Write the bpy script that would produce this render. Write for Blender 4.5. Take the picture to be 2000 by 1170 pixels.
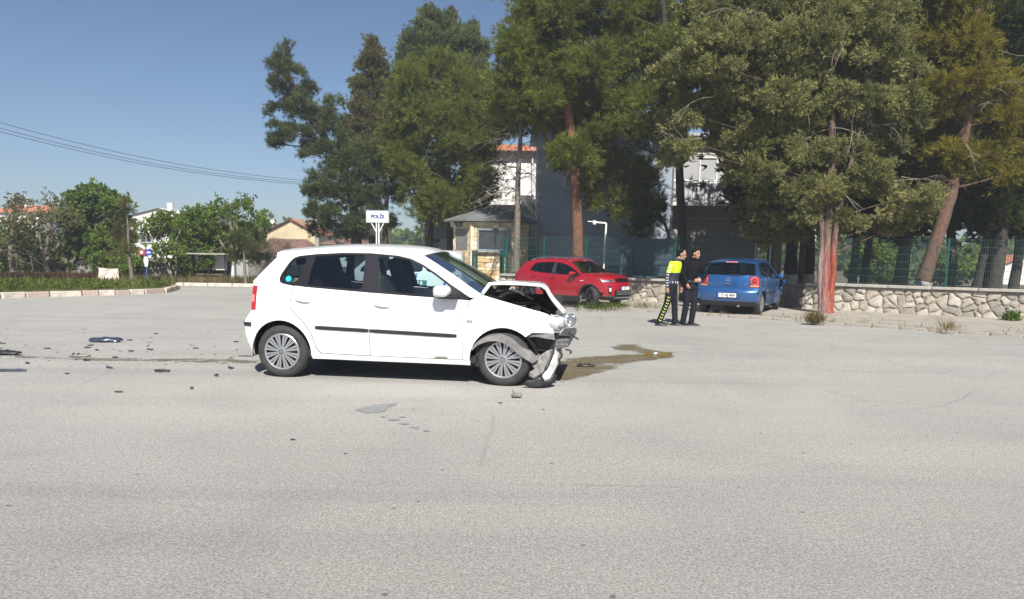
import bpy, bmesh, math, random
import numpy as np
from mathutils import Vector, Matrix, Quaternion
from mathutils.geometry import delaunay_2d_cdt

# ------------------------------------------------------------------ scene, camera, light
for o in list(bpy.data.objects):
    bpy.data.objects.remove(o)
scn = bpy.context.scene
COL = scn.collection
random.seed(7)
RNG = np.random.default_rng(11)
R = math.radians

FPX, PPX, PPY = 1500.0, 1000.0, 700.0          # focal length and principal point of the photograph, in its pixels
PITCH = math.atan((700 - 492) / 1500.0)
ROLL = R(1.0)
CAMP = Vector((0, 0, 1.4))

cd = bpy.data.cameras.new('camera')
cam = bpy.data.objects.new('camera', cd)
COL.objects.link(cam)
cam.matrix_world = Matrix.Translation(CAMP) @ Matrix.Rotation(R(90) - PITCH, 4, 'X') @ Matrix.Rotation(ROLL, 4, 'Z')
cd.sensor_fit = 'HORIZONTAL'
cd.sensor_width = 36.0
cd.lens = 36.0 * FPX / 2000.0
cd.shift_y = (PPY - 585.0) / 2000.0
cd.clip_start = 0.1
cd.clip_end = 3000
scn.camera = cam

SUN_AZ = Vector((0.13, -0.99, 0)).normalized()
SUN_EL = R(45)
w = bpy.data.worlds.new('World')
scn.world = w
w.use_nodes = True
nt = w.node_tree
sky = nt.nodes.new('ShaderNodeTexSky')
sky.sky_type = 'NISHITA'
sky.sun_disc = False
sky.sun_elevation = SUN_EL
sky.sun_rotation = math.atan2(SUN_AZ.x, SUN_AZ.y)
sky.altitude = 2000
sky.air_density = 1.0
sky.dust_density = 4.0
sky.ozone_density = 3.2
nt.links.new(sky.outputs[0], nt.nodes['Background'].inputs[0])
nt.nodes['Background'].inputs[1].default_value = 0.052

sl = bpy.data.lights.new('sun', 'SUN')
sl.energy = 3.9
sl.angle = R(0.53)
sl.color = (1.0, 0.955, 0.88)
sun = bpy.data.objects.new('sun', sl)
COL.objects.link(sun)
sdir = Vector((SUN_AZ.x * math.cos(SUN_EL), SUN_AZ.y * math.cos(SUN_EL), math.sin(SUN_EL)))
sun.rotation_euler = (-sdir).to_track_quat('-Z', 'Y').to_euler()
sun.location = (20, -30, 40)

scn.view_settings.view_transform = 'Standard'
scn.view_settings.look = 'None'
scn.view_settings.gamma = 1.0
scn.view_settings.use_curve_mapping = False
scn.view_settings.exposure = 0.92
scn.render.engine = 'CYCLES'
scn.cycles.max_bounces = 8
scn.cycles.transparent_max_bounces = 24

# ------------------------------------------------------------------ survey helpers: the ground profile and sight lines
def gz(y):
    t = min(max((y - 8.6) / 9.0, 0), 1)
    return -0.2 * (t * t * (3 - 2 * t))

def ray(px, py):
    u = (px - PPX) / FPX
    v = -(py - PPY) / FPX
    u, v = u * math.cos(ROLL) - v * math.sin(ROLL), u * math.sin(ROLL) + v * math.cos(ROLL)
    return Vector((u, math.cos(PITCH) + v * math.sin(PITCH), -math.sin(PITCH) + v * math.cos(PITCH)))

def gpt(px, py, dz=0.0):
    d = ray(px, py)
    y = 10.0
    t = 1.0
    for _ in range(60):
        t = (gz(y) + dz - CAMP.z) / d.z
        y = t * d.y
    return CAMP + d * t

def at(px, py, Y):
    d = ray(px, py)
    return CAMP + d * (Y / d.y)

# ------------------------------------------------------------------ materials
MATS = {}
def mat(name, col=(0.5, 0.5, 0.5), rough=0.6, metal=0.0, var=0.0, vscale=4.0, bump=0.0, bscale=40.0, coat=0.0, spec=0.5,
        col2=None, detail=4.0, emit=None):
    if name in MATS:
        return MATS[name]
    m = bpy.data.materials.new(name)
    m.use_nodes = True
    n = m.node_tree
    b = n.nodes['Principled BSDF']
    b.inputs['Base Color'].default_value = (*col, 1)
    b.inputs['Roughness'].default_value = rough
    b.inputs['Metallic'].default_value = metal
    b.inputs['Coat Weight'].default_value = coat
    b.inputs['Coat Roughness'].default_value = 0.04
    b.inputs['Specular IOR Level'].default_value = spec
    tc = None
    if var > 0 or col2 is not None or bump > 0:
        tc = n.nodes.new('ShaderNodeTexCoord')
    if var > 0 or col2 is not None:
        nz = n.nodes.new('ShaderNodeTexNoise')
        nz.inputs['Scale'].default_value = vscale
        nz.inputs['Detail'].default_value = detail
        nz.inputs['Roughness'].default_value = 0.65
        n.links.new(tc.outputs['Object'], nz.inputs['Vector'])
        cr = n.nodes.new('ShaderNodeValToRGB')
        cr.color_ramp.elements[0].position = 0.32
        cr.color_ramp.elements[1].position = 0.68
        if col2 is None:
            lo = tuple(max(c * (1 - var), 0) for c in col)
            hi = tuple(min(c * (1 + var), 1) for c in col)
        else:
            lo, hi = col, col2
        cr.color_ramp.elements[0].color = (*lo, 1)
        cr.color_ramp.elements[1].color = (*hi, 1)
        n.links.new(nz.outputs['Fac'], cr.inputs['Fac'])
        n.links.new(cr.outputs['Color'], b.inputs['Base Color'])
    if bump > 0:
        nb = n.nodes.new('ShaderNodeTexNoise')
        nb.inputs['Scale'].default_value = bscale
        nb.inputs['Detail'].default_value = 5
        n.links.new(tc.outputs['Object'], nb.inputs['Vector'])
        bp = n.nodes.new('ShaderNodeBump')
        bp.inputs['Strength'].default_value = bump
        bp.inputs['Distance'].default_value = 0.02
        n.links.new(nb.outputs['Fac'], bp.inputs['Height'])
        n.links.new(bp.outputs['Normal'], b.inputs['Normal'])
    if emit:
        b.inputs['Emission Color'].default_value = (*emit, 1)
    MATS[name] = m
    return m

def glass_mat(name, tint, gloss=0.06, rough=0.02):
    """thin pane: tinted see-through with a fresnel mirror coat"""
    m = bpy.data.materials.new(name)
    m.use_nodes = True
    n = m.node_tree
    n.nodes.remove(n.nodes['Principled BSDF'])
    out = n.nodes['Material Output']
    tr = n.nodes.new('ShaderNodeBsdfTransparent')
    tr.inputs[0].default_value = (*tint, 1)
    gl = n.nodes.new('ShaderNodeBsdfGlossy')
    gl.inputs['Roughness'].default_value = rough
    gl.inputs['Color'].default_value = (0.9, 0.95, 1, 1)
    lw = n.nodes.new('ShaderNodeLayerWeight')
    lw.inputs[0].default_value = 0.25
    ma = n.nodes.new('ShaderNodeMath')
    ma.operation = 'MULTIPLY_ADD'
    ma.inputs[1].default_value = 0.6
    ma.inputs[2].default_value = gloss
    n.links.new(lw.outputs['Fresnel'], ma.inputs[0])
    mx = n.nodes.new('ShaderNodeMixShader')
    n.links.new(ma.outputs[0], mx.inputs[0])
    n.links.new(tr.outputs[0], mx.inputs[1])
    n.links.new(gl.outputs[0], mx.inputs[2])
    n.links.new(mx.outputs[0], out.inputs[0])
    MATS[name] = m
    return m

def foliage_mat(name, dark, light, transl=0.25):
    """leaves: the per-clump tone attribute picks between two leaf colours"""
    m = bpy.data.materials.new(name)
    m.use_nodes = True
    n = m.node_tree
    n.nodes.remove(n.nodes['Principled BSDF'])
    out = n.nodes['Material Output']
    a = n.nodes.new('ShaderNodeAttribute')
    a.attribute_name = 'tone'
    mx = n.nodes.new('ShaderNodeMix')
    mx.data_type = 'RGBA'
    mx.inputs[6].default_value = (*dark, 1)
    mx.inputs[7].default_value = (*light, 1)
    n.links.new(a.outputs['Fac'], mx.inputs[0])
    d = n.nodes.new('ShaderNodeBsdfDiffuse')
    t = n.nodes.new('ShaderNodeBsdfTranslucent')
    n.links.new(mx.outputs[2], d.inputs[0])
    n.links.new(mx.outputs[2], t.inputs[0])
    s = n.nodes.new('ShaderNodeMixShader')
    s.inputs[0].default_value = transl
    n.links.new(d.outputs[0], s.inputs[1])
    n.links.new(t.outputs[0], s.inputs[2])
    n.links.new(s.outputs[0], out.inputs[0])
    MATS[name] = m
    return m

# ------------------------------------------------------------------ object helpers
def tag(o, label=None, cat=None, group=None, kind=None):
    if label: o['label'] = label
    if cat: o['category'] = cat
    if group: o['group'] = group
    if kind: o['kind'] = kind
    return o

def thing(name, label, cat, loc=(0, 0, 0), rz=0.0, group=None):
    o = bpy.data.objects.new(name, None)
    o.empty_display_size = 0.1
    COL.objects.link(o)
    o.location = loc
    o.rotation_euler = (0, 0, rz)
    return tag(o, label, cat, group)

def link(name, me, m, parent=None, smooth=None):
    if m is not None and len(me.materials) == 0:
        me.materials.append(m if not isinstance(m, str) else MATS[m])
    if smooth is not None:
        me.polygons.foreach_set('use_smooth', [True] * len(me.polygons))
        if smooth < 180:
            me.set_sharp_from_angle(angle=R(smooth))
    o = bpy.data.objects.new(name, me)
    COL.objects.link(o)
    if parent is not None:
        o.parent = parent
    return o

def copy_tree(o, parent=None):
    c = o.copy()
    COL.objects.link(c)
    c.parent = parent
    for ch in list(o.children):
        copy_tree(ch, c)
    return c

class MB:
    def __init__(self):
        self.v = []
        self.f = []
    def add(self, vs, fs):
        k = len(self.v)
        self.v += [tuple(p) for p in vs]
        self.f += [tuple(i + k for i in f) for f in fs]
        return self
    def box(self, c, s, M=None, taper=1.0):
        hx, hy, hz = s[0] / 2, s[1] / 2, s[2] / 2
        vs = []
        for z in (-hz, hz):
            k = taper if z > 0 else 1.0
            vs += [Vector((-hx * k, -hy * k, z)), Vector((hx * k, -hy * k, z)), Vector((hx * k, hy * k, z)), Vector((-hx * k, hy * k, z))]
        if M is not None:
            vs = [M @ p for p in vs]
        vs = [p + Vector(c) for p in vs]
        return self.add(vs, [(3, 2, 1, 0), (4, 5, 6, 7), (0, 1, 5, 4), (1, 2, 6, 5), (2, 3, 7, 6), (3, 0, 4, 7)])
    def tube(self, pts, rad, n=8, cap=True, jit=0.0, squash=None):
        pts = [Vector(p) for p in pts]
        if not hasattr(rad, '__len__'):
            rad = [rad] * len(pts)
        rings = []
        up = Vector((0, 0, 1))
        t0 = (pts[1] - pts[0]).normalized()
        a = t0.cross(up)
        if a.length < 0.1:
            a = t0.cross(Vector((1, 0, 0)))
        a.normalize()
        for i, p in enumerate(pts):
            t = (pts[min(i + 1, len(pts) - 1)] - pts[max(i - 1, 0)])
            t = t.normalized() if t.length > 1e-9 else t0
            a = (a - t * a.dot(t))
            a.normalize()
            b = t.cross(a)
            ring = []
            for k in range(n):
                th = 2 * math.pi * k / n
                r = rad[i] * (1 + (random.uniform(-jit, jit) if jit else 0))
                if squash is None:
                    ring.append(p + a * (math.cos(th) * r) + b * (math.sin(th) * r))
                else:
                    ring.append(p + a * (math.cos(th) * r * squash[0]) + b * (math.sin(th) * r * squash[1]))
            rings.append(ring)
        vs = [q for r_ in rings for q in r_]
        fs = []
        for i in range(len(rings) - 1):
            for k in range(n):
                k2 = (k + 1) % n
                fs.append((i * n + k, i * n + k2, (i + 1) * n + k2, (i + 1) * n + k))
        if cap:
            fs.append(tuple(reversed(range(n))))
            fs.append(tuple(range((len(rings) - 1) * n, len(rings) * n)))
        return self.add(vs, fs)
    def rings(self, rings, cap=True):
        """loft closed rings of equal length"""
        n = len(rings[0])
        vs = [q for r_ in rings for q in r_]
        fs = []
        for i in range(len(rings) - 1):
            for k in range(n):
                k2 = (k + 1) % n
                fs.append((i * n + k, i * n + k2, (i + 1) * n + k2, (i + 1) * n + k))
        if cap:
            fs.append(tuple(reversed(range(n))))
            fs.append(tuple(range((len(rings) - 1) * n, len(rings) * n)))
        return self.add(vs, fs)
    def lathe(self, prof, n=32, axis='Y', c=(0, 0, 0), close=False):
        """prof: (radius, offset along axis)"""
        vs = []
        for (r, o) in prof:
            for k in range(n):
                th = 2 * math.pi * k / n
                x, z = r * math.cos(th), r * math.sin(th)
                p = (x, o, z) if axis == 'Y' else ((o, x, z) if axis == 'X' else (x, z, o))
                vs.append((p[0] + c[0], p[1] + c[1], p[2] + c[2]))
        fs = []
        m = len(prof)
        for i in range(m - 1 if not close else m):
            j = (i + 1) % m
            for k in range(n):
                k2 = (k + 1) % n
                fs.append((i * n + k, i * n + k2, j * n + k2, j * n + k))
        return self.add(vs, fs)
    def prism(self, poly, d, M=None):
        """poly in (x,z), extruded along +y by d"""
        n = len(poly)
        vs = [Vector((x, 0, z)) for x, z in poly] + [Vector((x, d, z)) for x, z in poly]
        if M is not None:
            vs = [M @ p for p in vs]
        fs = [tuple(range(n)), tuple(reversed(range(n, 2 * n)))]
        for k in range(n):
            k2 = (k + 1) % n
            fs.append((k2, k, n + k, n + k2))
        return self.add(vs, fs)
    def grid(self, P):
        """P[i][j] of points"""
        n, m = len(P), len(P[0])
        vs = [p for row in P for p in row]
        fs = [(i * m + j, i * m + j + 1, (i + 1) * m + j + 1, (i + 1) * m + j) for i in range(n - 1) for j in range(m - 1)]
        return self.add(vs, fs)
    def build(self, name, m, parent=None, smooth=None, fix=True):
        me = bpy.data.meshes.new(name)
        me.from_pydata([tuple(p) for p in self.v], [], self.f)
        if fix:
            bm = bmesh.new()
            bm.from_mesh(me)
            bmesh.ops.recalc_face_normals(bm, faces=bm.faces)
            bm.to_mesh(me)
            bm.free()
        me.update()
        return link(name, me, m, parent, smooth)

def bevel(o, wdt=0.01, seg=2):
    md = o.modifiers.new('bevel', 'BEVEL')
    md.width = wdt
    md.segments = seg
    md.limit_method = 'ANGLE'
    md.angle_limit = R(35)
    return o

def text_mesh(s, size, name, m, parent, M, depth=0.002, bold=0.0, sx=1.0):
    cu = bpy.data.curves.new(name, 'FONT')
    cu.body = s
    cu.size = size
    cu.align_x = 'CENTER'
    cu.align_y = 'CENTER'
    cu.extrude = depth
    cu.offset = bold
    tmp = bpy.data.objects.new('tmp_text', cu)
    COL.objects.link(tmp)
    dg = bpy.context.evaluated_depsgraph_get()
    me = bpy.data.meshes.new_from_object(tmp.evaluated_get(dg))
    bpy.data.objects.remove(tmp)
    me.transform(M @ Matrix.Diagonal((sx, 1, 1, 1)))
    me.materials.clear()
    return link(name, me, m, parent)

def smooth_path(pts, k=6):
    """Catmull-Rom through points"""
    pts = [Vector(p) for p in pts]
    q = [pts[0] * 2 - pts[1]] + pts + [pts[-1] * 2 - pts[-2]]
    out = []
    for i in range(1, len(q) - 2):
        for j in range(k):
            t = j / k
            a, b, c, d = q[i - 1], q[i], q[i + 1], q[i + 2]
            out.append(0.5 * ((2 * b) + (c - a) * t + (2 * a - 5 * b + 4 * c - d) * t * t + (3 * b - a - 3 * c + d) * t ** 3))
    out.append(pts[-1])
    return out
# ------------------------------------------------------------------ common materials
def asphalt():
    m = bpy.data.materials.new('asphalt')
    m.use_nodes = True
    n = m.node_tree
    L = n.links.new
    b = n.nodes['Principled BSDF']
    b.inputs['Roughness'].default_value = 0.88
    b.inputs['Specular IOR Level'].default_value = 0.3
    tc = n.nodes.new('ShaderNodeTexCoord')
    def noise(scale, detail=4, rough=0.6, vec=None, dist=0.0):
        q = n.nodes.new('ShaderNodeTexNoise')
        q.inputs['Scale'].default_value = scale
        q.inputs['Detail'].default_value = detail
        q.inputs['Roughness'].default_value = rough
        q.inputs['Distortion'].default_value = dist
        L(vec if vec else tc.outputs['Object'], q.inputs['Vector'])
        return q.outputs['Fac']
    def ramp(fac, p0, c0, p1, c1):
        q = n.nodes.new('ShaderNodeValToRGB')
        q.color_ramp.elements[0].position = p0
        q.color_ramp.elements[1].position = p1
        q.color_ramp.elements[0].color = (*c0, 1)
        q.color_ramp.elements[1].color = (*c1, 1)
        L(fac, q.inputs['Fac'])
        return q.outputs['Color']
    def mul(a, bb, f=1.0):
        q = n.nodes.new('ShaderNodeMix')
        q.data_type = 'RGBA'
        q.blend_type = 'MULTIPLY'
        q.inputs[0].default_value = f
        L(a, q.inputs[6])
        L(bb, q.inputs[7])
        return q.outputs[2]
    base = ramp(noise(0.22, 5, 0.6), 0.3, (0.375, 0.365, 0.340), 0.7, (0.43, 0.418, 0.39))
    mp = n.nodes.new('ShaderNodeMapping')
    mp.inputs['Rotation'].default_value = (0, 0, R(8))
    mp.inputs['Scale'].default_value = (0.10, 1.3, 1)
    L(tc.outputs['Object'], mp.inputs['Vector'])
    streak = ramp(noise(1.0, 5, 0.6, mp.outputs[0], 0.3), 0.30, (0.84, 0.84, 0.85), 0.60, (1, 1, 1))
    grain = ramp(noise(75, 3, 0.75), 0.33, (0.50, 0.49, 0.48), 0.62, (1.22, 1.22, 1.21))
    grain2 = ramp(noise(24, 3, 0.7), 0.30, (0.80, 0.80, 0.80), 0.66, (1.10, 1.10, 1.10))
    vo = n.nodes.new('ShaderNodeTexVoronoi')
    vo.inputs['Scale'].default_value = 3.1
    vo.inputs['Randomness'].default_value = 1.0
    L(tc.outputs['Object'], vo.inputs['Vector'])
    spots = ramp(vo.outputs['Distance'], 0.035, (0.35, 0.35, 0.36), 0.06, (1, 1, 1))
    # older, coarser asphalt towards the junction mouth, plus lens vignetting painted in, uneven edge
    sy = n.nodes.new('ShaderNodeSeparateXYZ')
    L(tc.outputs['Object'], sy.inputs[0])
    ad = n.nodes.new('ShaderNodeMath')
    ad.operation = 'MULTIPLY_ADD'
    ad.inputs[1].default_value = 3.0
    L(noise(0.35, 4, 0.6), ad.inputs[0])
    L(sy.outputs['Y'], ad.inputs[2])
    old_vignette = ramp(ad.outputs[0], 0.0, (0.80, 0.80, 0.80), 1.0, (1, 1, 1))
    mr = n.nodes.new('ShaderNodeMapRange')
    mr.inputs[1].default_value = 4.6
    mr.inputs[2].default_value = 8.2
    L(ad.outputs[0], mr.inputs[0])
    for l_ in list(n.links):
        if l_.to_node.type == 'VALTORGB' and l_.from_node == ad:
            n.links.remove(l_)
    L(mr.outputs[0], old_vignette.node.inputs['Fac'])
    patch = ramp(noise(0.55, 6, 0.62, None, 0.8), 0.36, (0.86, 0.86, 0.87), 0.56, (1.03, 1.03, 1.03))
    mp2 = n.nodes.new('ShaderNodeMapping')
    mp2.inputs['Rotation'].default_value = (0, 0, R(-27))
    mp2.inputs['Scale'].default_value = (0.05, 2.2, 1)
    L(tc.outputs['Object'], mp2.inputs['Vector'])
    tyre = ramp(noise(1.0, 3, 0.5, mp2.outputs[0], 0.15), 0.28, (0.86, 0.86, 0.87), 0.44, (1, 1, 1))
    # hairline cracks that come and go
    wv = n.nodes.new('ShaderNodeMix')
    wv.data_type = 'VECTOR'
    wv.inputs[0].default_value = .10
    L(tc.outputs['Object'], wv.inputs[4])
    nv = n.nodes.new('ShaderNodeTexNoise')
    nv.inputs['Scale'].default_value = 1.4
    nv.inputs['Detail'].default_value = 6
    L(tc.outputs['Object'], nv.inputs['Vector'])
    L(nv.outputs['Color'], wv.inputs[5])
    vc = n.nodes.new('ShaderNodeTexVoronoi')
    vc.feature = 'DISTANCE_TO_EDGE'
    vc.inputs['Scale'].default_value = .42
    L(wv.outputs[1], vc.inputs['Vector'])
    line = ramp(vc.outputs['Distance'], .0015, (0.74, 0.74, 0.74), .006, (1, 1, 1))
    msk = n.nodes.new('ShaderNodeMapRange')
    msk.inputs[1].default_value = .50
    msk.inputs[2].default_value = .62
    L(noise(0.3, 3, 0.6), msk.inputs[0])
    ck = n.nodes.new('ShaderNodeMix')
    ck.data_type = 'RGBA'
    ck.blend_type = 'MULTIPLY'
    c = mul(base, streak, 0.55)
    c = mul(c, old_vignette)
    c = mul(c, patch, 0.5)
    c = mul(c, tyre, 0.55)
    L(msk.outputs[0], ck.inputs[0])
    L(c, ck.inputs[6])
    L(line, ck.inputs[7])
    c = ck.outputs[2]
    c = mul(c, grain)
    c = mul(c, grain2, 0.8)
    c = mul(c, spots, 0.8)
    L(c, b.inputs['Base Color'])
    bp = n.nodes.new('ShaderNodeBump')
    bp.inputs['Strength'].default_value = 0.35
    bp.inputs['Distance'].default_value = 0.006
    L(noise(90, 4, 0.7), bp.inputs['Height'])
    L(bp.outputs['Normal'], b.inputs['Normal'])
    MATS['asphalt'] = m

asphalt()
mat('earth', (0.16, 0.125, 0.085), 0.95, col2=(0.075, 0.085, 0.035), vscale=0.6, bump=0.6, bscale=8)
mat('concrete', (0.335, 0.305, 0.262), 0.9, var=0.22, vscale=2.5, bump=0.4, bscale=60, detail=8)
mat('coping', (0.36, 0.34, 0.30), 0.9, var=0.25, vscale=5, bump=0.4, bscale=50, detail=8)
mat('kerb_white', (0.52, 0.47, 0.40), 0.85, var=0.35, vscale=7, bump=0.5, bscale=40, detail=8)
mat('kerb_red', (0.38, 0.29, 0.25), 0.85, col2=(0.46, 0.38, 0.32), vscale=8, bump=0.5, bscale=40, detail=8)
mat('stone', (0.37, 0.33, 0.27), 0.9, var=0.30, vscale=6, bump=1.0, bscale=14, detail=8)
mat('stone_pale', (0.46, 0.42, 0.36), 0.9, var=0.28, vscale=7, bump=1.0, bscale=16, detail=8)
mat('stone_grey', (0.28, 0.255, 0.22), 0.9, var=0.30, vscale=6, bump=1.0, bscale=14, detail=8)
mat('mortar', (0.33, 0.295, 0.24), 0.95, var=0.30, vscale=9, bump=0.9, bscale=25, detail=8)
mat('fence_green', (0.007, 0.062, 0.055), 0.45)
mat('wire_green', (0.03, 0.075, 0.072), 0.5)
mat('white_paint', (0.75, 0.75, 0.73), 0.5, var=0.08, vscale=3)
mat('black_plastic', (0.018, 0.018, 0.02), 0.5, var=0.3, vscale=8)
mat('dark_trim', (0.010, 0.010, 0.015), 0.4, spec=.3)
mat('rubber', (0.035, 0.034, 0.034), 0.8, var=0.35, vscale=9, bump=0.3, bscale=80)
mat('silver', (0.47, 0.48, 0.50), 0.32, metal=0.75)
mat('chrome', (0.8, 0.8, 0.82), 0.12, metal=1.0)
mat('seat_cloth', (0.022, 0.024, 0.028), 0.9)

# ------------------------------------------------------------------ ground, road, pavements
def sheet(name, poly, z, m, thick=0.0, kind='structure', follow=False):
    """flat polygon with an optional skirt"""
    mb = MB()
    P = [Vector((p[0], p[1], (gz(p[1]) if follow else 0) + z)) for p in poly]
    n = len(P)
    vs = P[:]
    fs = [tuple(range(n))]
    if thick:
        vs += [p - Vector((0, 0, thick)) for p in P]
        fs += [(k, n + k, n + (k + 1) % n, (k + 1) % n) for k in range(n)]
    mb.add(vs, fs)
    o = mb.build(name, m)
    tag(o, kind=kind)
    return o

g = MB()
ys = [-400, -60, 0, 60, 200, 500, 1200]
xs = [-1200, -400, -100, 0, 100, 400, 1200]
g.grid([[(x, y, -0.34) for x in xs] for y in ys])
tag(g.build('ground', 'earth'), kind='structure')

g = MB()
ys = [-14, -4, 2, 6, 8.6] + [8.6 + 9.0 * i / 14 for i in range(1, 15)] + [22, 27, 33.5]
g.grid([[(x, y, gz(y)) for x in (-80, -40, -20, -10, -5, 0, 5, 10, 20, 60)] for y in ys])
tag(g.build('road', 'asphalt', smooth=180), kind='structure')

KERB = [(-2.4, 26.1), (1.46, 23.22), (4.3, 21.25), (7.07, 19.14), (10.67, 15.96), (13.4, 13.5), (18.5, 8.9)]
WALL_L = [(-0.5, 27.4), (3.77, 25.24), (5.2, 24.55)]
WALL_R = [(8.62, 22.80), (13.38, 20.07), (17.5, 17.7)]
sheet('pavement', KERB + [(25, 12), (17.5, 17.7), (13.38, 20.07), (8.62, 22.8), (8.55, 25.6), (5.0, 25.4), (3.77, 25.24), (-0.5, 27.4), (-3.2, 28.8)], -0.125, 'concrete', 0.2)
sheet('yard', [(-0.5, 27.4), (3.77, 25.24), (5.0, 25.4), (8.55, 25.6), (8.62, 22.8), (13.38, 20.07), (17.5, 17.7), (60, 0), (90, 60), (-3, 60), (-4.5, 34), (-3.0, 28.8)], -0.19, 'earth', 0.1)
# a worn kerb lip along the pavement, block by block
kb = thing('kerb', 'worn low concrete kerb edging the pavement in front of the stone wall', 'kerb', (0, 0, 0))
kb['kind'] = 'structure'
for i in range(len(KERB) - 1):
    a, b = Vector((*KERB[i], 0)), Vector((*KERB[i + 1], 0))
    d = (b - a)
    n = max(1, int(d.length / 0.55))
    ang = math.atan2(d.y, d.x)
    for k in range(n):
        p = a + d * ((k + 0.5) / n)
        q = MB()
        q.box((0, 0, 0), (d.length / n * random.uniform(0.93, 0.985), 0.13, 0.2), None, 0.97)
        o = bevel(q.build('kerb_stone', 'concrete', kb), 0.02, 2)
        o.location = (p.x - 0.045 * math.sin(-ang), p.y - 0.045, gz(p.y) + random.uniform(-0.045, -0.02))
        o.rotation_euler = (random.uniform(-0.06, 0.06), random.uniform(-0.02, 0.02), ang + random.uniform(-0.03, 0.03))

# traffic island on the left with its red and white kerb
ISL = [(-27, 9.5), (-19.5, 17.3)] + [tuple(gpt(*p)[:2]) for p in ((0, 583), (48, 581), (96, 579.5), (160, 578), (224, 576.5), (280, 574.5), (320, 572.3), (333, 569))]
isl_back = [(-12.6, 28.9), (-14.2, 29.9), (-18, 30.3), (-30, 30.5), (-60, 30.5), (-60, 9.5)]
sheet('island_verge', ISL + isl_back, -0.055, 'earth', 0.3)
ik = thing('island_kerb', 'low kerb of alternating faded red and white blocks round the island', 'kerb', (0, 0, 0))
ik['kind'] = 'structure'
path = ISL[1:] + isl_back[:2]
cnt = 0
for i in range(len(path) - 1):
    a, b = Vector((*path[i], 0)), Vector((*path[i + 1], 0))
    d = b - a
    n = max(1, round(d.length / 0.62))
    ang = math.atan2(d.y, d.x)
    for k in range(n):
        p = a + d * ((k + 0.5) / n)
        q = MB()
        q.box((0, 0, 0), (d.length / n * 0.975, 0.20, 0.30), None, 0.95)
        o = bevel(q.build('kerb_stone', 'kerb_white' if cnt % 2 else 'kerb_red', ik), 0.025, 2)
        o.location = (p.x, p.y, gz(p.y) + 0.01 + random.uniform(-0.012, 0.012))
        o.rotation_euler = (random.uniform(-.03, .03), random.uniform(-.01, .01), ang + random.uniform(-0.02, 0.02))
        cnt += 1
# far side of the side road
sheet('far_verge', [(-60, 31.6), (-14, 31.75), (-11, 31.9), (-4.6, 31.4), (-4.6, 34), (-2, 62), (-120, 62)], -0.10, 'earth', 0.25)
fk = thing('far_kerb', 'pale concrete kerb along the far side of the side road', 'kerb', (0, 0, 0))
fk['kind'] = 'structure'
for k in range(38):
    q = MB()
    q.box((0, 0, 0), (0.97, 0.16, 0.24))
    o = bevel(q.build('kerb_stone', 'kerb_white', fk), 0.02, 1)
    o.location = (-42 + k * 1.0, 31.55, -0.19 + random.uniform(-0.01, 0.01))
# ------------------------------------------------------------------ vehicles
def paint(name, col, rough=0.28, dirt=0.0):
    m = mat(name, col, rough, coat=0.7, spec=0.5)
    if dirt:
        n = m.node_tree
        b = n.nodes['Principled BSDF']
        tc = n.nodes.new('ShaderNodeTexCoord')
        nz = n.nodes.new('ShaderNodeTexNoise')
        nz.inputs['Scale'].default_value = 3
        nz.inputs['Detail'].default_value = 8
        sx = n.nodes.new('ShaderNodeSeparateXYZ')
        n.links.new(tc.outputs['Object'], nz.inputs['Vector'])
        n.links.new(tc.outputs['Object'], sx.inputs[0])
        mr = n.nodes.new('ShaderNodeMapRange')           # road dust sits on the lower body
        mr.inputs[1].default_value = 0.15
        mr.inputs[2].default_value = 0.75
        mr.inputs[3].default_value = dirt
        mr.inputs[4].default_value = 0.0
        n.links.new(sx.outputs['Z'], mr.inputs[0])
        mm = n.nodes.new('ShaderNodeMath')
        mm.operation = 'MULTIPLY'
        n.links.new(mr.outputs[0], mm.inputs[0])
        n.links.new(nz.outputs['Fac'], mm.inputs[1])
        mx = n.nodes.new('ShaderNodeMix')
        mx.data_type = 'RGBA'
        mx.inputs[6].default_value = (*col, 1)
        mx.inputs[7].default_value = (0.30, 0.26, 0.21, 1)
        n.links.new(mm.outputs[0], mx.inputs[0])
        n.links.new(mx.outputs[2], b.inputs['Base Color'])
    return m

paint('paint_white', (0.80, 0.80, 0.79), 0.3, 0.35)
paint('paint_blue', (0.018, 0.098, 0.28), 0.28, 0.25)
paint('paint_red', (0.33, 0.006, 0.018), 0.28, 0.15)
paint('paint_van', (0.80, 0.80, 0.80), 0.3)
MATS['paint_blue'].node_tree.nodes['Principled BSDF'].inputs['Metallic'].default_value = 0.35
MATS['paint_red'].node_tree.nodes['Principled BSDF'].inputs['Metallic'].default_value = 0.1
glass_mat('glass_side', (0.68, 0.80, 0.80), 0.05)
glass_mat('glass_dark', (0.42, 0.50, 0.53), 0.06)
glass_mat('glass_screen', (0.62, 0.73, 0.70), 0.07)
glass_mat('lens_clear', (0.92, 0.93, 0.93), 0.12, 0.05)
mat('lamp_red', (0.42, 0.012, 0.02), 0.15, coat=0.8)
mat('lamp_red_dark', (0.20, 0.006, 0.012), 0.15, coat=0.8)
mat('lamp_pink', (0.62, 0.22, 0.22), 0.2, coat=0.8)
mat('lamp_amber', (0.62, 0.25, 0.10), 0.2, coat=0.8)
mat('lamp_bowl', (0.72, 0.73, 0.74), 0.18, metal=0.85)
mat('plate_white', (0.78, 0.78, 0.77), 0.5)
mat('plate_blue', (0.02, 0.05, 0.38), 0.5)
mat('plate_ink', (0.015, 0.015, 0.018), 0.6)
mat('sticker_cyan', (0.02, 0.42, 0.58), 0.4)
mat('grey_plastic', (0.20, 0.195, 0.19), 0.6, var=0.3, vscale=8, bump=0.2, bscale=30)
mat('scuffed_plastic', (0.27, 0.26, 0.245), 0.65, col2=(0.10, 0.10, 0.10), vscale=6, bump=.4, bscale=25)
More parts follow.
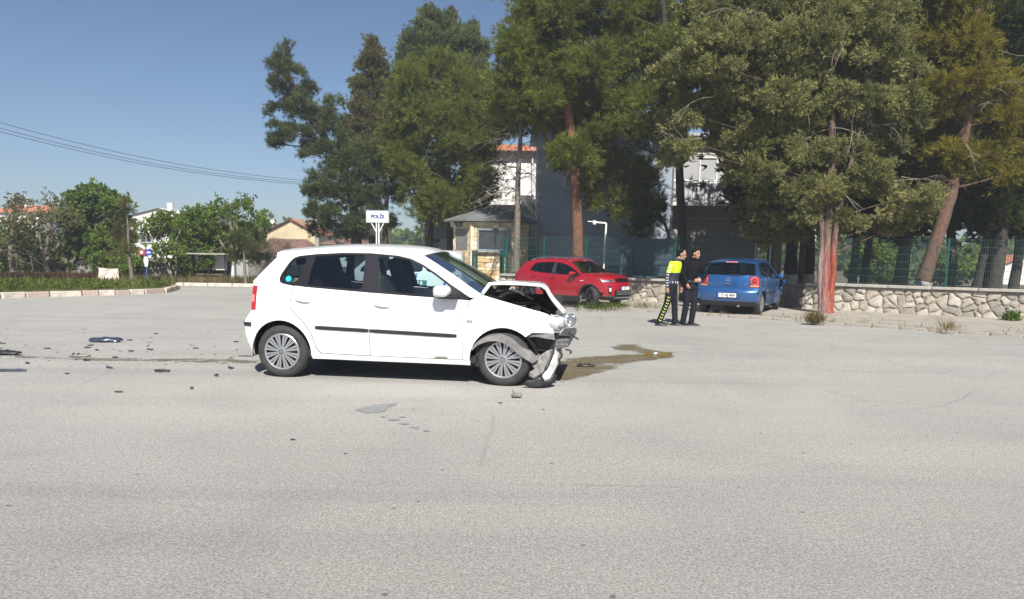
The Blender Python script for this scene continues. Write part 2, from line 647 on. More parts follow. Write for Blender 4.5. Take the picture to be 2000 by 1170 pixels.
mat('under_white', (0.5, 0.5, 0.48), 0.6, var=0.3, vscale=5)
mat('engine_grey', (0.09, 0.09, 0.095), 0.5, var=0.5, vscale=12)

def pip(poly, x, y):
    c = False
    n = len(poly)
    j = n - 1
    for i in range(n):
        xi, yi = poly[i]
        xj, yj = poly[j]
        if (yi > y) != (yj > y) and x < (xj - xi) * (y - yi) / (yj - yi) + xi:
            c = not c
        j = i
    return c

def densify(poly, step):
    out = []
    n = len(poly)
    for i in range(n):
        a, b = poly[i], poly[(i + 1) % n]
        d = math.hypot(b[0] - a[0], b[1] - a[1])
        k = max(1, int(math.ceil(d / step)))
        for j in range(k):
            t = j / k
            out.append((a[0] + (b[0] - a[0]) * t, a[1] + (b[1] - a[1]) * t))
    return out

def round_poly(poly, it=1, keep=0.22):
    """corner cutting"""
    for _ in range(it):
        out = []
        n = len(poly)
        for i in range(n):
            a, b = poly[i], poly[(i + 1) % n]
            out.append((a[0] * (1 - keep) + b[0] * keep, a[1] * (1 - keep) + b[1] * keep))
            out.append((a[0] * keep + b[0] * (1 - keep), a[1] * keep + b[1] * (1 - keep)))
        poly = out
    return poly

def tri2d(outer, holes, step):
    loops = [densify(outer, step)] + [densify(h, step) for h in holes]
    vs, es = [], []
    for lp in loops:
        k = len(vs)
        vs += [Vector(p) for p in lp]
        es += [(k + i, k + (i + 1) % len(lp)) for i in range(len(lp))]
    bnd = np.array([tuple(v) for v in vs])
    x0, y0 = bnd.min(0)
    x1, y1 = bnd.max(0)
    y = y0 + step * 0.5
    r = 0
    while y < y1:
        x = x0 + step * (0.5 if r % 2 else 0.15)
        while x < x1:
            if pip(outer, x, y) and not any(pip(h, x, y) for h in holes):
                if np.min((bnd[:, 0] - x) ** 2 + (bnd[:, 1] - y) ** 2) > (0.45 * step) ** 2:
                    vs.append(Vector((x, y)))
            x += step
        y += step * 0.9
        r += 1
    V, _, F, _, _, _ = delaunay_2d_cdt(vs, es, [], 0, 1e-5)
    tr = []
    for f in F:
        cx = sum(V[i][0] for i in f) / len(f)
        cy = sum(V[i][1] for i in f) / len(f)
        if pip(outer, cx, cy) and not any(pip(h, cx, cy) for h in holes):
            tr.append(tuple(f))
    return [tuple(v) for v in V], tr, loops

class Body:
    """half-width of a car body as a function of length and height"""
    def __init__(self, zc, wc, xc, pc, arches=()):
        z = np.linspace(0, 2.2, 441)
        q = np.interp(z, zc, wc)
        k = np.hanning(17)
        k /= k.sum()
        self.z = z
        self.q = np.convolve(np.pad(q, 8, 'edge'), k, 'valid')
        x = np.linspace(-3, 3, 601)
        p = np.interp(x, xc, pc)
        k = np.hanning(33)
        k /= k.sum()
        self.x = x
        self.p = np.convolve(np.pad(p, 16, 'edge'), k, 'valid')
        self.arches = arches
    def W(self, x, z):
        r = float(np.interp(z, self.z, self.q) * np.interp(x, self.x, self.p))
        for (ax, az, ar, amp) in self.arches:
            d = math.hypot(x - ax, z - az) - ar
            if -0.05 < d < 0.3:
                r += amp * math.exp(-(d / 0.055) ** 2)
        return r

def panel(name, B, outer, side, m, parent, holes=(), step=0.07, inset=0.0, flange=0.02, dent=None, smooth=40):
    V, T, loops = tri2d(outer, list(holes), step)
    pts = []
    for (x, z) in V:
        p = Vector((x, side * (B.W(x, z) - inset), z))
        pts.append(p)
    fs = [t if side < 0 else t[::-1] for t in T]
    k0 = len(pts)
    if flange:
        key = {}
        for i, (x, z) in enumerate(V):
            key[(round(x, 4), round(z, 4))] = i
        for lp in loops:
            idx = [key.get((round(x, 4), round(z, 4))) for x, z in lp]
            new = []
            for (x, z), i in zip(lp, idx):
                new.append(len(pts))
                pts.append(Vector((x, side * (B.W(x, z) - inset - flange), z)))
            n = len(lp)
            for a in range(n):
                b = (a + 1) % n
                if idx[a] is None or idx[b] is None:
                    continue
                fs.append((idx[a], idx[b], new[b], new[a]))
    if dent:
        pts = [dent(p) for p in pts]
    mb = MB()
    mb.add(pts, fs)
    return mb.build(name, m, parent, smooth=smooth)

def loft(name, B, rows, m, parent, t0=-1.0, t1=1.0, nt=18, k=2.4, inset=0.0, sub=3, dent=None, thick=0.0, smooth=50, wrow=None):
    rws = [Vector(r) for r in rows]
    dense = []
    if sub > 1 and len(rws) > 2:
        q = [rws[0] * 2 - rws[1]] + rws + [rws[-1] * 2 - rws[-2]]
        for i in range(1, len(q) - 2):
            for j in range(sub):
                t = j / sub
                a, b, c, d = q[i - 1], q[i], q[i + 1], q[i + 2]
                dense.append(0.5 * ((2 * b) + (c - a) * t + (2 * a - 5 * b + 4 * c - d) * t * t + (3 * b - a - 3 * c + d) * t ** 3))
        dense.append(rws[-1])
    elif sub > 1:
        dense = [rws[0].lerp(rws[1], j / sub) for j in range(sub + 1)]
    else:
        dense = rws
    P = []
    for (xs, zs, xc, zc) in dense:
        wd = (B.W(xs, zs) if B else wrow) - inset
        row = []
        for j in range(nt + 1):
            t = t0 + (t1 - t0) * j / nt
            b = 1 - abs(t) ** k
            p = Vector((xs + (xc - xs) * b, t * wd, zs + (zc - zs) * b))
            row.append(dent(p) if dent else p)
        P.append(row)
    mb = MB()
    mb.grid(P)
    o = mb.build(name, m, parent, smooth=smooth, fix=False)
    if thick:
        md = o.modifiers.new('thickness', 'SOLIDIFY')
        md.thickness = thick
        md.offset = 0
    return o

def arc(cx, cz, r, a0, a1, n=14):
    return [(cx + r * math.cos(R(a0 + (a1 - a0) * i / n)), cz + r * math.sin(R(a0 + (a1 - a0) * i / n))) for i in range(n + 1)]

def emblem(name, m, parent, M, r=0.05):
    """ring with a V over a W"""
    mb = MB()
    mb.lathe([(r, 0), (r, 0.006), (r * 0.86, 0.006), (r * 0.86, 0)], 24, 'Z', close=True)
    def bar(x0, y0, x1, y1):
        d = Vector((x1 - x0, y1 - y0, 0)) * r
        c = Vector(((x0 + x1) / 2 * r, (y0 + y1) / 2 * r, 0.003))
        mb.box(c, (d.length, r * 0.15, 0.005), Matrix.Rotation(math.atan2(d.y, d.x), 3, 'Z'))
    bar(-0.38, 0.82, 0, 0.12); bar(0.38, 0.82, 0, 0.12)
    bar(-0.78, 0.45, -0.36, -0.78); bar(-0.36, -0.78, 0, -0.06); bar(0, -0.06, 0.36, -0.78); bar(0.36, -0.78, 0.78, 0.45)
    for i, p in enumerate(mb.v):
        mb.v[i] = tuple(M @ Vector(p))
    return mb.build(name, m, parent)

def wheel(parent, x, y, z, side, Rr=0.287, rim=0.198, width=0.175, style='cover', steer=0.0, tilt=0.0):
    s = side
    def pf(l): return [(r, s * u) for r, u in l]
    t = MB().lathe(pf([(rim - .012, -.05), (rim - .004, -.012), (rim + .012, .000), ((rim + Rr) / 2, .007), (Rr - .03, .001), (Rr - .010, -.014),
                       (Rr, -.034), (Rr, -.034 - (width - .06) * .33), (Rr - .006, -.034 - (width - .06) * .34), (Rr - .006, -.034 - (width - .06) * .40),
                       (Rr, -.034 - (width - .06) * .41), (Rr, -width + .03), (Rr - .01, -width + .012), (Rr - .04, -width), (rim, -width + .01)]), 56)
    tyre = t.build('wheel', 'rubber', parent, smooth=35)
    tyre.location = (x, y, z)
    tyre.rotation_euler = (tilt, random.uniform(0, 1.0), steer)
    d = MB().lathe(pf([(0.001, -.034), (rim - .004, -.034), (rim - .004, -.012)]), 40)
    d.build('wheel_backing', 'dark_trim', tyre, smooth=30)
    c = MB()
    c.lathe(pf([(rim + .003, -.014), (rim + .003, -.002), (rim - .006, .004), (rim - .018, .000), (rim - .020, -.02)]), 48)
    def slat(a, r0, r1, w0, w1, u0, u1, th=.014):
        ca, sa = math.cos(a), math.sin(a)
        pts = []
        for (r, wd, u) in ((r0, w0, u0), (r1, w1, u1)):
            for (e, dq) in ((-1, 0), (1, 0), (1, -th), (-1, -th)):
                pts.append((r * ca - e * wd / 2 * sa, s * (u + dq), r * sa + e * wd / 2 * ca))
        c.add(pts, [(0, 1, 2, 3), (4, 5, 6, 7), (0, 1, 5, 4), (1, 2, 6, 5), (2, 3, 7, 6), (3, 0, 4, 7)])
    if style == 'cover':
        for k in range(12):
            for e in (-1, 1):
                slat(R(30 * k + e * 5.6), .042, rim - .012, .010, .026, .006, -.002)
        c.lathe(pf([(.001, .010), (.030, .010), (.044, .006), (.050, -.010), (.052, -.03)]), 28)
        c.build('wheel_cover', 'silver', tyre, smooth=30)
        M = Matrix.Rotation(R(90) * (1 if s < 0 else -1), 4, 'X')
        emblem('hub_emblem', 'engine_grey', tyre, Matrix.Translation((0, s * .0085, 0)) @ M, .03)
    else:
        for k in range(5):
            for e in (-1, 1):
                slat(R(72 * k + e * 9), .045, rim - .010, .030, .034, .002, -.004, .025)
        c.lathe(pf([(.001, .006), (.045, .004), (.055, -.02)]), 24)
        c.build('alloy_rim', 'silver' if style == 'alloy' else 'dark_alloy', tyre, smooth=30)
    return tyre

def wheel_well(parent, ax, az, ar, side, yo, depth=0.25):
    mb = MB()
    n = 16
    P = []
    for (r, u) in ((ar - .004, 0.012), (ar + .01, .06), (ar + .02, depth), (0.02, depth)):
        P.append([(ax + r * math.cos(math.pi * 1.12 * i / n - .06 * math.pi), side * (yo - u), az + r * math.sin(math.pi * 1.12 * i / n - .06 * math.pi)) for i in range(n + 1)])
    mb.grid(P)
    return mb.build('wheel_well', 'black_plastic', parent, smooth=50)

def seat(parent, x, y, m='seat_cloth', wd=.46):
    mb = MB()
    def pad(c, s, M=None):
        q = bmesh.new()
        bmesh.ops.create_cube(q, size=1)
        bmesh.ops.bevel(q, geom=q.edges[:], offset=.22, segments=3, affect='EDGES', profile=.5)
        vs = [((M if M else Matrix.Identity(3)) @ Vector((v.co.x * s[0], v.co.y * s[1], v.co.z * s[2]))) + Vector(c) for v in q.verts]
        q.verts.ensure_lookup_table()
        fs = [[v.index for v in f.verts] for f in q.faces]
        q.free()
        mb.add(vs, fs)
    A = Matrix.Rotation(R(-16), 3, 'Y')
    pad((x + .12, y, .50), (.55, wd, .20))
    pad((x - .20, y, .80), (.20, wd, .64), A)
    pad((x - .31, y, 1.19), (.12, .28, .22), A)
    mb.tube([(x - .27, y - .06, 1.0), (x - .31, y - .06, 1.15)], .008, 6)
    mb.tube([(x - .27, y + .06, 1.0), (x - .31, y + .06, 1.15)], .008, 6)
    return mb.build('seat', m, parent, smooth=60)

def plate(parent, txt, M, name='licence_plate', wd=.52, ht=.112):
    mb = MB()
    mb.box((0, 0, 0), (wd, ht, .008))
    mb.v = [tuple(M @ Vector(p)) for p in mb.v]
    o = mb.build(name, 'plate_white', parent)
    b = MB()
    b.box((-wd / 2 + .022, 0, .0055), (.038, ht - .008, .003))
    b.v = [tuple(M @ Vector(p)) for p in b.v]
    b.build('country_band', 'plate_blue', o)
    if txt:
        text_mesh(txt, ht * .98, 'plate_characters', 'plate_ink', o, M @ Matrix.Translation((.02, -.002, .006)), .001, .002, .86)
    fr = MB()
    for (c, s) in (((0, ht / 2 + .004, 0), (wd + .02, .01, .012)), ((0, -ht / 2 - .004, 0), (wd + .02, .01, .012)), ((wd / 2 + .004, 0, 0), (.01, ht, .012)), ((-wd / 2 - .004, 0, 0), (.01, ht, .012))):
        fr.box(c, s)
    fr.v = [tuple(M @ Vector(p)) for p in fr.v]
    fr.build('plate_frame', 'dark_trim', o)
    return o

def marks(parent, name, m, M, boxes, t=.002):
    """characters too blurred to read: plain strokes (x, y, width, height) in the plane of M"""
    for (x, y, a, b) in boxes:
        mb = MB()
        mb.box((x, y, 0), (a, b, t))
        mb.v = [tuple(M @ Vector(p)) for p in mb.v]
        tag(mb.build(name, m, parent), kind='stuff')

def handle(parent, B, x0, x1, z0, z1, side, m):
    """a grip bridging a shallow cup"""
    mb = MB()
    n = 10
    rings = []
    for i in range(n + 1):
        t = i / n
        x = x0 + (x1 - x0) * t
        z = z0 + (z1 - z0) * t
        e = math.sin(math.pi * min(max(t, .02), .98)) ** .35
        yo = B.W(x, z) + .004 + .022 * e
        h = .016 * (0.5 + .5 * e)
        rings.append([(x, side * (yo + .006), z + h * .6), (x, side * (yo + .010), z), (x, side * (yo + .004), z - h), (x, side * (yo - .018), z - h * .8), (x, side * (yo - .018), z + h * .8)])
    mb.rings(rings)
    o = mb.build('door_handle', m, parent, smooth=60)
    cup = MB()
    cx, cz = (x0 + x1) / 2, (z0 + z1) / 2 + .004
    P = []
    for r, u in ((1.0, .0018), (.8, .0022)):
        P.append([(cx + .05 * r * math.cos(a), side * (B.W(cx, cz) + u), cz + .036 * r * math.sin(a)) for a in [2 * math.pi * i / 20 for i in range(21)]])
    cup.grid(P)
    cup.build('handle_cup', m, o, smooth=60)
    return o

def mirror_part(parent, B, x, z, side, m, lx=.17):
    mb = MB()
    y0 = B.W(x + .1, z) - .03
    rings = []
    for (u, sx, sz, dx) in ((0.06, .5, .5, .03), (.08, .8, .85, .015), (.13, 1.0, 1.0, 0), (.20, .95, .95, -.005), (.235, .75, .8, 0), (.25, .4, .45, .0)):
        rings.append([(x + dx + lx / 2 * sx * math.copysign(abs(math.cos(a)) ** .6, math.cos(a)), side * (y0 + u), z + .062 * sz * math.copysign(abs(math.sin(a)) ** .7, math.sin(a))) for a in [2 * math.pi * i / 20 for i in range(20)]])
    mb.rings(rings)
    o = mb.build('wing_mirror', m, parent, smooth=60)
    b = MB()
    b.box((x + .06, side * (y0 + .08), z - .06), (lx * 1.15, .22, .03))
    bevel(b.build('mirror_foot', 'dark_trim', o), .01)
    return o

# ---- small hatchback, shared by the white and the blue car
HB = Body([0, .15, .25, .40, .55, .70, .85, .95, 1.0, 1.2, 1.35, 1.45, 1.6], [.74, .765, .788, .81, .82, .818, .806, .79, .768, .68, .612, .57, .5],
          [-1.95, -1.75, -1.6, -1.45, -1.0, 1.1, 1.45, 1.7, 1.85, 2.0], [.80, .875, .925, .962, 1.0, 1.0, .972, .925, .85, .78],
          [(-1.235, .285, .343, .016), (1.195, .27, .352, .016)])
RA = (-1.235, .285, .343)
FA = (1.195, .27, .352)
HB_roof = [(-1.348, 1.345), (-1.284, 1.358), (-1.138, 1.372), (-.895, 1.400), (-.668, 1.416), (-.44, 1.423), (-.137, 1.418), (.06, 1.408), (.19, 1.388), (.302, 1.345)]
HB_ap = [(.451, 1.263), (.684, 1.127), (.823, 1.037), (.957, .959)]
HB_dtop = [(.832, .930), (.74, .985), (.619, 1.056), (.462, 1.160), (.304, 1.252), (.16, 1.312), (.022, 1.340), (-.28, 1.361), (-.583, 1.360), (-.887, 1.341), (-1.08, 1.318), (-1.14, 1.297), (-1.19, 1.245), (-1.262, 1.120), (-1.276, 1.07), (-1.262, 1.033), (-1.225, 1.016)]
HB_dbot = [(-1.077, 1.000), (-.954, .992), (-.243, .951), (.192, .929), (.455, .918), (.832, .897)]
HB_rd = [(-1.077, .997), (-1.110, .90), (-1.124, .83), (-1.122, .771), (-1.064, .701), (-.985, .63), (-.911, .535), (-.868, .45), (-.841, .356), (-.815, .305), (-.783, .284)]

def hatchback(root, pm, crashed_front=False, rear_style='a', dent=None, door_open=False):
    G = .005
    a_r = arc(*RA, -12, 122, 16)
    for side in (-1, 1):
        dn = dent if side < 0 else None
        body = [(.850, .213), (-.24, .217), (-.88, .221)] + a_r[1:] + [(-1.50, .625), (-1.589, .722), (-1.534, .725), (-1.518, .988), (-1.566, .991), (-1.585, 1.035), (-1.339, 1.301)] + HB_roof + HB_ap + [(.875, .918), (.842, .925)] + HB_dtop + [(p[0] - G, p[1] - G) for p in HB_rd] + [(-.238, .270), (.766, .264), (.850, .262)]
        panel('body_side', HB, body, side, pm, root, dent=dn)
        ls_ = panel('tail_lamp_side', HB, [(-1.586, .728), (-1.537, .731), (-1.522, .984), (-1.573, .986)], side, 'lamp_red', root, step=.05, inset=-.003)
        if rear_style == 'a':
            panel('reversing_lens', HB, [(-1.586, .815), (-1.548, .817), (-1.543, .895), (-1.582, .895)], side, 'lamp_pink', ls_, step=.05, inset=-.006, flange=0)
        # doors
        fd = [(.829, .893), (.792, .781), (.771, .668), (.770, .469), (.766, .270), (-.232, .276), (-.240, .946), (.192, .924), (.455, .913)]
        rd = [(-.248, .946), (-.240, .276)] + [(p[0] + G, p[1] + .002) for p in reversed(HB_rd)] + [(-.954, .987)]
        opened = door_open and side > 0
        hx, hy = .81, .79
        def swing(p):
            d = p - Vector((hx, hy, 0))
            return Vector((hx, hy, 0)) + Matrix.Rotation(R(-62), 3, 'Z') @ d
        dfr = swing if opened else dn
        f = panel('front_door', HB, fd, side, pm, root, dent=dfr)
        r = panel('rear_door', HB, rd, side, pm, root, dent=dn)
        if not opened:
            handle(f, HB, -.185, -.02, .832, .812, side, pm)
        handle(r, HB, -1.06, -.895, .862, .842, side, pm)
        # window surround and panes
        dlo = HB_dtop + HB_dbot
        qg = round_poly([(-1.222, 1.045), (-1.245, 1.09), (-1.165, 1.24), (-1.115, 1.285), (-.985, 1.305), (-1.065, 1.032)], 2, .18)
        rg = round_poly([(-.945, 1.008), (-.932, 1.15), (-.893, 1.318), (-.6, 1.336), (-.338, 1.337), (-.330, .974)], 1, .06)
        fg = round_poly([(-.128, .966), (-.20, 1.335), (.02, 1.318), (.155, 1.290), (.300, 1.228), (.452, 1.138), (.60, 1.040), (.628, 1.015), (.622, .930), (.2, .948)], 1, .06)
        if opened:
            dr = [p for p in HB_dtop if p[0] < -.26] + [p for p in HB_dbot if p[0] < -.24]
            df = [p for p in HB_dtop if p[0] > -.26] + [(-.24, 1.360), (-.24, .951)] + [p for p in HB_dbot if p[0] > -.2]
            fr = panel('window_surround', HB, dr, side, 'dark_trim', root, [qg, rg], step=.06, inset=.006, flange=.02)
            f2 = panel('window_surround', HB, df, side, 'dark_trim', f, [fg], step=.06, inset=.006, flange=.02, dent=swing)
            panel('window_pane', HB, fg, side, 'glass_side', f2, inset=.014, flange=0, step=.1, dent=swing)
            todo = ((qg, 'glass_side'), (rg, 'glass_side'))
        else:
            fr = panel('window_surround', HB, dlo, side, 'dark_trim', root, [qg, rg, fg], step=.06, inset=.006, flange=.02, dent=dn)
            todo = ((qg, 'glass_side'), (rg, 'glass_dark'), (fg, 'glass_side'))
        for pg, gm in todo:
            panel('window_pane', HB, pg, side, gm, fr, inset=.014, flange=0, step=.1, dent=dn)
        # rubbing strip
        for nm, x0, x1, par in (('rubbing_strip', -.232, .708, f), ('rubbing_strip', -.838, -.246, r)):
            mb = MB()
            rg_ = []
            N = 14
            for i in range(N + 1):
                x = x0 + (x1 - x0) * i / N
                zc = .563 - (x + .84) * .0275
                hh = .022 * (1 if 0 < i < N else .75)
                wv = HB.W(x, zc)
                rg_.append([(x, side * (wv - .01), zc + hh), (x, side * (wv + .010), zc + hh * .8), (x, side * (wv + .013), zc), (x, side * (wv + .010), zc - hh * .8), (x, side * (wv - .01), zc - hh)])
            mb.rings(rg_)
            dq = dfr if par is f else dn
            if dq:
                mb.v = [tuple(dq(Vector(p))) for p in mb.v]
            mb.build(nm, 'black_plastic', par, smooth=50)
        # rear bumper side
        ab = arc(*RA, 122, 192, 8)
        bs = ab + [(-1.57, .225), (-1.60, .27), (-1.638, .351), (-1.676, .46), (-1.684, .566), (-1.678, .60), (-1.640, .655), (-1.592, .716), (-1.503, .620)]
        bp = panel('bumper_side', HB, bs, side, pm, root)
        mb = MB()
        P = []
        for zz, u in ((.548, -.004), (.552, .012), (.588, .012), (.592, -.004)):
            P.append([(x, side * (HB.W(x, zz) + u), zz) for x in (-1.59, -1.62, -1.65, -1.682)])
        mb.grid(P)
        mb.build('bumper_strip', 'black_plastic', bp, smooth=40)
        wheel_well(root, *RA, side, .80)
        wheel_well(root, *FA, side, .80)
        # fender
        top = [(1.66, .765), (1.60, .786), (1.345, .852), (1.059, .927), (.957, .955), (.882, .912), (.838, .893)]
        aw = arc(*FA, 185, 48, 16)
        fe = [(.797, .781), (.777, .668), (.775, .469), (.772, .268), (.838, .266)] + aw + [(1.50, .578), (1.60, .575), (1.719, .571), (1.70, .66)] + top
        fp = panel('fender', HB, fe, side, pm, root, dent=dent if side < 0 else None)
        mb = MB()
        P = []
        for zz, u in ((.664, 0), (.668, .008), (.690, .008), (.694, 0)):
            P.append([(x, side * (HB.W(x, zz) + u), zz) for x in (.812, .825, .86, .873)])
        mb.grid(P)
        mb.build('side_indicator', 'lamp_bowl', fp, smooth=40)
        if not opened:
            mirror_part(root, HB, .565, .985, side, pm)
    # fuel flap on the right
    mb = MB()
    P = []
    for r_, u in ((.070, .0015), (.066, .003), (.001, .003)):
        P.append([(-1.398 + r_ * math.cos(a), -(HB.W(-1.398 + r_ * math.cos(a), .876 + r_ * math.sin(a)) + u), .876 + r_ * math.sin(a)) for a in [2 * math.pi * i / 28 for i in range(29)]])
    mb.grid(P)
    mb.build('fuel_flap', pm, root, smooth=60)
    mb = MB()
    P = []
    for r_, u in ((.074, .0006), (.070, .0016)):
        P.append([(-1.398 + r_ * math.cos(a), -(HB.W(-1.398 + r_ * math.cos(a), .876 + r_ * math.sin(a)) + u), .876 + r_ * math.sin(a)) for a in [2 * math.pi * i / 28 for i in range(29)]])
    mb.grid(P)
    mb.build('flap_gap', 'grey_plastic', root, smooth=60)
    # roof, glass, tail
    def rz_(x): return float(np.interp(x, [p[0] for p in HB_roof], [p[1] for p in HB_roof]))
    rows = []
    for i in range(17):
        x = -1.348 + (1.65) * i / 16
        t = i / 16
        rows.append((x, rz_(x), x - .05 + .13 * t, rz_(x) + .042))
    loft('roof', HB, rows, pm, root, sub=1, k=2.6)
    loft('tailgate_spoiler', HB, [(-1.348, 1.345, -1.398, 1.387), (-1.372, 1.325, -1.45, 1.365), (-1.339, 1.301, -1.41, 1.335)], pm, root, sub=3)
    sp = loft('high_brake_lamp', HB, [(-1.374, 1.346, -1.447, 1.376), (-1.380, 1.322, -1.455, 1.352)], 'lamp_pink' if rear_style == 'b' else 'lamp_red', root, t0=-.26, t1=.26, sub=2)
    loft('rear_window', HB, [(-1.339, 1.301, -1.41, 1.335), (-1.46, 1.17, -1.55, 1.18), (-1.582, 1.035, -1.685, 1.02)], 'glass_dark' if rear_style == 'a' else 'glass_screen', root, inset=.05, sub=3)
    loft('rear_window_border', HB, [(-1.345, 1.295, -1.412, 1.329), (-1.575, 1.040, -1.676, 1.028)], 'dark_trim', root, t0=.92, t1=1.0, nt=3, inset=.004)
    loft('rear_window_border', HB, [(-1.345, 1.295, -1.412, 1.329), (-1.575, 1.040, -1.676, 1.028)], 'dark_trim', root, t0=-1.0, t1=-.92, nt=3, inset=.004)
    tg = loft('tailgate', HB, [(-1.585, 1.035, -1.688, 1.018), (-1.578, .985, -1.715, .965), (-1.580, .86, -1.735, .85), (-1.585, .722, -1.730, .70)], pm, root, t0=-.73, t1=.73)
    lamp_rows = [(-1.575, 1.0, -1.700, .985), (-1.574, .95, -1.712, .94), (-1.582, .86, -1.728, .85), (-1.588, .726, -1.722, .712)]
    for s in (-1, 1):
        lp = loft('tail_lamp', HB, lamp_rows, 'lamp_red', root, t0=s * .735, t1=s * 1.0, nt=6)
        loft('lamp_corner', HB, [(-1.578, 1.033, -1.69, 1.018), (-1.574, 1.003, -1.70, .988)], pm, root, t0=s * .735, t1=s * 1.0, nt=6)
        if rear_style == 'a':
            loft('reversing_lens', HB, [(-1.582, .90, -1.735, .885), (-1.586, .82, -1.735, .81)], 'lamp_pink', lp, t0=s * .76, t1=s * 1.003, nt=6)
        else:
            loft('lamp_base', HB, [(-1.590, .775, -1.738, .765), (-1.594, .732, -1.733, .718)], 'lamp_amber', lp, t0=s * .74, t1=s * 1.002, nt=6)
            for (zz, rr, mm, u) in ((.885, .098, 'lamp_pink', .010), (.885, .082, 'lamp_red_dark', .016), (.885, .045, 'lamp_red', .024)):
                mb = MB()
                yy = s * .645
                mb.lathe([(rr, 0), (rr * .97, -u), (rr * .55, -u - .004), (.001, -u - .005)], 28, 'X')
                mb.v = [tuple(Vector((-1.636, yy, zz)) + Matrix.Rotation(R(-24 * s), 3, 'Z') @ Vector(p)) for p in mb.v]
                mb.build('lamp_ring', mm, lp, smooth=50)
    br = [(-1.592, .716, -1.735, .697), (-1.640, .655, -1.79, .650), (-1.678, .60, -1.83, .60), (-1.684, .566, -1.835, .566), (-1.676, .46, -1.83, .46), (-1.638, .351, -1.80, .35)]
    bb = loft('rear_bumper', HB, br, pm, root, k=3.0)
    loft('bumper_skirt', HB, [(-1.638, .351, -1.80, .35), (-1.60, .27, -1.765, .265), (-1.56, .225, -1.70, .22)], 'black_plastic', root, k=3.0)
    if rear_style == 'a':
        loft('bumper_strip', HB, [(-1.688, .59, -1.845, .59), (-1.688, .55, -1.845, .55)], 'black_plastic', bb, k=3.0)
    # windscreen
    loft('windscreen', HB, [(.302, 1.345, .385, 1.387), (.63, 1.158, .76, 1.185), (.957, .962, 1.13, .960)], 'glass_screen', root, inset=.02, sub=5, k=2.2)
    loft('scuttle', HB, [(.94, .955, 1.10, .962), (1.0, .94, 1.20, .935)], 'black_plastic', root, inset=.03)
    # cabin
    mb = MB()
    mb.box((-.1, 0, .27), (2.3, 1.5, .08))
    mb.box((.93, 0, .55), (.06, 1.5, .70))
    mb.box((-1.42, 0, .55), (.10, 1.3, .5))
    mb.box((-1.25, 0, .80), (.40, 1.25, .05))
    mb.build('cabin_floor', 'seat_cloth', root)
    mb = MB()
    rr = []
    for x, z0, z1 in ((.50, .70, .90), (.58, .66, .96), (.75, .64, .97), (.92, .64, .93)):
        rr.append([(x, -.70, z0), (x, .70, z0), (x, .70, z1 - .02), (x, .5, z1), (x, -.5, z1), (x, -.70, z1 - .02)])
    mb.rings(rr)
    mb.build('dashboard', 'seat_cloth', root, smooth=40)
    mb = MB()
    mb.lathe([(.18, .012), (.192, 0), (.18, -.012), (.168, 0)], 24, 'X', close=True)
    mb.box((0, 0, 0), (.02, .34, .04))
    mb.v = [tuple(Vector((.36, .36, .88)) + Matrix.Rotation(R(22), 3, 'Y') @ Vector(p)) for p in mb.v]
    mb.build('steering_wheel', 'black_plastic', root, smooth=50)
    seat(root, .02, -.36)
    seat(root, .02, .36)
    for y in (-.42, 0, .42):
        seat(root, -.78, y, wd=.43)
    # underside and antenna
    mb = MB()
    mb.box((-.02, 0, .235), (1.55, 1.48, .06))
    mb.box((-1.35, 0, .36), (.5, 1.0, .2))
    mb.box((1.2, 0, .36), (.9, .9, .28))
    mb.tube([(-1.235, -.7, .285), (-1.235, .7, .285)], .035, 8)
    mb.tube([(1.195, -.7, .28), (1.195, .7, .28)], .03, 8)
    mb.build('underbody', 'black_plastic', root)
    mb = MB()
    mb.tube([(-.83, 0, 1.435), (-.89, 0, 1.475), (-.92, 0, 1.495)], [.03, .022, .012], 8)
    mb.tube([(-.92, 0, 1.495), (-1.14, 0, 1.79)], [.007, .004], 6)
    mb.build('antenna', 'black_plastic', root, smooth=60)
    for s in (-1, 1):
        wheel(root, RA[0], s * .790, .283, s)
    return root
# ------------------------------------------------------------------ the wrecked white hatchback
YAW_W = R(-7.85)
wc = thing('hatchback', 'white five door hatchback with smashed front end and buckled bonnet on the asphalt', 'car', (-1.171, 8.884, 0.0), YAW_W)
hatchback(wc, MATS['paint_white'], crashed_front=True)
wheel(wc, 1.195, -.785, .283, -1, steer=R(-3), tilt=R(1.5))
wheel(wc, 1.195, .785, .283, 1, steer=R(-3))

# buckled bonnet: a sheet folded up like a tent
nb = [(.958, .957), (.985, .995), (1.045, 1.072), (1.18, 1.080), (1.319, 1.079), (1.45, 1.075), (1.575, 1.066), (1.625, 1.035), (1.66, .975), (1.693, .925), (1.75, .858), (1.816, .792)]
fbz = [.955, .985, 1.03, 1.02, 1.005, .99, .965, .935, .90, .87, .83, .79]
P = []
for (x, z), zf in zip(nb, fbz):
    row = []
    for j in range(15):
        t = j / 14
        y = -.725 + 1.44 * t
        front = min(1, max(0, (x - 1.35) / .3))
        xx = x + (.10 * math.sin(math.pi * t)) * (1 - front) - .20 * t * front + .02 * math.sin(7 * t + x * 4)
        zz = z * (1 - t) + zf * t + .022 * math.sin(math.pi * t) + .010 * math.sin(9 * t + 11 * x) * min(1, 6 * t)
        row.append(Vector((xx, y, zz)))
    P.append(row)
mb = MB()
mb.grid(P)
bo = mb.build('bonnet', 'paint_white', wc, smooth=40, fix=False)
bo['label'] = 'white bonnet buckled upwards into a fold'
md = bo.modifiers.new('thickness', 'SOLIDIFY')
md.thickness = .010
md.offset = -1
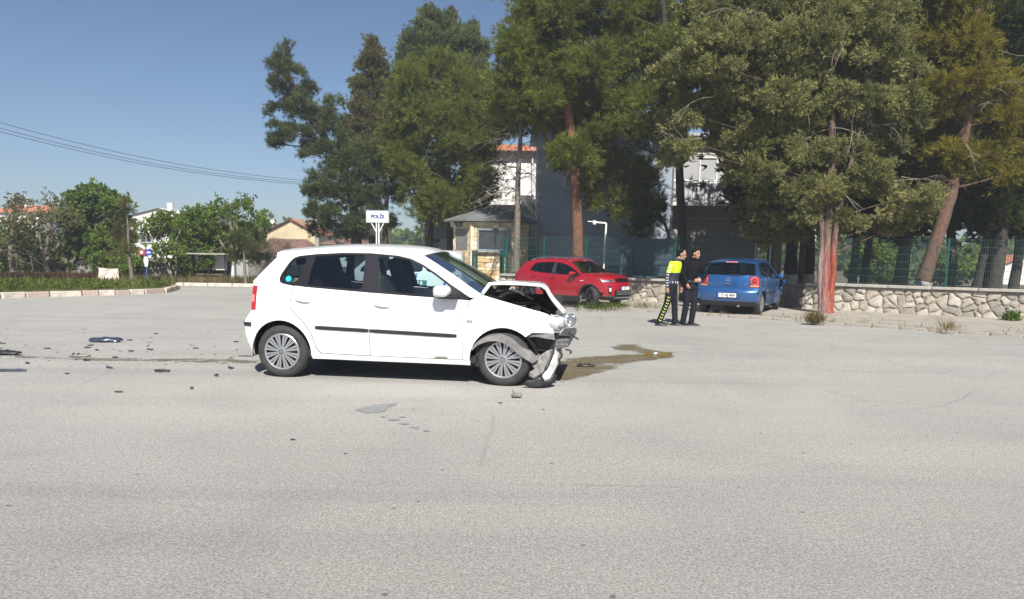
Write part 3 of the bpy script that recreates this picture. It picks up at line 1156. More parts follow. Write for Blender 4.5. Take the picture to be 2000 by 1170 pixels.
# folded lip along the near edge and the pressed frame under the bonnet
mb = MB()
mb.tube([Vector((x, -.725, z - .010)) for x, z in nb], [.009] + [.014] * (len(nb) - 2) + [.009], 8)
mb.build('bonnet_lip', 'paint_white', bo, smooth=60)
mb = MB()
Q = [[Vector((p.x, p.y + .03, p.z - .035)) for p in row[:10]] for row in P[1:-2]]
mb.grid(Q)
mb.build('bonnet_shade_frame', 'engine_grey', bo, smooth=30)  # whitish underside in reality; the bonnet's shade is put in as dark grey
for x0, x1 in ((1.06, 1.10), (1.52, 1.56)):
    mb = MB()
    mb.box(((x0 + x1) / 2, -.62, 1.035), (.03, .16, .03), Matrix.Rotation(.4, 3, 'Y'))
    mb.build('frame_stiffener', 'under_white', bo)
# engine bay
mb = MB()
mb.box((1.30, 0, .52), (.75, 1.25, .30))
mb.box((1.05, 0, .70), (.18, 1.30, .36))
mb.box((1.30, .60, .72), (.8, .04, .36))
eb = mb.build('engine_bay', 'black_plastic', wc)
mb = MB()
mb.box((1.28, -.02, .76), (.42, .55, .14), Matrix.Rotation(.05, 3, 'Y'), .85)
bevel(mb.build('engine_cover', 'engine_grey', eb), .02)
mb = MB()
mb.box((1.33, -.45, .74), (.24, .18, .16))
mb.box((1.33, -.45, .83), (.26, .2, .02))
bevel(mb.build('battery', 'black_plastic', eb), .01)
mb = MB()
mb.tube(smooth_path([(1.10, -.55, .90), (1.22, -.5, .97), (1.34, -.46, .96), (1.46, -.48, .90)]), .014, 8)
mb.tube([(1.12, -.60, .93), (1.22, -.56, .985)], .02, 8)
mb.tube([(1.28, -.40, .975), (1.40, -.36, .925)], .018, 8)
mb.build('bonnet_hinge_and_hoses', 'scuffed_plastic', eb, smooth=60)
mb = MB()
mb.tube([(1.24, -.56, 1.01), (1.34, -.53, .975), (1.37, -.52, .945)], .011, 8)
mb.build('washer_bottle_neck', 'white_paint', eb, smooth=60)
mb = MB()
P = []
for i in range(7):
    P.append([Vector((1.40 + .06 * i, -.66 + .05 * j, .845 + .035 * math.sin(i * 1.1) * (1 - j / 5) + .02 * math.sin(3 * j) - i * .006)) for j in range(5)])
mb.grid(P)
o = mb.build('torn_splash_shield', 'black_plastic', eb, smooth=60)
# front structure
mb = MB()
mb.box((1.50, .03, .50), (.06, 1.05, .40), Matrix.Rotation(.12, 3, 'Y'))
mb.box((1.58, 0, .34), (.12, 1.0, .05))
mb.box((1.60, -.60, .62), (.22, .12, .08))
mb.box((1.52, -.54, .40), (.25, .08, .30))
mb.box((1.62, -.50, .24), (.10, .2, .16), Matrix.Rotation(.4, 3, 'Y'))
fs_ = mb.build('front_carrier', 'black_plastic', wc)
mb = MB()
for i in range(9):
    mb.box((1.553 , .0, .33 + .042 * i), (.012, .95, .012))
mb.build('radiator_fin', 'engine_grey', fs_)
mb = MB()
mb.prism([(1.715, .405), (1.735, .500), (1.865, .515), (1.885, .495), (1.880, .440), (1.845, .425), (1.745, .392)], 1.25, Matrix.Translation((0, -.70, 0)))
cb = bevel(mb.build('crash_beam', 'engine_grey', wc), .012)
for x in (1.75, 1.80, 1.85):
    mb = MB()
    mb.lathe([(.012, -.708), (.009, -.712), (.001, -.712)], 12, 'Y', (x, 0, .455))
    mb.build('beam_bolt', 'silver', cb, smooth=30)
mb = MB()
mb.tube([(1.86, -.66, .575), (1.97, -.72, .515)], .008, 6)
mb.build('torn_wiring', 'black_plastic', cb, smooth=60)
mb = MB()
mb.tube(smooth_path([(1.84, -.68, .40), (1.885, -.70, .395), (1.90, -.70, .375), (1.885, -.70, .36)], 3), .009, 6)
mb.build('torn_wiring', 'black_plastic', cb, smooth=60)
mb = MB()
mb.tube(smooth_path([(1.78, -.66, .40), (1.80, -.68, .33), (1.775, -.68, .29), (1.79, -.68, .25)], 3), .012, 6)
mb.build('torn_wiring', 'black_plastic', cb, smooth=60)
mb = MB()
mb.tube(smooth_path([(1.70, -.66, .42), (1.72, -.70, .36), (1.70, -.7, .3)], 3), .008, 6)
mb.build('torn_wiring', 'black_plastic', cb, smooth=60)
# bumper bracket under the wing
mb = MB()
top = [(1.41, .555), (1.50, .578), (1.60, .576), (1.72, .568)]
bot = [(1.43, .515), (1.52, .535), (1.61, .520), (1.73, .505)]
for i in range(3):
    mb.prism([top[i], top[i + 1], bot[i + 1], bot[i]], .05, Matrix.Translation((0, -.755, 0)))
for i in range(7):
    x = 1.46 + .04 * i
    mb.box((x, -.758, .548), (.006, .012, .036))
mb.build('bumper_bracket', 'grey_plastic', wc)
# headlamp: two round units knocked out of their seat and turned outwards
hl = MB()
axd = Vector((.58, -.80, .12)).normalized()
q = Vector((0, 0, 1)).rotation_difference(axd).to_matrix()
def lampcan(mb, c, r, d):
    mb.lathe([(r * .55, -d), (r * .9, -d * .55), (r, 0), (r * 1.04, .012), (r * .93, .014)], 32, 'Z')
c1, c2 = Vector((1.735, -.695, .668)), Vector((1.880, -.685, .712))
for c, r, d in ((c1, .090, .13), (c2, .074, .16)):
    t_ = MB()
    lampcan(t_, c, r, d)
    hl.add([q @ Vector(p) + c for p in t_.v], t_.f)
hl.tube([c1 - axd * .06, c2 - axd * .07], [.085, .070], 16)
hl.tube([c1 - axd * .02 + Vector((-.07, 0, .02)), c1 - axd * .02 + Vector((.04, 0, -.01))], [.085, .08], 16)
hp = hl.build('headlamp', 'lamp_housing' if 'lamp_housing' in MATS else mat('lamp_housing', (.55, .56, .56), .3, metal=.3), wc, smooth=40)
for c, r in ((c1, .088), (c2, .072)):
    bl = MB()
    bl.lathe([(.012, -.055), (r * .45, -.045), (r * .8, -.02), (r * .93, .004)], 28, 'Z')
    bl.lathe([(.001, -.01), (.014, -.012), (.016, -.05)], 14, 'Z')
    bl.v = [tuple(q @ Vector(p) + c) for p in bl.v]
    bl.build('reflector_bowl', 'lamp_bowl', hp, smooth=40)
    ln = MB()
    ln.lathe([(r * 1.03, .010), (r * .85, .022), (r * .5, .030), (.001, .033)], 28, 'Z')
    ln.v = [tuple(q @ Vector(p) + c) for p in ln.v]
    ln.build('lamp_lens', 'lens_clear', hp, smooth=60)
# the far headlamp still sits in the wing
fl = MB()
fl.lathe([(.06, -.1), (.09, -.02), (.085, .02), (.04, .035), (.001, .038)], 24, 'X', (1.70, .62, .68))
fl.build('headlamp', 'lamp_bowl', wc, smooth=50)
# sprung wheel arch liner lying on the tyre
up = smooth_path([(.868, 0, .405), (.93, 0, .475), (1.03, 0, .535), (1.156, 0, .556), (1.284, 0, .520), (1.37, 0, .455), (1.46, 0, .392), (1.570, 0, .318)], 3)
lo = smooth_path([(.872, 0, .375), (.94, 0, .435), (1.05, 0, .478), (1.156, 0, .480), (1.25, 0, .440), (1.33, 0, .380), (1.41, 0, .322), (1.515, 0, .262)], 3)
P = [[Vector((p.x, -.62, p.z + .012)) for p in up], [Vector((p.x, -.79, p.z)) for p in up], [Vector((p.x, -.835, p.z * .75 + l.z * .25)) for p, l in zip(up, lo)], [Vector((l.x, -.842, l.z)) for l in lo], [Vector((l.x, -.83, l.z - .006)) for l in lo]]
mb = MB()
mb.grid(P)
o = mb.build('wheel_arch_liner', 'scuffed_plastic', wc, smooth=40)
o['label'] = 'scuffed grey wheel arch liner sprung loose over the tyre'
# torn bumper hanging by the front wheel
def shard(name, poly, m, yf, parent, step=.035, th=.008, ripple=0.0):
    V, T, lp = tri2d(poly, [], step)
    mb = MB()
    mb.add([Vector((x, yf(x, z) + ripple * math.sin(55 * x + 20 * z), z)) for x, z in V], T)
    o = mb.build(name, m, parent, smooth=40)
    md = o.modifiers.new('thickness', 'SOLIDIFY')
    md.thickness = th
    return o
yb = lambda x, z: -.80 + max(0, (x - 1.55)) ** 2 * 3.0 + .10 * (z - .2)
tb = shard('torn_bumper', round_poly([(1.585, .345), (1.66, .395), (1.715, .405), (1.70, .33), (1.655, .22), (1.60, .145), (1.53, .105), (1.475, .115), (1.478, .165), (1.53, .20), (1.50, .235), (1.535, .265)], 0, .2), 'torn_grey' if 'torn_grey' in MATS else mat('torn_grey', (.30, .29, .275), .6, col2=(.15, .145, .14), vscale=12), yb, wc, step=.02, ripple=.013)
tb['label'] = 'torn ribbed bumper end hanging beside the front wheel'
shard('bumper_skin', round_poly([(1.73, .415), (1.795, .395), (1.785, .34), (1.755, .30), (1.77, .25), (1.735, .17), (1.69, .105), (1.645, .07), (1.612, .135), (1.66, .20), (1.70, .28)], 0, .2), mat('torn_white', (.55, .55, .54), .45, var=.25, vscale=9), lambda x, z: yb(x, z) - .02 + .012 * math.sin(40 * z), tb, step=.025)
shard('bumper_grille', round_poly([(1.40, .035), (1.45, .085), (1.52, .095), (1.605, .135), (1.648, .062), (1.69, .10), (1.735, .165), (1.765, .12), (1.74, .055), (1.66, .018), (1.52, .008)], 1, .2), 'black_plastic', lambda x, z: yb(x, z) - .012, tb)
shard('bumper_stay', [(1.71, .41), (1.735, .42), (1.70, .27), (1.655, .19), (1.64, .21), (1.685, .31)], 'black_plastic', lambda x, z: yb(x, z) - .028, tb)
# stickers on the quarter window
mb = MB()
cx, cz = -1.172, 1.070
def sy(x, z): return -(HB.W(x, z) - .010)
mb.add([(cx, sy(cx, cz), cz)] + [(cx + .032 * math.cos(a), sy(cx + .032 * math.cos(a), cz + .032 * math.sin(a)), cz + .032 * math.sin(a)) for a in [2 * math.pi * i / 24 for i in range(24)]], [(0, i + 1, (i + 1) % 24 + 1) for i in range(24)])
mb.build('window_sticker', 'sticker_cyan', wc)

# ------------------------------------------------------------------ the blue hatchback against the wall
Mb = [ (Vector((random.uniform(.2, 1.8), -.8, random.uniform(.3, .95))), random.uniform(.10, .22), random.uniform(-.05, .02)) for _ in range(26)]
def dent_blue(p):
    if p.x < .15 or p.y > 0:
        return p
    k = min(1, (p.x - .15) / .6)
    q_ = Vector(p)
    for c, r, a in Mb:
        d = ((p.x - c.x) ** 2 + (p.z - c.z) ** 2) / (r * r)
        q_.y -= a * k * math.exp(-d) * 1.6
    if p.x > 1.0:
        q_.y += (p.x - 1.0) * .16
        q_.z += .03 * math.sin(9 * p.x) * min(1, (p.x - 1.0) * 3)
    return q_
bR, bL = gpt(1480, 614.5, .07), gpt(1372, 611.5, .07)
hd = R(61)
axb = Vector((math.cos(hd), math.sin(hd), 0))
rtb = Vector((math.sin(hd), -math.cos(hd), 0))
org = Vector((bR.x, bR.y, 0)) - rtb * .70 + axb * 1.235
bc = thing('hatchback', 'blue hatchback with crumpled front wing stopped against the wall end', 'car', (org.x, org.y, -.125), hd)
hatchback(bc, MATS['paint_blue'], rear_style='b', dent=dent_blue, door_open=True)
wheel(bc, 1.195, -.80, .283, -1, steer=R(14), tilt=R(5))
wheel(bc, 1.195, .785, .283, 1, steer=R(14))
# its bonnet and front
loft('bonnet', HB, [(.957, .957, 1.15, .950), (1.2, .90, 1.40, .965), (1.40, .85, 1.55, .90), (1.62, .78, 1.72, .83)], 'paint_blue', bc, sub=4, dent=lambda p: Vector((p.x, p.y, p.z + .03 * math.sin(8 * p.x + 5 * p.y))), thick=.01)
loft('front_bumper', HB, [(1.66, .76, 1.74, .76), (1.70, .62, 1.80, .62), (1.72, .50, 1.82, .50), (1.68, .35, 1.78, .33), (1.60, .22, 1.70, .2)], 'paint_blue', bc, dent=lambda p: Vector((p.x + .05 * math.sin(6 * p.y + 9 * p.z), p.y, p.z)))
mb = MB()
P = [[Vector((1.38 + .11 * i + .03 * math.sin(j * 2.1), -.80 - .10 * math.sin(i * 1.3 + j * .8) + .02 * j, .84 - .085 * j + .04 * math.sin(i * 2.2 + j))) for j in range(6)] for i in range(4)]
mb.grid(P)
cw = mb.build('crumpled_wing', 'paint_blue', bc, smooth=25)
md = cw.modifiers.new('thickness', 'SOLIDIFY'); md.thickness = .006
# rear furniture
Mr = Matrix.Translation((-1.838, 0, .505)) @ Matrix(((0, 0, -1), (-1, 0, 0), (0, 1, 0))).to_4x4()
mb = MB()
mb.box((-1.828, 0, .505), (.016, .66, .150))
bevel(mb.build('plate_recess', 'paint_blue', bc), .008)
plate(bc, '15 AJ 464', Mr, wd=.50)
emblem('badge', 'chrome', bc, Matrix.Translation((-1.738, 0, .905)) @ Matrix(((0, 0, -1), (-1, 0, 0), (0, 1, 0))).to_4x4(), .052)
mb = MB()
mb.box((-1.740, 0, .775), (.02, .17, .022))
bevel(mb.build('tailgate_handle', 'dark_trim', bc), .006)
mb = MB()
mb.box((-1.742, 0, .792), (.03, .18, .014))
bevel(mb.build('handle_ledge', 'chrome', bc), .004)
marks(bc, 'blurred_badge', 'silver', Matrix.Translation((-1.700, .46, .80)) @ Matrix.Rotation(R(10), 4, 'Z') @ Matrix(((0, 0, -1), (-1, 0, 0), (0, 1, 0))).to_4x4(), [(-.035, 0, .06, .016), (.04, 0, .04, .016)])
marks(bc, 'blurred_badge', 'silver', Matrix.Translation((-1.702, -.44, .80)) @ Matrix.Rotation(R(-10), 4, 'Z') @ Matrix(((0, 0, -1), (-1, 0, 0), (0, 1, 0))).to_4x4(), [(-.03, 0, .014, .03), (0, 0, .016, .034), (.034, 0, .012, .026)])
mb = MB()
mb.tube([(-1.70, -.02, 1.045), (-1.715, -.25, 1.028), (-1.69, -.38, 1.022)], [.012, .009, .006], 6)
mb.build('rear_wiper', 'black_plastic', bc, smooth=60)
mb = MB()
rr = []
for i in range(9):
    t = i / 8
    rr.append([(-1.40 - .03 * math.sin(k_), -.17 + .34 * t + .0, .985 + .045 * math.sin(math.pi * t) * (.5 + .5 * math.sin(k_)) + .02 * math.sin(5 * t)) for k_ in [2 * math.pi * q_ / 8 for q_ in range(8)]])
mb.rings(rr)
mb.build('cloth_on_parcel_shelf', mat('yellow_cloth', (.55, .47, .12), .8), bc, smooth=60)
mb = MB()
mb.tube([(-1.62, -.30, .235), (-1.80, -.30, .228)], .028, 10)
mb.build('exhaust_pipe', 'silver', bc, smooth=40)

# ------------------------------------------------------------------ the red crossover
RB = Body([0, .1, .15, .3, .55, .72, .88, .97, 1.15, 1.28, 1.40], [.72, .735, .75, .77, .79, .788, .770, .735, .645, .575, .50],
          [-1.95, -1.75, -1.6, -1.4, -1.0, 1.05, 1.35, 1.5, 1.65, 1.8], [.76, .85, .91, .955, 1, 1, .975, .935, .87, .78],
          [(-1.16, .28, .38, .012), (1.17, .28, .38, .012)])
mat('dark_alloy', (.05, .05, .055), .35, metal=.6)
fwp = gpt(990 + 1190 / 7.407, 480 + 880 / 7.407, .07)
YR = R(-40)
axr = Vector((math.cos(YR), math.sin(YR), 0))
nr = Vector((axr.y, -axr.x, 0))
orr = Vector((fwp.x, fwp.y, 0)) - nr * .76 - axr * 1.17
rc = thing('crossover_car', 'red crossover with silver roof rails parked on the pavement by the wall', 'car', (orr.x, orr.y, -.125), YR)
def red_car(root):
    pm = MATS['paint_red']
    ra, fa = (-1.16, .28, .375), (1.17, .28, .375)
    ri, fi = (-1.16, .28, .328), (1.17, .28, .328)
    roof = [(-1.36, 1.222), (-1.20, 1.262), (-1.018, 1.295), (-.75, 1.325), (-.5, 1.337), (-.25, 1.340), (-.02, 1.330), (.16, 1.308), (.28, 1.283), (.385, 1.250)]
    ap = [(.60, 1.118), (.75, 1.025), (.90, .925)]
    dtop = [(.83, .888), (.72, .962), (.588, 1.038), (.46, 1.100), (.342, 1.148), (.22, 1.188), (.06, 1.224), (-.14, 1.243), (-.336, 1.249), (-.65, 1.238), (-.90, 1.215), (-.955, 1.195), (-1.10, .992)]
    dbot = [(-.95, .955), (-.6, .930), (-.16, .902), (.3, .888), (.60, .882)]
    for side in (-1, 1):
        body = [(-.775, .275)] + arc(*ra, 0, 165, 16) + [(-1.66, .42), (-1.715, .55), (-1.723, .694), (-1.700, .80), (-1.640, .90), (-1.52, 1.03), (-1.385, 1.175)] + roof + ap + [(.845, .895)] + dtop + [(-1.03, .93), (-1.00, .80), (-.96, .68), (-.83, .52), (-.79, .40), (-.772, .28)]
        panel('body_side', RB, body, side, pm, root)
        rd = [(-.765, .28), (-.783, .40), (-.823, .517), (-.952, .677), (-.99, .80), (-1.022, .926), (-1.09, .985), (-.95, .950), (-.6, .925), (-.175, .899), (-.165, .28)]
        fd = [(-.157, .28), (-.167, .897), (.3, .884), (.60, .877), (.83, .884), (.805, .80), (.775, .60), (.765, .28)]
        r = panel('rear_door', RB, rd, side, pm, root)
        f = panel('front_door', RB, fd, side, pm, root)
        handle(f, RB, -.245, -.06, .795, .800, side, pm)
        handle(r, RB, -1.0 + .03, -.81, .815, .812, side, pm)
        dlo = dtop + dbot
        qg = [(-1.03, 1.0), (-.93, 1.165), (-.90, 1.185), (-.90, .985)]
        rg = [(-.865, .975), (-.865, 1.200), (-.60, 1.222), (-.30, 1.232), (-.25, 1.228), (-.235, .925)]
        fg = [(-.10, .918), (-.135, 1.222), (.05, 1.203), (.22, 1.168), (.342, 1.128), (.46, 1.080), (.60, 1.005), (.66, .968), (.64, .905), (.3, .908)]
        fr = panel('window_surround', RB, dlo, side, 'dark_trim', root, [qg, rg, fg], step=.06, inset=.006)
        for pg, gm in ((qg, 'glass_dark'), (rg, 'glass_dark'), (fg, 'glass_dark')):
            panel('window_pane', RB, pg, side, gm, fr, inset=.014, flange=0, step=.1)
        for xx in (-.205, -.135):
            mb = MB()
            mb.tube([(xx - .02, side * (RB.W(xx, 1.22) + .002), 1.225), (xx + .01, side * (RB.W(xx, .92) + .002), .92)], .004, 5)
            mb.build('pillar_trim', 'chrome', fr)
        fe = [(.772, .28)] + arc(*fa, 180, 22, 16) + [(1.60, .42), (1.622, .52), (1.60, .66), (1.55, .77), (1.50, .835), (1.40, .868), (1.20, .908), (.917, .948), (.90, .925), (.842, .886), (.812, .80), (.782, .60)]
        fp = panel('fender', RB, fe, side, pm, root)
        mb = MB()
        mb.box((.90, side * (RB.W(.90, .735) + .003), .735), (.10, .012, .018))
        mb.build('side_indicator', 'white_paint', fp)
        # black cladding round the arches and along the sill
        for (c, i_) in ((ra, ri), (fa, fi)):
            ring = arc(*c, -4, 184, 20) + arc(*i_, 186, -6, 20)
            panel('arch_cladding', RB, ring, side, 'black_plastic', root, inset=-.012, flange=.03, step=.05)
        sill = [(-.79, .275), (.80, .275), (.835, .22), (.83, .14), (-.80, .14), (-.83, .22)]
        panel('sill_cladding', RB, sill, side, 'black_plastic', root, inset=-.008, flange=.03)
        mb = MB()
        mb.box((0, side * .73, .275), (1.5, .012, .03))
        wheel_well(root, *ri, side, .77)
        wheel_well(root, *fi, side, .77)
        rb = [(-1.16 + .375 * math.cos(R(165)), .28 + .375 * math.sin(R(165))), (-1.535, .26), (-1.60, .18), (-1.68, .28), (-1.70, .42), (-1.66, .44)]
        panel('rear_bumper_side', RB, rb, side, 'black_plastic', root)
        mirror_part(root, RB, .60, .935, side, pm, .15)
        # roof rail
        mb = MB()
        pts = [(x, side * (RB.W(x, z) - .035), z + .055 - .04 * (abs(t - .5) * 2) ** 6) for t, (x, z) in [(i / (len(roof) - 2), roof[i + 1]) for i in range(len(roof) - 1)]]
        pts = smooth_path(pts, 4)
        mb.tube(pts, .016, 8)
        for q_ in (3, len(pts) // 2, len(pts) - 4):
            mb.box(pts[q_] - Vector((0, 0, .03)), (.06, .02, .05))
        mb.build('roof_rail', 'chrome', root, smooth=60)
    rows = []
    for i in range(15):
        t = i / 14
        x = -1.36 + 1.745 * t
        z = float(np.interp(x, [p[0] for p in roof], [p[1] for p in roof]))
        rows.append((x, z, x - .05 + .14 * t, z + .04))
    loft('roof', RB, rows, pm, root, sub=1, k=2.6)
    loft('tailgate_spoiler', RB, [(-1.36, 1.222, -1.41, 1.262), (-1.40, 1.19, -1.50, 1.225), (-1.38, 1.17, -1.44, 1.195)], pm, root)
    loft('rear_window', RB, [(-1.385, 1.175, -1.45, 1.19), (-1.52, 1.03, -1.60, 1.03), (-1.63, .91, -1.70, .90)], 'glass_dark', root)
    loft('tailgate', RB, [(-1.64, .90, -1.71, .90), (-1.70, .80, -1.79, .80), (-1.723, .694, -1.82, .69), (-1.715, .55, -1.82, .55)], pm, root, k=3)
    loft('rear_bumper', RB, [(-1.715, .55, -1.82, .55), (-1.70, .42, -1.82, .42), (-1.60, .18, -1.75, .18)], 'black_plastic', root, k=3)
    for s in (-1, 1):
        loft('tail_lamp', RB, [(-1.655, .885, -1.73, .885), (-1.705, .80, -1.80, .80), (-1.722, .73, -1.82, .73)], 'lamp_red_dark', root, t0=s * .72, t1=s * 1.02, nt=6, inset=-.006)
    loft('windscreen', RB, [(.39, 1.250, .47, 1.287), (.65, 1.088, .78, 1.11), (.915, .928, 1.06, .945)], 'glass_screen', root, inset=.02, sub=4, k=2.2)
    loft('scuttle', RB, [(.88, .925, 1.02, .950), (.96, .925, 1.13, .945)], 'black_plastic', root, inset=.04)
    loft('bonnet', RB, [(.917, .948, 1.06, .965), (1.2, .908, 1.32, .945), (1.38, .873, 1.52, .915), (1.50, .838, 1.70, .865)], pm, root, sub=4, k=2.6)
    # nose
    rowsn = [(1.50, .835, 1.70, .865), (1.55, .77, 1.775, .79), (1.60, .66, 1.83, .66), (1.622, .52, 1.86, .52), (1.60, .42, 1.855, .40), (1.55, .30, 1.82, .27)]
    fb = loft('front_bumper', RB, rowsn, pm, root, k=2.8, nt=26, sub=4)
    def face(name, rws, m, t0, t1, par, ins=-.008, nt=10, k=2.8):
        rws = [(a + .010, b, c + .010, d) for a, b, c, d in rws]
        return loft(name, RB, rws, m, par, t0=t0, t1=t1, nt=nt, inset=ins, k=k)
    gr = face('upper_grille', [(1.535, .792, 1.762, .806), (1.57, .735, 1.80, .735)], 'dark_trim', -.46, .46, root)
    face('grille_surround', [(1.528, .806, 1.757, .823), (1.540, .790, 1.768, .806)], 'chrome', -.50, .50, gr)
    face('grille_surround', [(1.570, .737, 1.808, .737), (1.578, .718, 1.816, .718)], 'chrome', -.48, .48, gr)
    lg = face('lower_grille', [(1.628, .49, 1.868, .48), (1.625, .43, 1.868, .41), (1.60, .34, 1.85, .315)], 'dark_trim', -.60, .60, root)
    for zz in (.45, .41, .37):
        face('grille_slat', [(1.632, zz + .006, 1.878, zz), (1.632, zz - .008, 1.878, zz - .014)], 'grey_plastic', -.54, .54, lg)
    face('bumper_lip', [(1.60, .335, 1.855, .31), (1.62, .30, 1.885, .28), (1.57, .265, 1.84, .24), (1.52, .20, 1.78, .18)], 'black_plastic', -1.0, 1.0, root, k=3.0)
    face('skid_plate', [(1.615, .31, 1.888, .288), (1.60, .27, 1.875, .25)], 'silver', -.66, .66, root, ins=-.012)
    for s in (-1, 1):
        hl_ = face('headlamp', [(1.47, .822, 1.72, .835), (1.52, .775, 1.77, .785), (1.57, .715, 1.82, .72)], 'lamp_bowl', s * .56, s * 1.005, root, ins=-.010)
        face('lamp_divider', [(1.50, .80, 1.745, .81), (1.575, .722, 1.825, .724)], 'dark_trim', s * .70, s * .735, hl_, ins=-.016, nt=2)
        face('lamp_divider', [(1.53, .768, 1.78, .775), (1.545, .750, 1.795, .756)], 'dark_trim', s * .57, s * .70, hl_, ins=-.016, nt=4)
        fg_ = face('fog_lamp_recess', [(1.612, .60, 1.84, .60), (1.625, .50, 1.865, .50), (1.61, .40, 1.86, .39)], 'dark_trim', s * .74, s * .86, root, nt=4)
        face('fog_lamp', [(1.62, .55, 1.865, .55), (1.625, .50, 1.875, .50), (1.618, .45, 1.873, .45)], 'lens_white' if 'lens_white' in MATS else mat('lens_white', (.8, .78, .8), .2), s * .765, s * .835, fg_, ins=-.016, nt=3)
    Mp = Matrix.Translation((1.886, 0, .535)) @ Matrix(((0, 0, 1), (1, 0, 0), (0, 1, 0))).to_4x4()
    rp = plate(root, '', Mp, wd=.46, ht=.10)
    marks(rp, 'blurred_character', 'engine_grey', Mp @ Matrix.Translation((0, 0, .0055)), [(-.02, 0, .022, .058), (.012, .022, .05, .014), (.012, -.022, .05, .014), (.095, -.002, .022, .045)])
    marks(rp, 'blurred_character', 'grey_plastic', Mp @ Matrix.Translation((0, 0, .0055)), [(-.13, .016, .05, .012), (-.145, -.012, .014, .04), (.16, .014, .05, .012)])
    # cabin
    mb = MB()
    mb.box((-.2, 0, .25), (2.2, 1.4, .06))
    mb.box((-1.3, 0, .75), (.5, 1.1, .05))
    mb.box((.86, 0, .55), (.06, 1.4, .66))
    mb.box((.72, 0, .80), (.35, 1.3, .2))
    mb.build('cabin_floor', 'seat_cloth', root)
    for x, y in ((-.05, -.34), (-.05, .34), (-.85, -.36), (-.85, .36)):
        o = seat(root, x, y)
        o.scale = (1, 1, .93)
    # a paper sheet hanging behind the front window
    mb = MB()
    mb.box((.18, .50, 1.08), (.30, .01, .18), Matrix.Rotation(.1, 3, 'Y'))
    mb.build('sun_shade', 'under_white', root)
    mb = MB()
    mb.box((0, 0, .20), (1.6, 1.3, .06))
    mb.box((1.25, 0, .30), (.8, .8, .22))
    mb.tube([(-1.16, -.68, .29), (-1.16, .68, .29)], .035, 8)
    mb.tube([(1.17, -.62, .29), (1.17, .62, .29)], .03, 8)
    mb.build('underbody', 'black_plastic', root)
    for s in (-1, 1):
        wheel(root, -1.16, s * .765, .29, s, .292, .19, .18, 'dark')
        wheel(root, 1.17, s * (.765 if s < 0 else .75), .29, s, .292, .19, .18, 'dark', steer=R(-24))
        mb = MB()
        mb.box((.86, s * .755, .20), (.012, .05, .20))
        mb.build('mud_flap', 'grey_plastic', root)
red_car(rc)

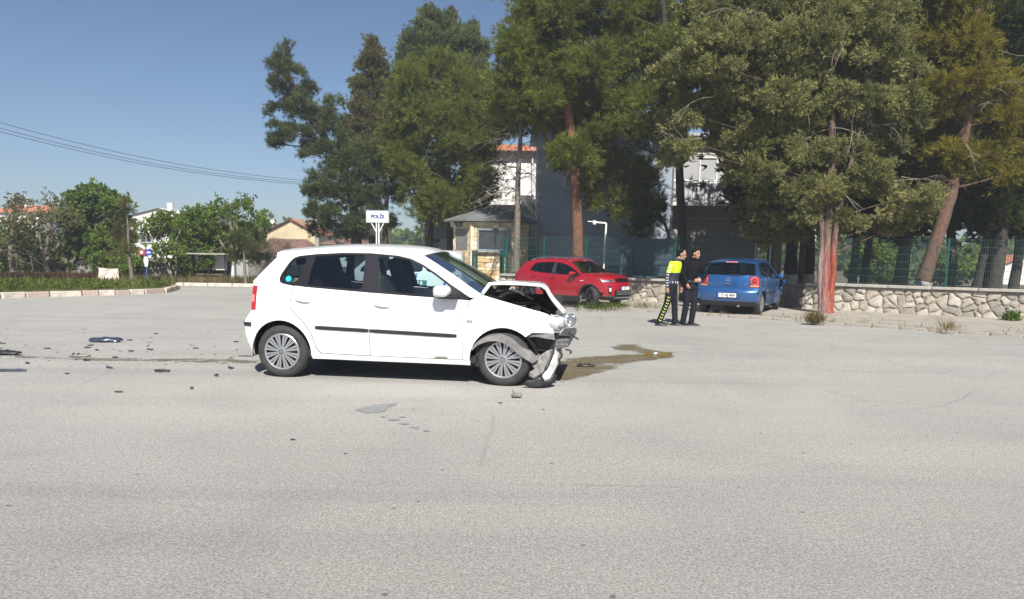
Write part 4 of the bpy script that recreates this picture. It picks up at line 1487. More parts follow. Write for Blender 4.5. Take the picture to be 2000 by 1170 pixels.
# ------------------------------------------------------------------ police van beyond the white car
VB = Body([0, .2, .4, .7, .95, 1.0, 1.3, 1.5, 1.65], [.76, .80, .83, .84, .83, .81, .745, .68, .60], [-2.2, -1.95, -1.7, 1.2, 1.6, 1.9, 2.1], [.9, .955, 1, 1, .96, .88, .78])
vn = thing('police_van', 'white police van with slanted blue stripes standing behind the crashed white hatchback', 'van', (-3.35, 21.6, -.2), R(180))
def van(root):
    pm = MATS['paint_van']
    for side in (-1, 1):
        w1 = round_poly([(-1.80, 1.02), (-1.72, 1.44), (-1.0, 1.46), (-1.0, 1.02)], 1, .1)
        w2 = round_poly([(-.90, 1.02), (-.90, 1.46), (-.1, 1.46), (-.1, 1.02)], 1, .1)
        w3 = round_poly([(0, 1.02), (0, 1.46), (.30, 1.44), (.75, 1.12), (.78, 1.0)], 1, .1)
        out = [(-1.95, .30), (-1.62, .28)] + arc(-1.25, .30, .36, 180, 0, 12) + [(-.8, .25), (.85, .25)] + arc(1.3, .30, .36, 180, 0, 12) + [(1.80, .30), (1.85, .6), (1.75, .85), (1.0, 1.0), (.45, 1.50), (.2, 1.57), (-.8, 1.585), (-1.75, 1.56), (-1.86, 1.50), (-1.93, 1.0)]
        bs = panel('body_side', VB, out, side, pm, root, [w1, w2, w3], step=.12)
        for wv in (w1, w2, w3):
            panel('window_pane', VB, wv, side, 'glass_dark', bs, inset=.012, flange=0, step=.15)
        # slanted stripes: a set on the rear quarter and one on the door
        for x0, z0, z1 in ((-1.72, .50, .95), (-.62, .45, .99)):
            for k in range(3):
                x = x0 + .13 * k
                sl_ = .16
                pg = [(x, z0), (x + .07, z0), (x + .07 - sl_ * side * -1 * (-1), z1), (x - sl_ * side * -1 * (-1), z1)]
                panel('blue_stripe', VB, pg, side, 'stripe_blue' if 'stripe_blue' in MATS else mat('stripe_blue', (.02, .12, .42), .4), bs, inset=-.004, flange=0, step=.1)
        pg = [(-1.02, .66), (-.28, .66), (-.28, .80), (-1.02, .80)]
        bar = panel('number_panel', VB, pg, side, 'stripe_teal' if 'stripe_teal' in MATS else mat('stripe_teal', (.05, .16, .20), .5), bs, inset=-.008, flange=0, step=.1)
        if side > 0:
            marks(bar, 'blurred_character', 'white_paint', Matrix.Translation((-.65, VB.W(-.65, .73) + .011, .73)) @ Matrix(((-1, 0, 0), (0, 0, 1), (0, 1, 0))).to_4x4(), [(-.30, 0, .05, .08), (-.22, 0, .025, .09), (-.14, 0, .025, .09), (-.06, 0, .025, .09), (.02, 0, .06, .09), (.12, .01, .06, .07), (.22, 0, .06, .09)])
        for x in (-1.25, 1.3):
            wheel(root, x, side * .80, .30, side, .31, .2, .19, 'alloy')
            wheel_well(root, x, .30, .36, side, .80)
    rows = [(-1.86, 1.50, -1.95, 1.52), (-1.75, 1.56, -1.80, 1.60), (-.8, 1.585, -.8, 1.63), (.2, 1.57, .25, 1.61), (.45, 1.50, .52, 1.53)]
    loft('roof', VB, rows, pm, root, k=3)
    loft('windscreen', VB, [(.45, 1.50, .52, 1.53), (1.0, 1.0, 1.15, 1.0)], 'glass_dark', root, k=2.4)
    loft('bonnet', VB, [(1.0, 1.0, 1.15, 1.0), (1.75, .85, 1.85, .90)], pm, root, k=2.6)
    loft('front_bumper', VB, [(1.75, .85, 1.85, .90), (1.85, .6, 2.0, .6), (1.80, .30, 1.95, .28)], pm, root, k=2.8)
    loft('rear_door', VB, [(-1.86, 1.50, -1.95, 1.52), (-1.93, 1.0, -2.02, 1.0), (-1.95, .30, -2.05, .30)], pm, root, k=5)
    mb = MB()
    mb.box((0, 0, .25), (3.4, 1.4, .06))
    mb.build('cabin_floor', 'black_plastic', root)
    seat(root, .1, -.38)
    seat(root, .1, .38)
van(vn)
# ------------------------------------------------------------------ stone walls, stone by stone
def clip_half(poly, px, py, nx, ny):
    out = []
    n = len(poly)
    for i in range(n):
        a, b = poly[i], poly[(i + 1) % n]
        da = (a[0] - px) * nx + (a[1] - py) * ny
        db = (b[0] - px) * nx + (b[1] - py) * ny
        if da <= 0:
            out.append(a)
        if da * db < 0:
            t = da / (da - db)
            out.append((a[0] + (b[0] - a[0]) * t, a[1] + (b[1] - a[1]) * t))
    return out

def cells(L, H, cw, ch, rnd, jit=0.38, drop=0.0):
    seeds = []
    ny = max(1, round(H / ch))
    nx = max(1, round(L / cw))
    for j in range(ny):
        for i in range(nx):
            if rnd.random() < drop:
                continue
            seeds.append(((i + .5 + (.5 if j % 2 else 0) - .25 + rnd.uniform(-jit, jit)) * L / nx, (j + .5 + rnd.uniform(-jit, jit) * .8) * H / ny))
    res = []
    for k, (x, y) in enumerate(seeds):
        poly = [(0, 0), (L, 0), (L, H), (0, H)]
        for m_, (u, v) in enumerate(seeds):
            if m_ != k and abs(u - x) < 3.2 * cw and abs(v - y) < 3.2 * ch:
                poly = clip_half(poly, (x + u) / 2, (y + v) / 2, u - x, v - y)
                if len(poly) < 3:
                    break
        if len(poly) >= 3:
            res.append(poly)
    return res

def stone_mesh(poly, gap, depth, rnd):
    cx = sum(p[0] for p in poly) / len(poly)
    cz = sum(p[1] for p in poly) / len(poly)
    pts = []
    n = len(poly)
    for i in range(n):                       # corners knocked off
        a, b = poly[i], poly[(i + 1) % n]
        for t in (.12, .5, .88):
            pts.append((a[0] + (b[0] - a[0]) * t, a[1] + (b[1] - a[1]) * t))
    def inset(p, g):
        d = math.hypot(p[0] - cx, p[1] - cz) + 1e-6
        k = max(.25, 1 - g / d)
        return (cx + (p[0] - cx) * k, cz + (p[1] - cz) * k)
    o1 = [inset(p, gap + rnd.uniform(-.008, .028)) for p in pts]
    o2 = [inset(p, .018 + rnd.uniform(0, .03)) for p in o1]
    m_ = len(o1)
    vs = [(x - cx, .02, z - cz) for x, z in o1]
    vs += [(x - cx, -depth * rnd.uniform(.35, .7), z - cz) for x, z in o1]
    vs += [(x - cx, -depth * rnd.uniform(.8, 1.15), z - cz) for x, z in o2]
    vs.append((rnd.uniform(-.02, .02), -depth * rnd.uniform(.9, 1.3), rnd.uniform(-.02, .02)))
    fs = []
    for r_ in (0, 1):
        for k in range(m_):
            k2 = (k + 1) % m_
            fs.append((r_ * m_ + k, r_ * m_ + k2, (r_ + 1) * m_ + k2, (r_ + 1) * m_ + k))
    for k in range(m_):
        fs.append((2 * m_ + k, 2 * m_ + (k + 1) % m_, 3 * m_))
    return (cx, cz), vs, fs

def stone_wall(label, a, b, h, z0, thick=.34, cw=.27, ch=.20, seed=1, cope=True, stones=True, m_stone=('stone', 'stone_pale', 'stone_grey')):
    rnd = random.Random(seed)
    a, b = Vector((*a, z0)), Vector((*b, z0))
    d = b - a
    L = d.length
    root = thing('stone_wall', label, 'wall', a, math.atan2(d.y, d.x))
    core = MB()
    core.box((L / 2, thick / 2 + .03, h / 2), (L, thick - .03, h))
    core.build('mortar_core', 'mortar', root)
    if stones:
        for poly in cells(L, h - .01, cw, ch, rnd, .5, .14):
            (cx, cz), vs, fs = stone_mesh(poly, .016, rnd.uniform(.010, .036), rnd)
            o = MB().add(vs, fs).build('stone', rnd.choice(m_stone), root, smooth=32)
            o.location = (cx, .03, cz)
    if cope:
        n = max(1, round(L / 1.15))
        for k in range(n):
            q = MB()
            q.box((0, 0, 0), (L / n - .012, thick + .14, .075))
            o = bevel(q.build('coping_slab', 'coping', root), .012)
            o.location = ((k + .5) * L / n, thick / 2, h + .037 + rnd.uniform(-.004, .004))
            o.rotation_euler = (rnd.uniform(-.012, .012), rnd.uniform(-.006, .006), rnd.uniform(-.008, .008))
    return root

WZ = -.19
stone_wall('long rubble stone wall with concrete coping below the green fence, beside the red-painted trunk', WALL_R[0], WALL_R[1], .77, WZ, seed=3)
stone_wall('rubble stone wall running on to the right past the leaning pine', WALL_R[1], WALL_R[2], .77, WZ, seed=4)
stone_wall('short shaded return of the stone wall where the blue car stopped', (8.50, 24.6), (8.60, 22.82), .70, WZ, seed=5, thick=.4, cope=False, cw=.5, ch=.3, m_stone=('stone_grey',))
stone_wall('rubble stone wall with pale coping behind the red car', WALL_L[0], WALL_L[1], .74, WZ, seed=6)
stone_wall('end of the rubble stone wall behind the two men', WALL_L[1], WALL_L[2], .74, WZ, seed=7)
# loose cap stone on the wall end
q = MB()
rr = []
for i in range(9):
    t = i / 8
    s_ = math.sin(math.pi * min(max(t, .04), .96)) ** .5
    rr.append([(-.30 + .6 * t, .17 * s_ * math.cos(k), .07 * s_ * math.sin(k) * (1.0 if math.sin(k) > 0 else .4)) for k in [2 * math.pi * j / 12 for j in range(12)]])
q.rings(rr)
o = q.build('cap_stone', 'stone_grey', None, smooth=50)
o.location = (8.62, 23.15, .555)
o.rotation_euler = (0, 0, R(100))
tag(o, 'smooth grey boulder lying on the wall end beside the blue car', 'stone')

# ------------------------------------------------------------------ welded mesh fences
def mesh_panel(L, h, wv=.052, wh=.2, t=.0065):
    mb = MB()
    n = int(L / wv)
    for i in range(n + 1):
        mb.box((i * L / n, 0, h / 2), (t, t, h))
    k = int(h / wh)
    for j in range(k + 1):
        mb.box((L / 2, .006, j * h / k), (L, t * 1.3, t * 1.3))
    return mb

def fence(label, pts, z, h, posts_every=2.5, post_h=None, foot=0.0, seed=1, first=0.0):
    rnd = random.Random(seed)
    a0 = Vector((*pts[0], z))
    root = thing('mesh_fence', label, 'fence', a0)
    for i in range(len(pts) - 1):
        a, b = Vector((*pts[i], z)), Vector((*pts[i + 1], z))
        d = b - a
        n = max(1, round(d.length / posts_every))
        ang = math.atan2(d.y, d.x)
        pl = d.length / n
        pm_ = None
        for k in range(n):
            if pm_ is None:
                o = mesh_panel(pl - .06, h).build('mesh_panel', 'wire_green', root)
                pm_ = o
            else:
                o = pm_.copy()
                COL.objects.link(o)
            o.location = a + d * (k / n) + d.normalized() * .03 - a0 + Vector((0, 0, .04))
            o.rotation_euler = (0, 0, ang)
        for k in range(n + (1 if i == len(pts) - 2 else 0)):
            q = MB()
            hh = (post_h or h + .06) + foot
            q.box((0, 0, hh / 2 - foot), (.06, .06, hh))
            q.box((0, 0, hh - foot + .01), (.07, .07, .02))
            for e in (.25, .5, .75):
                q.box((0, -.035, hh * e - foot), (.03, .015, .04))
            o = q.build('post', 'fence_green', root)
            o.location = a + d * (k / n) - a0
            o.rotation_euler = (rnd.uniform(-.02, .02), rnd.uniform(-.01, .03), ang)
    return root

off = Vector((.48, .88, 0)) * .17
def sh(p): return (p[0] + off.x, p[1] + off.y)
fence('green welded mesh fence standing on the long stone wall beside the red-painted trunk', [sh((9.22, 22.46)), sh((14.3, 19.54)), sh(WALL_R[2])], WZ + .845, 1.24, 2.75, seed=2)
fence('green welded mesh fence above the wall behind the red car', [sh((-.45, 27.37)), sh(WALL_L[1]), sh((5.05, 24.62))], WZ + .815, 1.25, 1.75, seed=3)
fl_ = fence_left = [o for o in bpy.data.objects if o.get('label', '').startswith('green welded mesh fence above the wall')][0]
q = MB()
pa_, pb_ = Vector((3.50, 25.56, 0)), Vector((5.16, 24.75, 0))
dq = (pb_ - pa_)
q.box((pa_ + pb_) / 2 + Vector((.03, .05, 1.30)) - fl_.location, (dq.length, .02, 1.2), Matrix.Rotation(math.atan2(dq.y, dq.x), 3, 'Z'))
q.build('privacy_screen', mat('screen_cloth', (.05, .085, .105), .8, var=.15, vscale=2), fl_)
fence('green welded mesh fence across the gap behind the blue car', [(5.35, 25.15), (8.45, 25.75)], -.13, 2.06, 3.2, seed=4)

# ------------------------------------------------------------------ buildings behind the trees
mat('render_bluegrey', (.30, .35, .42), .85, var=.12, vscale=1.2, bump=.15, bscale=30)
mat('render_grey', (.36, .365, .37), .85, var=.10, vscale=1.0, bump=.15, bscale=30)
mat('render_white', (.66, .66, .64), .85, var=.10, vscale=1.0)
mat('render_yellow', (.54, .45, .29), .9, var=.18, vscale=.9)
mat('plinth', (.05, .085, .105), .6)
mat('tile_orange', (.46, .17, .08), .85, var=.35, vscale=3)
mat('tile_brown', (.20, .115, .085), .9, var=.4, vscale=3)
mat('house_glass', (.03, .04, .05), .08, spec=.8)
mat('pvc', (.62, .63, .64), .5)

def window_part(root, x, z, wd, ht, y, frame='pvc', deep=.10, bars=1):
    """frame with recessed panes in a wall that faces -y"""
    f = MB()
    t = .06
    f.box((x, y - .01, z + ht / 2 - t / 2), (wd, deep, t))
    f.box((x, y - .01, z - ht / 2 + t / 2), (wd, deep, t))
    f.box((x - wd / 2 + t / 2, y - .01, z), (t, deep, ht - 2 * t))
    f.box((x + wd / 2 - t / 2, y - .01, z), (t, deep, ht - 2 * t))
    for b in range(bars):
        f.box((x - wd / 2 + wd * (b + 1) / (bars + 1), y, z), (.05, deep * .6, ht - 2 * t))
    o = f.build('window', frame, root)
    n = bars + 1
    for b in range(n):
        g_ = MB()
        pw = (wd - 2 * t) / n
        g_.box((x - wd / 2 + t + pw * (b + .5), y + .02, z), (pw - .03, .012, ht - 2 * t))
        g_.build('pane', 'house_glass', o)
    s = MB()
    s.box((x, y - .09, z - ht / 2 - .03), (wd + .14, .2, .05))
    s.build('sill', 'coping', o)
    return o

# grey police building: a dark projecting block and a pale recessed block with a balcony
gb = thing('police_building', 'two storey grey building with a balcony, shaded by pines behind the fence', 'building', (0, 0, -.2))
xl, xm = at(1054, 450, 33.0).x, at(1308, 450, 33.0).x
xr = at(1482, 450, 34.2).x
q = MB()
q.box(((xl + xm) / 2, 37.0, 3.55), (xm - xl, 8.0, 7.1))
q.build('wall', 'render_bluegrey', gb)
q = MB()
q.box(((xl + xm) / 2, 32.98, .55), (xm - xl + .03, .06, 1.1))
q.build('plinth', 'plinth', gb)
q = MB()
q.box(((xm + xr) / 2 + .002, 38.2, 3.3), (xr - xm, 8.0, 6.6))
wl = q.build('wall', 'render_grey', gb)
for zz in (1.9, 3.2, 5.95):
    q = MB()
    q.box(((xm + xr) / 2, 34.185, zz), (xr - xm - .02, .02, .03))
    q.build('wall_joint', 'render_white', wl)
q = MB()
q.box(((xl + xm) / 2, 36.9, 7.15), (xm - xl + .7, 8.9, .16))
q.box(((xm + xr) / 2, 38.1, 6.68), (xr - xm + .5, 9.0, .14))
q.build('roof', 'render_grey', gb)
for x_ in (at(1118, 400, 33).x, ):
    window_part(gb, x_, at(1118, 345, 33).z + .2, .75, .95, 33.0)
window_part(gb, at(1232, 330, 33).x, 4.9, .9, 1.2, 33.0, bars=1)
for px_, w_ in ((1383, .80), (1432, .80), (1468, .6)):
    window_part(gb, at(px_, 335, 34.2).x, at(px_, 333, 34.2).z + .2, w_, 1.15, 34.2, frame='render_white', bars=0)
# balcony
zb = at(1390, 400, 33.6).z + .2
q = MB()
q.box(((xm + xr) / 2, 33.72, zb), (xr - xm - .02, .96, .14))
bal = q.build('balcony', 'render_white', gb)
q = MB()
q.box(((xm + xr) / 2, 33.30, zb + .52), (xr - xm - .06, .05, .72))
q.build('balcony_panel', 'balcony_sheet' if 'balcony_sheet' in MATS else mat('balcony_sheet', (.42, .43, .45), .5, var=.2, vscale=3), bal)
q = MB()
q.tube([(xm + .03, 33.25, zb + .97), (xr - .03, 33.25, zb + .97)], .022, 8)
q.build('hand_rail', 'silver', bal)
for i in range(24):
    x_ = xm + .08 + (xr - xm - .16) * i / 23
    q = MB()
    q.box((x_, 33.25, zb + .50), (.016, .016, .92))
    q.build('baluster', 'silver', bal)
for x_ in (xm + .06, xr - .12):
    q = MB()
    q.tube([(x_, 33.1 if x_ < xm + 1 else 34.12, .0), (x_, 33.1 if x_ < xm + 1 else 34.12, 6.6)], .045, 8)
    q.build('down_pipe', 'silver', gb)
q = MB()
q.box(((xm + xr) / 2, 34.17, 1.3), (xr - xm - 1.2, .05, 2.2))
q.build('roller_shutter', 'render_grey', gb)

# white station wing with an orange tiled roof
def tile_roof(name, a, b, c, d, m, parent, rows=14, cols=26, amp=.05):
    """barrel tiles: ridged sheet between eave a-b and ridge d-c"""
    a, b, c, d = map(Vector, (a, b, c, d))
    nrm_ = (b - a).cross(d - a).normalized()
    if nrm_.z < 0:
        nrm_ = -nrm_
    P = []
    for i in range(rows * 2 + 1):
        v = i / (rows * 2)
        row = []
        for j in range(cols * 3 + 1):
            u = j / (cols * 3)
            p = (a.lerp(b, u)).lerp(d.lerp(c, u), v)
            hgt = amp * (abs(math.sin(math.pi * cols * u)) + (.5 if i % 2 else 0))
            row.append(p + nrm_ * hgt)
        P.append(row)
    return MB().grid(P).build(name, m, parent, smooth=50)

wb = thing('station_house', 'white station house with orange tiled roof behind the stone kiosk', 'building', (0, 0, -.2))
x0, x1 = at(900, 400, 44).x, at(1060, 400, 44).x
q = MB()
q.box(((x0 + x1) / 2, 48, 3.6), (x1 - x0, 8, 7.2))
q.build('wall', 'render_white', wb)
q = MB()
q.box(((x0 + x1) / 2, 43.6, 4.25), (x1 - x0 - .4, .9, .16))
q.build('balcony', 'render_white', wb)
q = MB()
q.box(((x0 + x1) / 2 + 1.0, 43.97, 2.0), (2.0, .1, 2.6))
q.build('dark_entrance', 'house_glass', wb)
window_part(wb, at(1022, 360, 44).x, 5.4, 1.1, 1.3, 44.0, bars=1)
window_part(wb, at(960, 360, 44).x, 5.4, 1.1, 1.3, 44.0, bars=1)
tile_roof('roof', (x0 - .5, 43.4, 7.1), (x1 + .5, 43.4, 7.1), (x1 + .5, 48, 8.0), (x0 - .5, 48, 8.0), 'tile_orange', wb)
q = MB()
q.tube([(at(1044, 380, 43.8).x, 43.8, .0), (at(1040, 280, 43.8).x, 43.8, 7.4)], .05, 8)
q.build('flue_pipe', 'pvc', wb)
lw_ = thing('station_annex', 'low white annex with a small blue plaque beside the kiosk', 'building', (0, 0, -.2))
x0, x1 = at(829, 450, 40).x, at(906, 450, 40).x
q = MB()
q.box(((x0 + x1) / 2, 43, 1.9), (x1 - x0, 5.9, 3.8))
q.build('wall', 'render_grey', lw_)
q = MB()
q.box((at(868, 460, 40).x, 40.02, 1.15), (.62, .08, 2.1))
q.build('door', 'pvc', lw_)
q = MB()
q.box((at(853, 470, 40).x, 40.0, at(853, 470, 40).z + .2), (.36, .04, .16))
q.build('plaque', 'plate_blue', lw_)
q = MB()
q.box(((x0 + x1) / 2, 42.9, 3.88), (x1 - x0 + .3, 6.3, .14))
q.build('roof', 'render_grey', lw_)

# stone clad guard kiosk
mat('clad_cream', (.66, .53, .33), .9, var=.22, vscale=5, bump=.6, bscale=20)
mat('clad_pale', (.68, .60, .45), .9, var=.2, vscale=5, bump=.6, bscale=20)
mat('clad_ochre', (.60, .42, .22), .9, var=.25, vscale=5, bump=.6, bscale=20)
mat('kiosk_joint', (.22, .17, .11), .95)
mat('kiosk_roof', (.15, .155, .15), .8, var=.2, vscale=3)
mat('frame_blue', (.20, .255, .30), .5)
kx0, kx1 = at(921, 480, 31).x, at(1004, 480, 31).x
kl = at(886, 480, 31.9)
foot = [(kx0, 31.0), (kx1, 31.0), (kx1 + .55, 31.7), (kx1 + .55, 33.0), (kx1, 33.6), (kx0, 33.6), (kl.x, 32.9), (kl.x, 31.9)]
kk = thing('guard_kiosk', 'small stone clad guard kiosk with grey hipped roof and wide window', 'kiosk', (0, 0, -.2))
KH = 2.80
q = MB()
n = len(foot)
q.add([(x, y, 0) for x, y in foot] + [(x, y, KH) for x, y in foot], [tuple(range(n)), tuple(range(n, 2 * n))] + [(k, (k + 1) % n, n + (k + 1) % n, n + k) for k in range(n)])
q.build('wall', 'kiosk_joint', kk)
cxk = sum(p[0] for p in foot) / n
cyk = sum(p[1] for p in foot) / n
ev = [(cxk + (x - cxk) * 1.26, cyk + (y - cyk) * 1.22) for x, y in foot]
q = MB()
q.add([(x, y, KH - .02) for x, y in ev] + [(x, y, KH + .05) for x, y in ev] + [(cxk - .25, cyk, KH + .62), (cxk + .25, cyk, KH + .62)],
      [tuple(range(n))] + [(k, (k + 1) % n, n + (k + 1) % n, n + k) for k in range(n)] + [(n + k, n + (k + 1) % n, 2 * n + (1 if k in (0, 1, 2, 3) else 0)) for k in range(n)] + [(n + 0, 2 * n + 1, 2 * n), (n + 4, 2 * n, 2 * n + 1)])
q.build('roof', 'kiosk_roof', kk)
def kiosk_face(a, b, courses, holes, seed, irregular=False):
    rnd = random.Random(seed)
    a, b = Vector((*a, 0)), Vector((*b, 0))
    d = b - a
    L = d.length
    ang = math.atan2(d.y, d.x)
    M = Matrix.Translation(a) @ Matrix.Rotation(ang, 4, 'Z')
    if irregular:
        polys = cells(L, KH - .05, .22, .15, rnd, .3)
    else:
        polys = []
        z = 0
        while z < KH - .06:
            h_ = min(rnd.uniform(.14, .19), KH - .04 - z)
            x = 0
            while x < L - .02:
                w_ = rnd.uniform(.45, 1.0)
                if L - (x + w_) < .3:
                    w_ = L - x
                polys.append([(x, z), (x + w_, z), (x + w_, z + h_), (x, z + h_)])
                x += w_
            z += h_
    for pg in polys:
        parts = [pg]
        for (hx0, hx1, hz0, hz1) in holes:
            nxt = []
            for p_ in parts:
                lft = clip_half(p_, hx0, 0, 1, 0)
                rgt = clip_half(p_, hx1, 0, -1, 0)
                mid = clip_half(clip_half(p_, hx0, 0, -1, 0), hx1, 0, 1, 0)
                bot = clip_half(mid, 0, hz0, 0, 1) if len(mid) > 2 else []
                top = clip_half(mid, 0, hz1, 0, -1) if len(mid) > 2 else []
                nxt += [r for r in (lft, rgt, bot, top) if len(r) > 2]
            parts = nxt
        for p_ in parts:
            xs_ = [v[0] for v in p_]
            zs_ = [v[1] for v in p_]
            if max(xs_) - min(xs_) < .04 or max(zs_) - min(zs_) < .03:
                continue
            cx = sum(xs_) / len(xs_)
            cz = sum(zs_) / len(zs_)
            g_ = .008
            o1 = [(cx + (x - cx) * (1 - g_ / max(abs(x - cx), .03)), cz + (z - cz) * (1 - g_ / max(abs(z - cz), .03))) for x, z in p_]
            dp = rnd.uniform(.02, .045)
            m_ = len(o1)
            vs = [M @ Vector((x, .01, z)) for x, z in o1] + [M @ Vector((x, -dp * rnd.uniform(.7, 1.1), z)) for x, z in o1] + [M @ Vector((cx, -dp * rnd.uniform(1, 1.3), cz))]
            fs = [(k, (k + 1) % m_, m_ + (k + 1) % m_, m_ + k) for k in range(m_)] + [(m_ + k, m_ + (k + 1) % m_, 2 * m_) for k in range(m_)]
            MB().add(vs, fs).build('cladding_stone', rnd.choice(('clad_cream', 'clad_cream', 'clad_pale', 'clad_ochre')), kk)
Lf = kx1 - kx0
zt, zbm = at(960, 447, 31).z + .2, at(960, 490, 31).z + .2
hx0, hx1 = at(932, 470, 31).x - kx0, at(1000, 470, 31).x - kx0
kiosk_face(foot[0], foot[1], 16, [(hx0, hx1, zbm, zt)], 5)
dL = math.hypot(foot[0][0] - foot[7][0], foot[0][1] - foot[7][1])
kiosk_face(foot[7], foot[0], 16, [(.14 * dL, .80 * dL, zbm, zt)], 6, True)
kiosk_face(foot[1], foot[2], 16, [], 8)
window_part(kk, kx0 + (hx0 + hx1) / 2, (zt + zbm) / 2, hx1 - hx0, zt - zbm, 30.985, 'frame_blue', .10, 0)
M7 = Matrix.Translation((foot[7][0], foot[7][1], 0)) @ Matrix.Rotation(math.atan2(foot[0][1] - foot[7][1], foot[0][0] - foot[7][0]), 4, 'Z')
q = MB()
q.box((.47 * dL, .0, (zt + zbm) / 2), (.66 * dL, .05, zt - zbm))
q.v = [tuple(M7 @ Vector(p)) for p in q.v]
q.build('blind', 'grey_plastic', kk)
q = MB()
q.box((kx0 + .0, 30.97, KH / 2 - .05), (.13, .13, KH - .1), Matrix.Rotation(R(22), 3, 'Z'))
q.build('corner_post', 'clad_pale', kk)
def floodlight(root, p, tilt, yaw):
    q = MB()
    q.box((0, -.10, -.04), (.26, .16, .20), Matrix.Rotation(tilt, 3, 'X'), .8)
    q.box((0, 0, .08), (.05, .22, .04))
    q.v = [tuple(Matrix.Rotation(yaw, 3, 'Z') @ Vector(v) + Vector(p)) for v in q.v]
    return q.build('floodlight', 'grey_plastic', root)
floodlight(kk, (at(969, 442, 30.8).x, 30.92, at(969, 437, 30.8).z + .2), .5, 0)
for px_ in (889, 901):
    pq = at(px_, 436, 31.5)
    floodlight(kk, (pq.x, 31.55, pq.z + .2), .5, -.7)
q = MB()
q.tube(smooth_path([(at(969, 445, 30.85).x, 30.86, 2.5), (at(966, 492, 30.85).x, 30.88, 1.35), (at(960, 520, 30.85).x, 30.9, .9), (at(956, 545, 30.85).x, 30.93, .1)], 5), .009, 5)
q.build('cable', 'black_plastic', kk)
# green bollard pipes and turquoise door by the kiosk
for px_, t_, b_, Y_, lab in ((924.5, 491, 540, 29.3, 'green steel pipe in front of the kiosk corner post, shaded one'), (930.5, 491, 541, 29.2, 'green steel pipe next to the shaded pipe at the kiosk corner'),
                             (979, 490, 528, 28.3, 'short green fence post below the kiosk window'), (990.5, 468, 528, 28.2, 'tall green fence post beside the dead pine trunk')):
    pt, pb = at(px_, t_, Y_), at(px_, b_, Y_)
    q = MB()
    q.tube([(0, 0, 0), (0, 0, pt.z + .2)], .055, 10)
    q.lathe([(.062, pt.z + .2), (.062, pt.z + .23), (.001, pt.z + .24)], 10, 'Z')
    o = q.build('fence_post', 'fence_green', None, smooth=40)
    o.location = (pt.x, Y_, -.2)
    tag(o, lab, 'post')
q = MB()
q.box((0, 0, .95), (.75, .05, 1.9))
for i in range(5):
    q.box((-.3 + .15 * i, -.03, .95), (.03, .03, 1.85))
o = q.build('metal_door', 'fence_green', None)
o.location = (at(1028, 480, 33.5).x, 33.5, -.2)
tag(o, 'ribbed turquoise metal door between the kiosk and the grey building', 'door')
q = MB()
q.box((0, 0, 1.15), (1.15, .15, 2.3))
o = q.build('gate_pier', 'clad_cream', None)
o.location = (at(1040, 480, 33.9).x, 34.0, -.2)
tag(o, 'cream stone pier behind the turquoise metal door', 'pier')

# POLIS sign on four white tubes
sp_ = at(738, 423, 32)
ps = thing('police_sign', 'white illuminated box sign reading POLIS on white tube legs', 'sign', (sp_.x, 32, -.2), R(-3))
sz = sp_.z + .2
q = MB()
q.box((0, 0, sz), (.93, .16, .50))
bx_ = bevel(q.build('sign_box', 'white_paint', ps), .015)
q = MB()
for (c, s) in (((0, -.083, sz + .245), (.95, .02, .02)), ((0, -.083, sz - .245), (.95, .02, .02)), ((-.465, -.083, sz), (.02, .02, .5)), ((.465, -.083, sz), (.02, .02, .5))):
    q.box(c, s)
q.build('sign_rim', 'frame_blue', bx_)
text_mesh('POLİS', .20, 'sign_lettering', mat('sign_blue', (.012, .03, .20), .5), bx_, Matrix.Translation((0, -.084, sz - .01)) @ Matrix.Rotation(R(90), 4, 'X'), .003, .010)
for s in (-1, 1):
    for yy in (-.05,):
        q = MB()
        q.tube([(s * .07, yy, 0), (s * .05, yy, sz - .65), (s * .05, yy, sz - .26)], .03, 8)
        q.build('leg', 'white_paint', ps, smooth=50)
        q = MB()
        q.tube([(s * .06, yy, sz - .62), (s * .26, yy, sz - .26)], .024, 8)
        q.build('brace', 'white_paint', ps, smooth=50)
        q = MB()
        q.tube([(s * .06, yy, .6), (-s * .05, yy, 1.5)], .018, 8)
        q.build('cross_brace', 'white_paint', ps, smooth=50)

# white gooseneck camera post
cp = at(1184, 436, 27.6)
gp = thing('camera_post', 'thin white cranked post with a small camera in front of the blue-grey wall', 'post', (cp.x, 27.6, -.2))
q = MB()
q.tube([(-.06, 0, 0), (0, 0, cp.z + .18), (-.02, 0, cp.z + .2), (-.50, 0, cp.z + .23)], .035, 10)
q.build('post_tube', 'white_paint', gp, smooth=50)
q = MB()
q.box((-.42, -.05, cp.z + .22), (.09, .09, .14))
q.build('camera_housing', 'white_paint', gp)
q = MB()
q.tube([(-.47, -.03, cp.z + .245), (-.66, -.03, cp.z + .25)], .018, 6)
q.build('camera_arm', 'white_paint', gp)
# ------------------------------------------------------------------ vegetation
mat('bark_pine', (.17, .095, .06), .95, col2=(.075, .05, .04), vscale=9, bump=1.0, bscale=16, detail=6)
mat('bark_red', (.24, .105, .055), .95, col2=(.10, .055, .038), vscale=9, bump=1.0, bscale=16, detail=6)
mat('bark_grey', (.24, .205, .165), .95, col2=(.11, .092, .075), vscale=9, bump=1.0, bscale=18, detail=6)
mat('bark_dark', (.07, .055, .045), .95, col2=(.03, .026, .022), vscale=9, bump=1.0, bscale=16, detail=6)
mat('twig_grey', (.24, .20, .165), .9)
mat('twig_brown', (.13, .095, .07), .9)
mat('limewash', (.56, .53, .49), .95, col2=(.33, .29, .25), vscale=11, bump=1.0, bscale=18, detail=6)
foliage_mat('pine_green', (0.075, 0.1, 0.02), (0.245, 0.27, 0.062), 0.45)
foliage_mat('pine_bright', (0.075, 0.102, 0.02), (0.235, 0.265, 0.06), 0.45)
foliage_mat('pine_dark', (0.03, 0.044, 0.014), (0.09, 0.108, 0.032), 0.3)
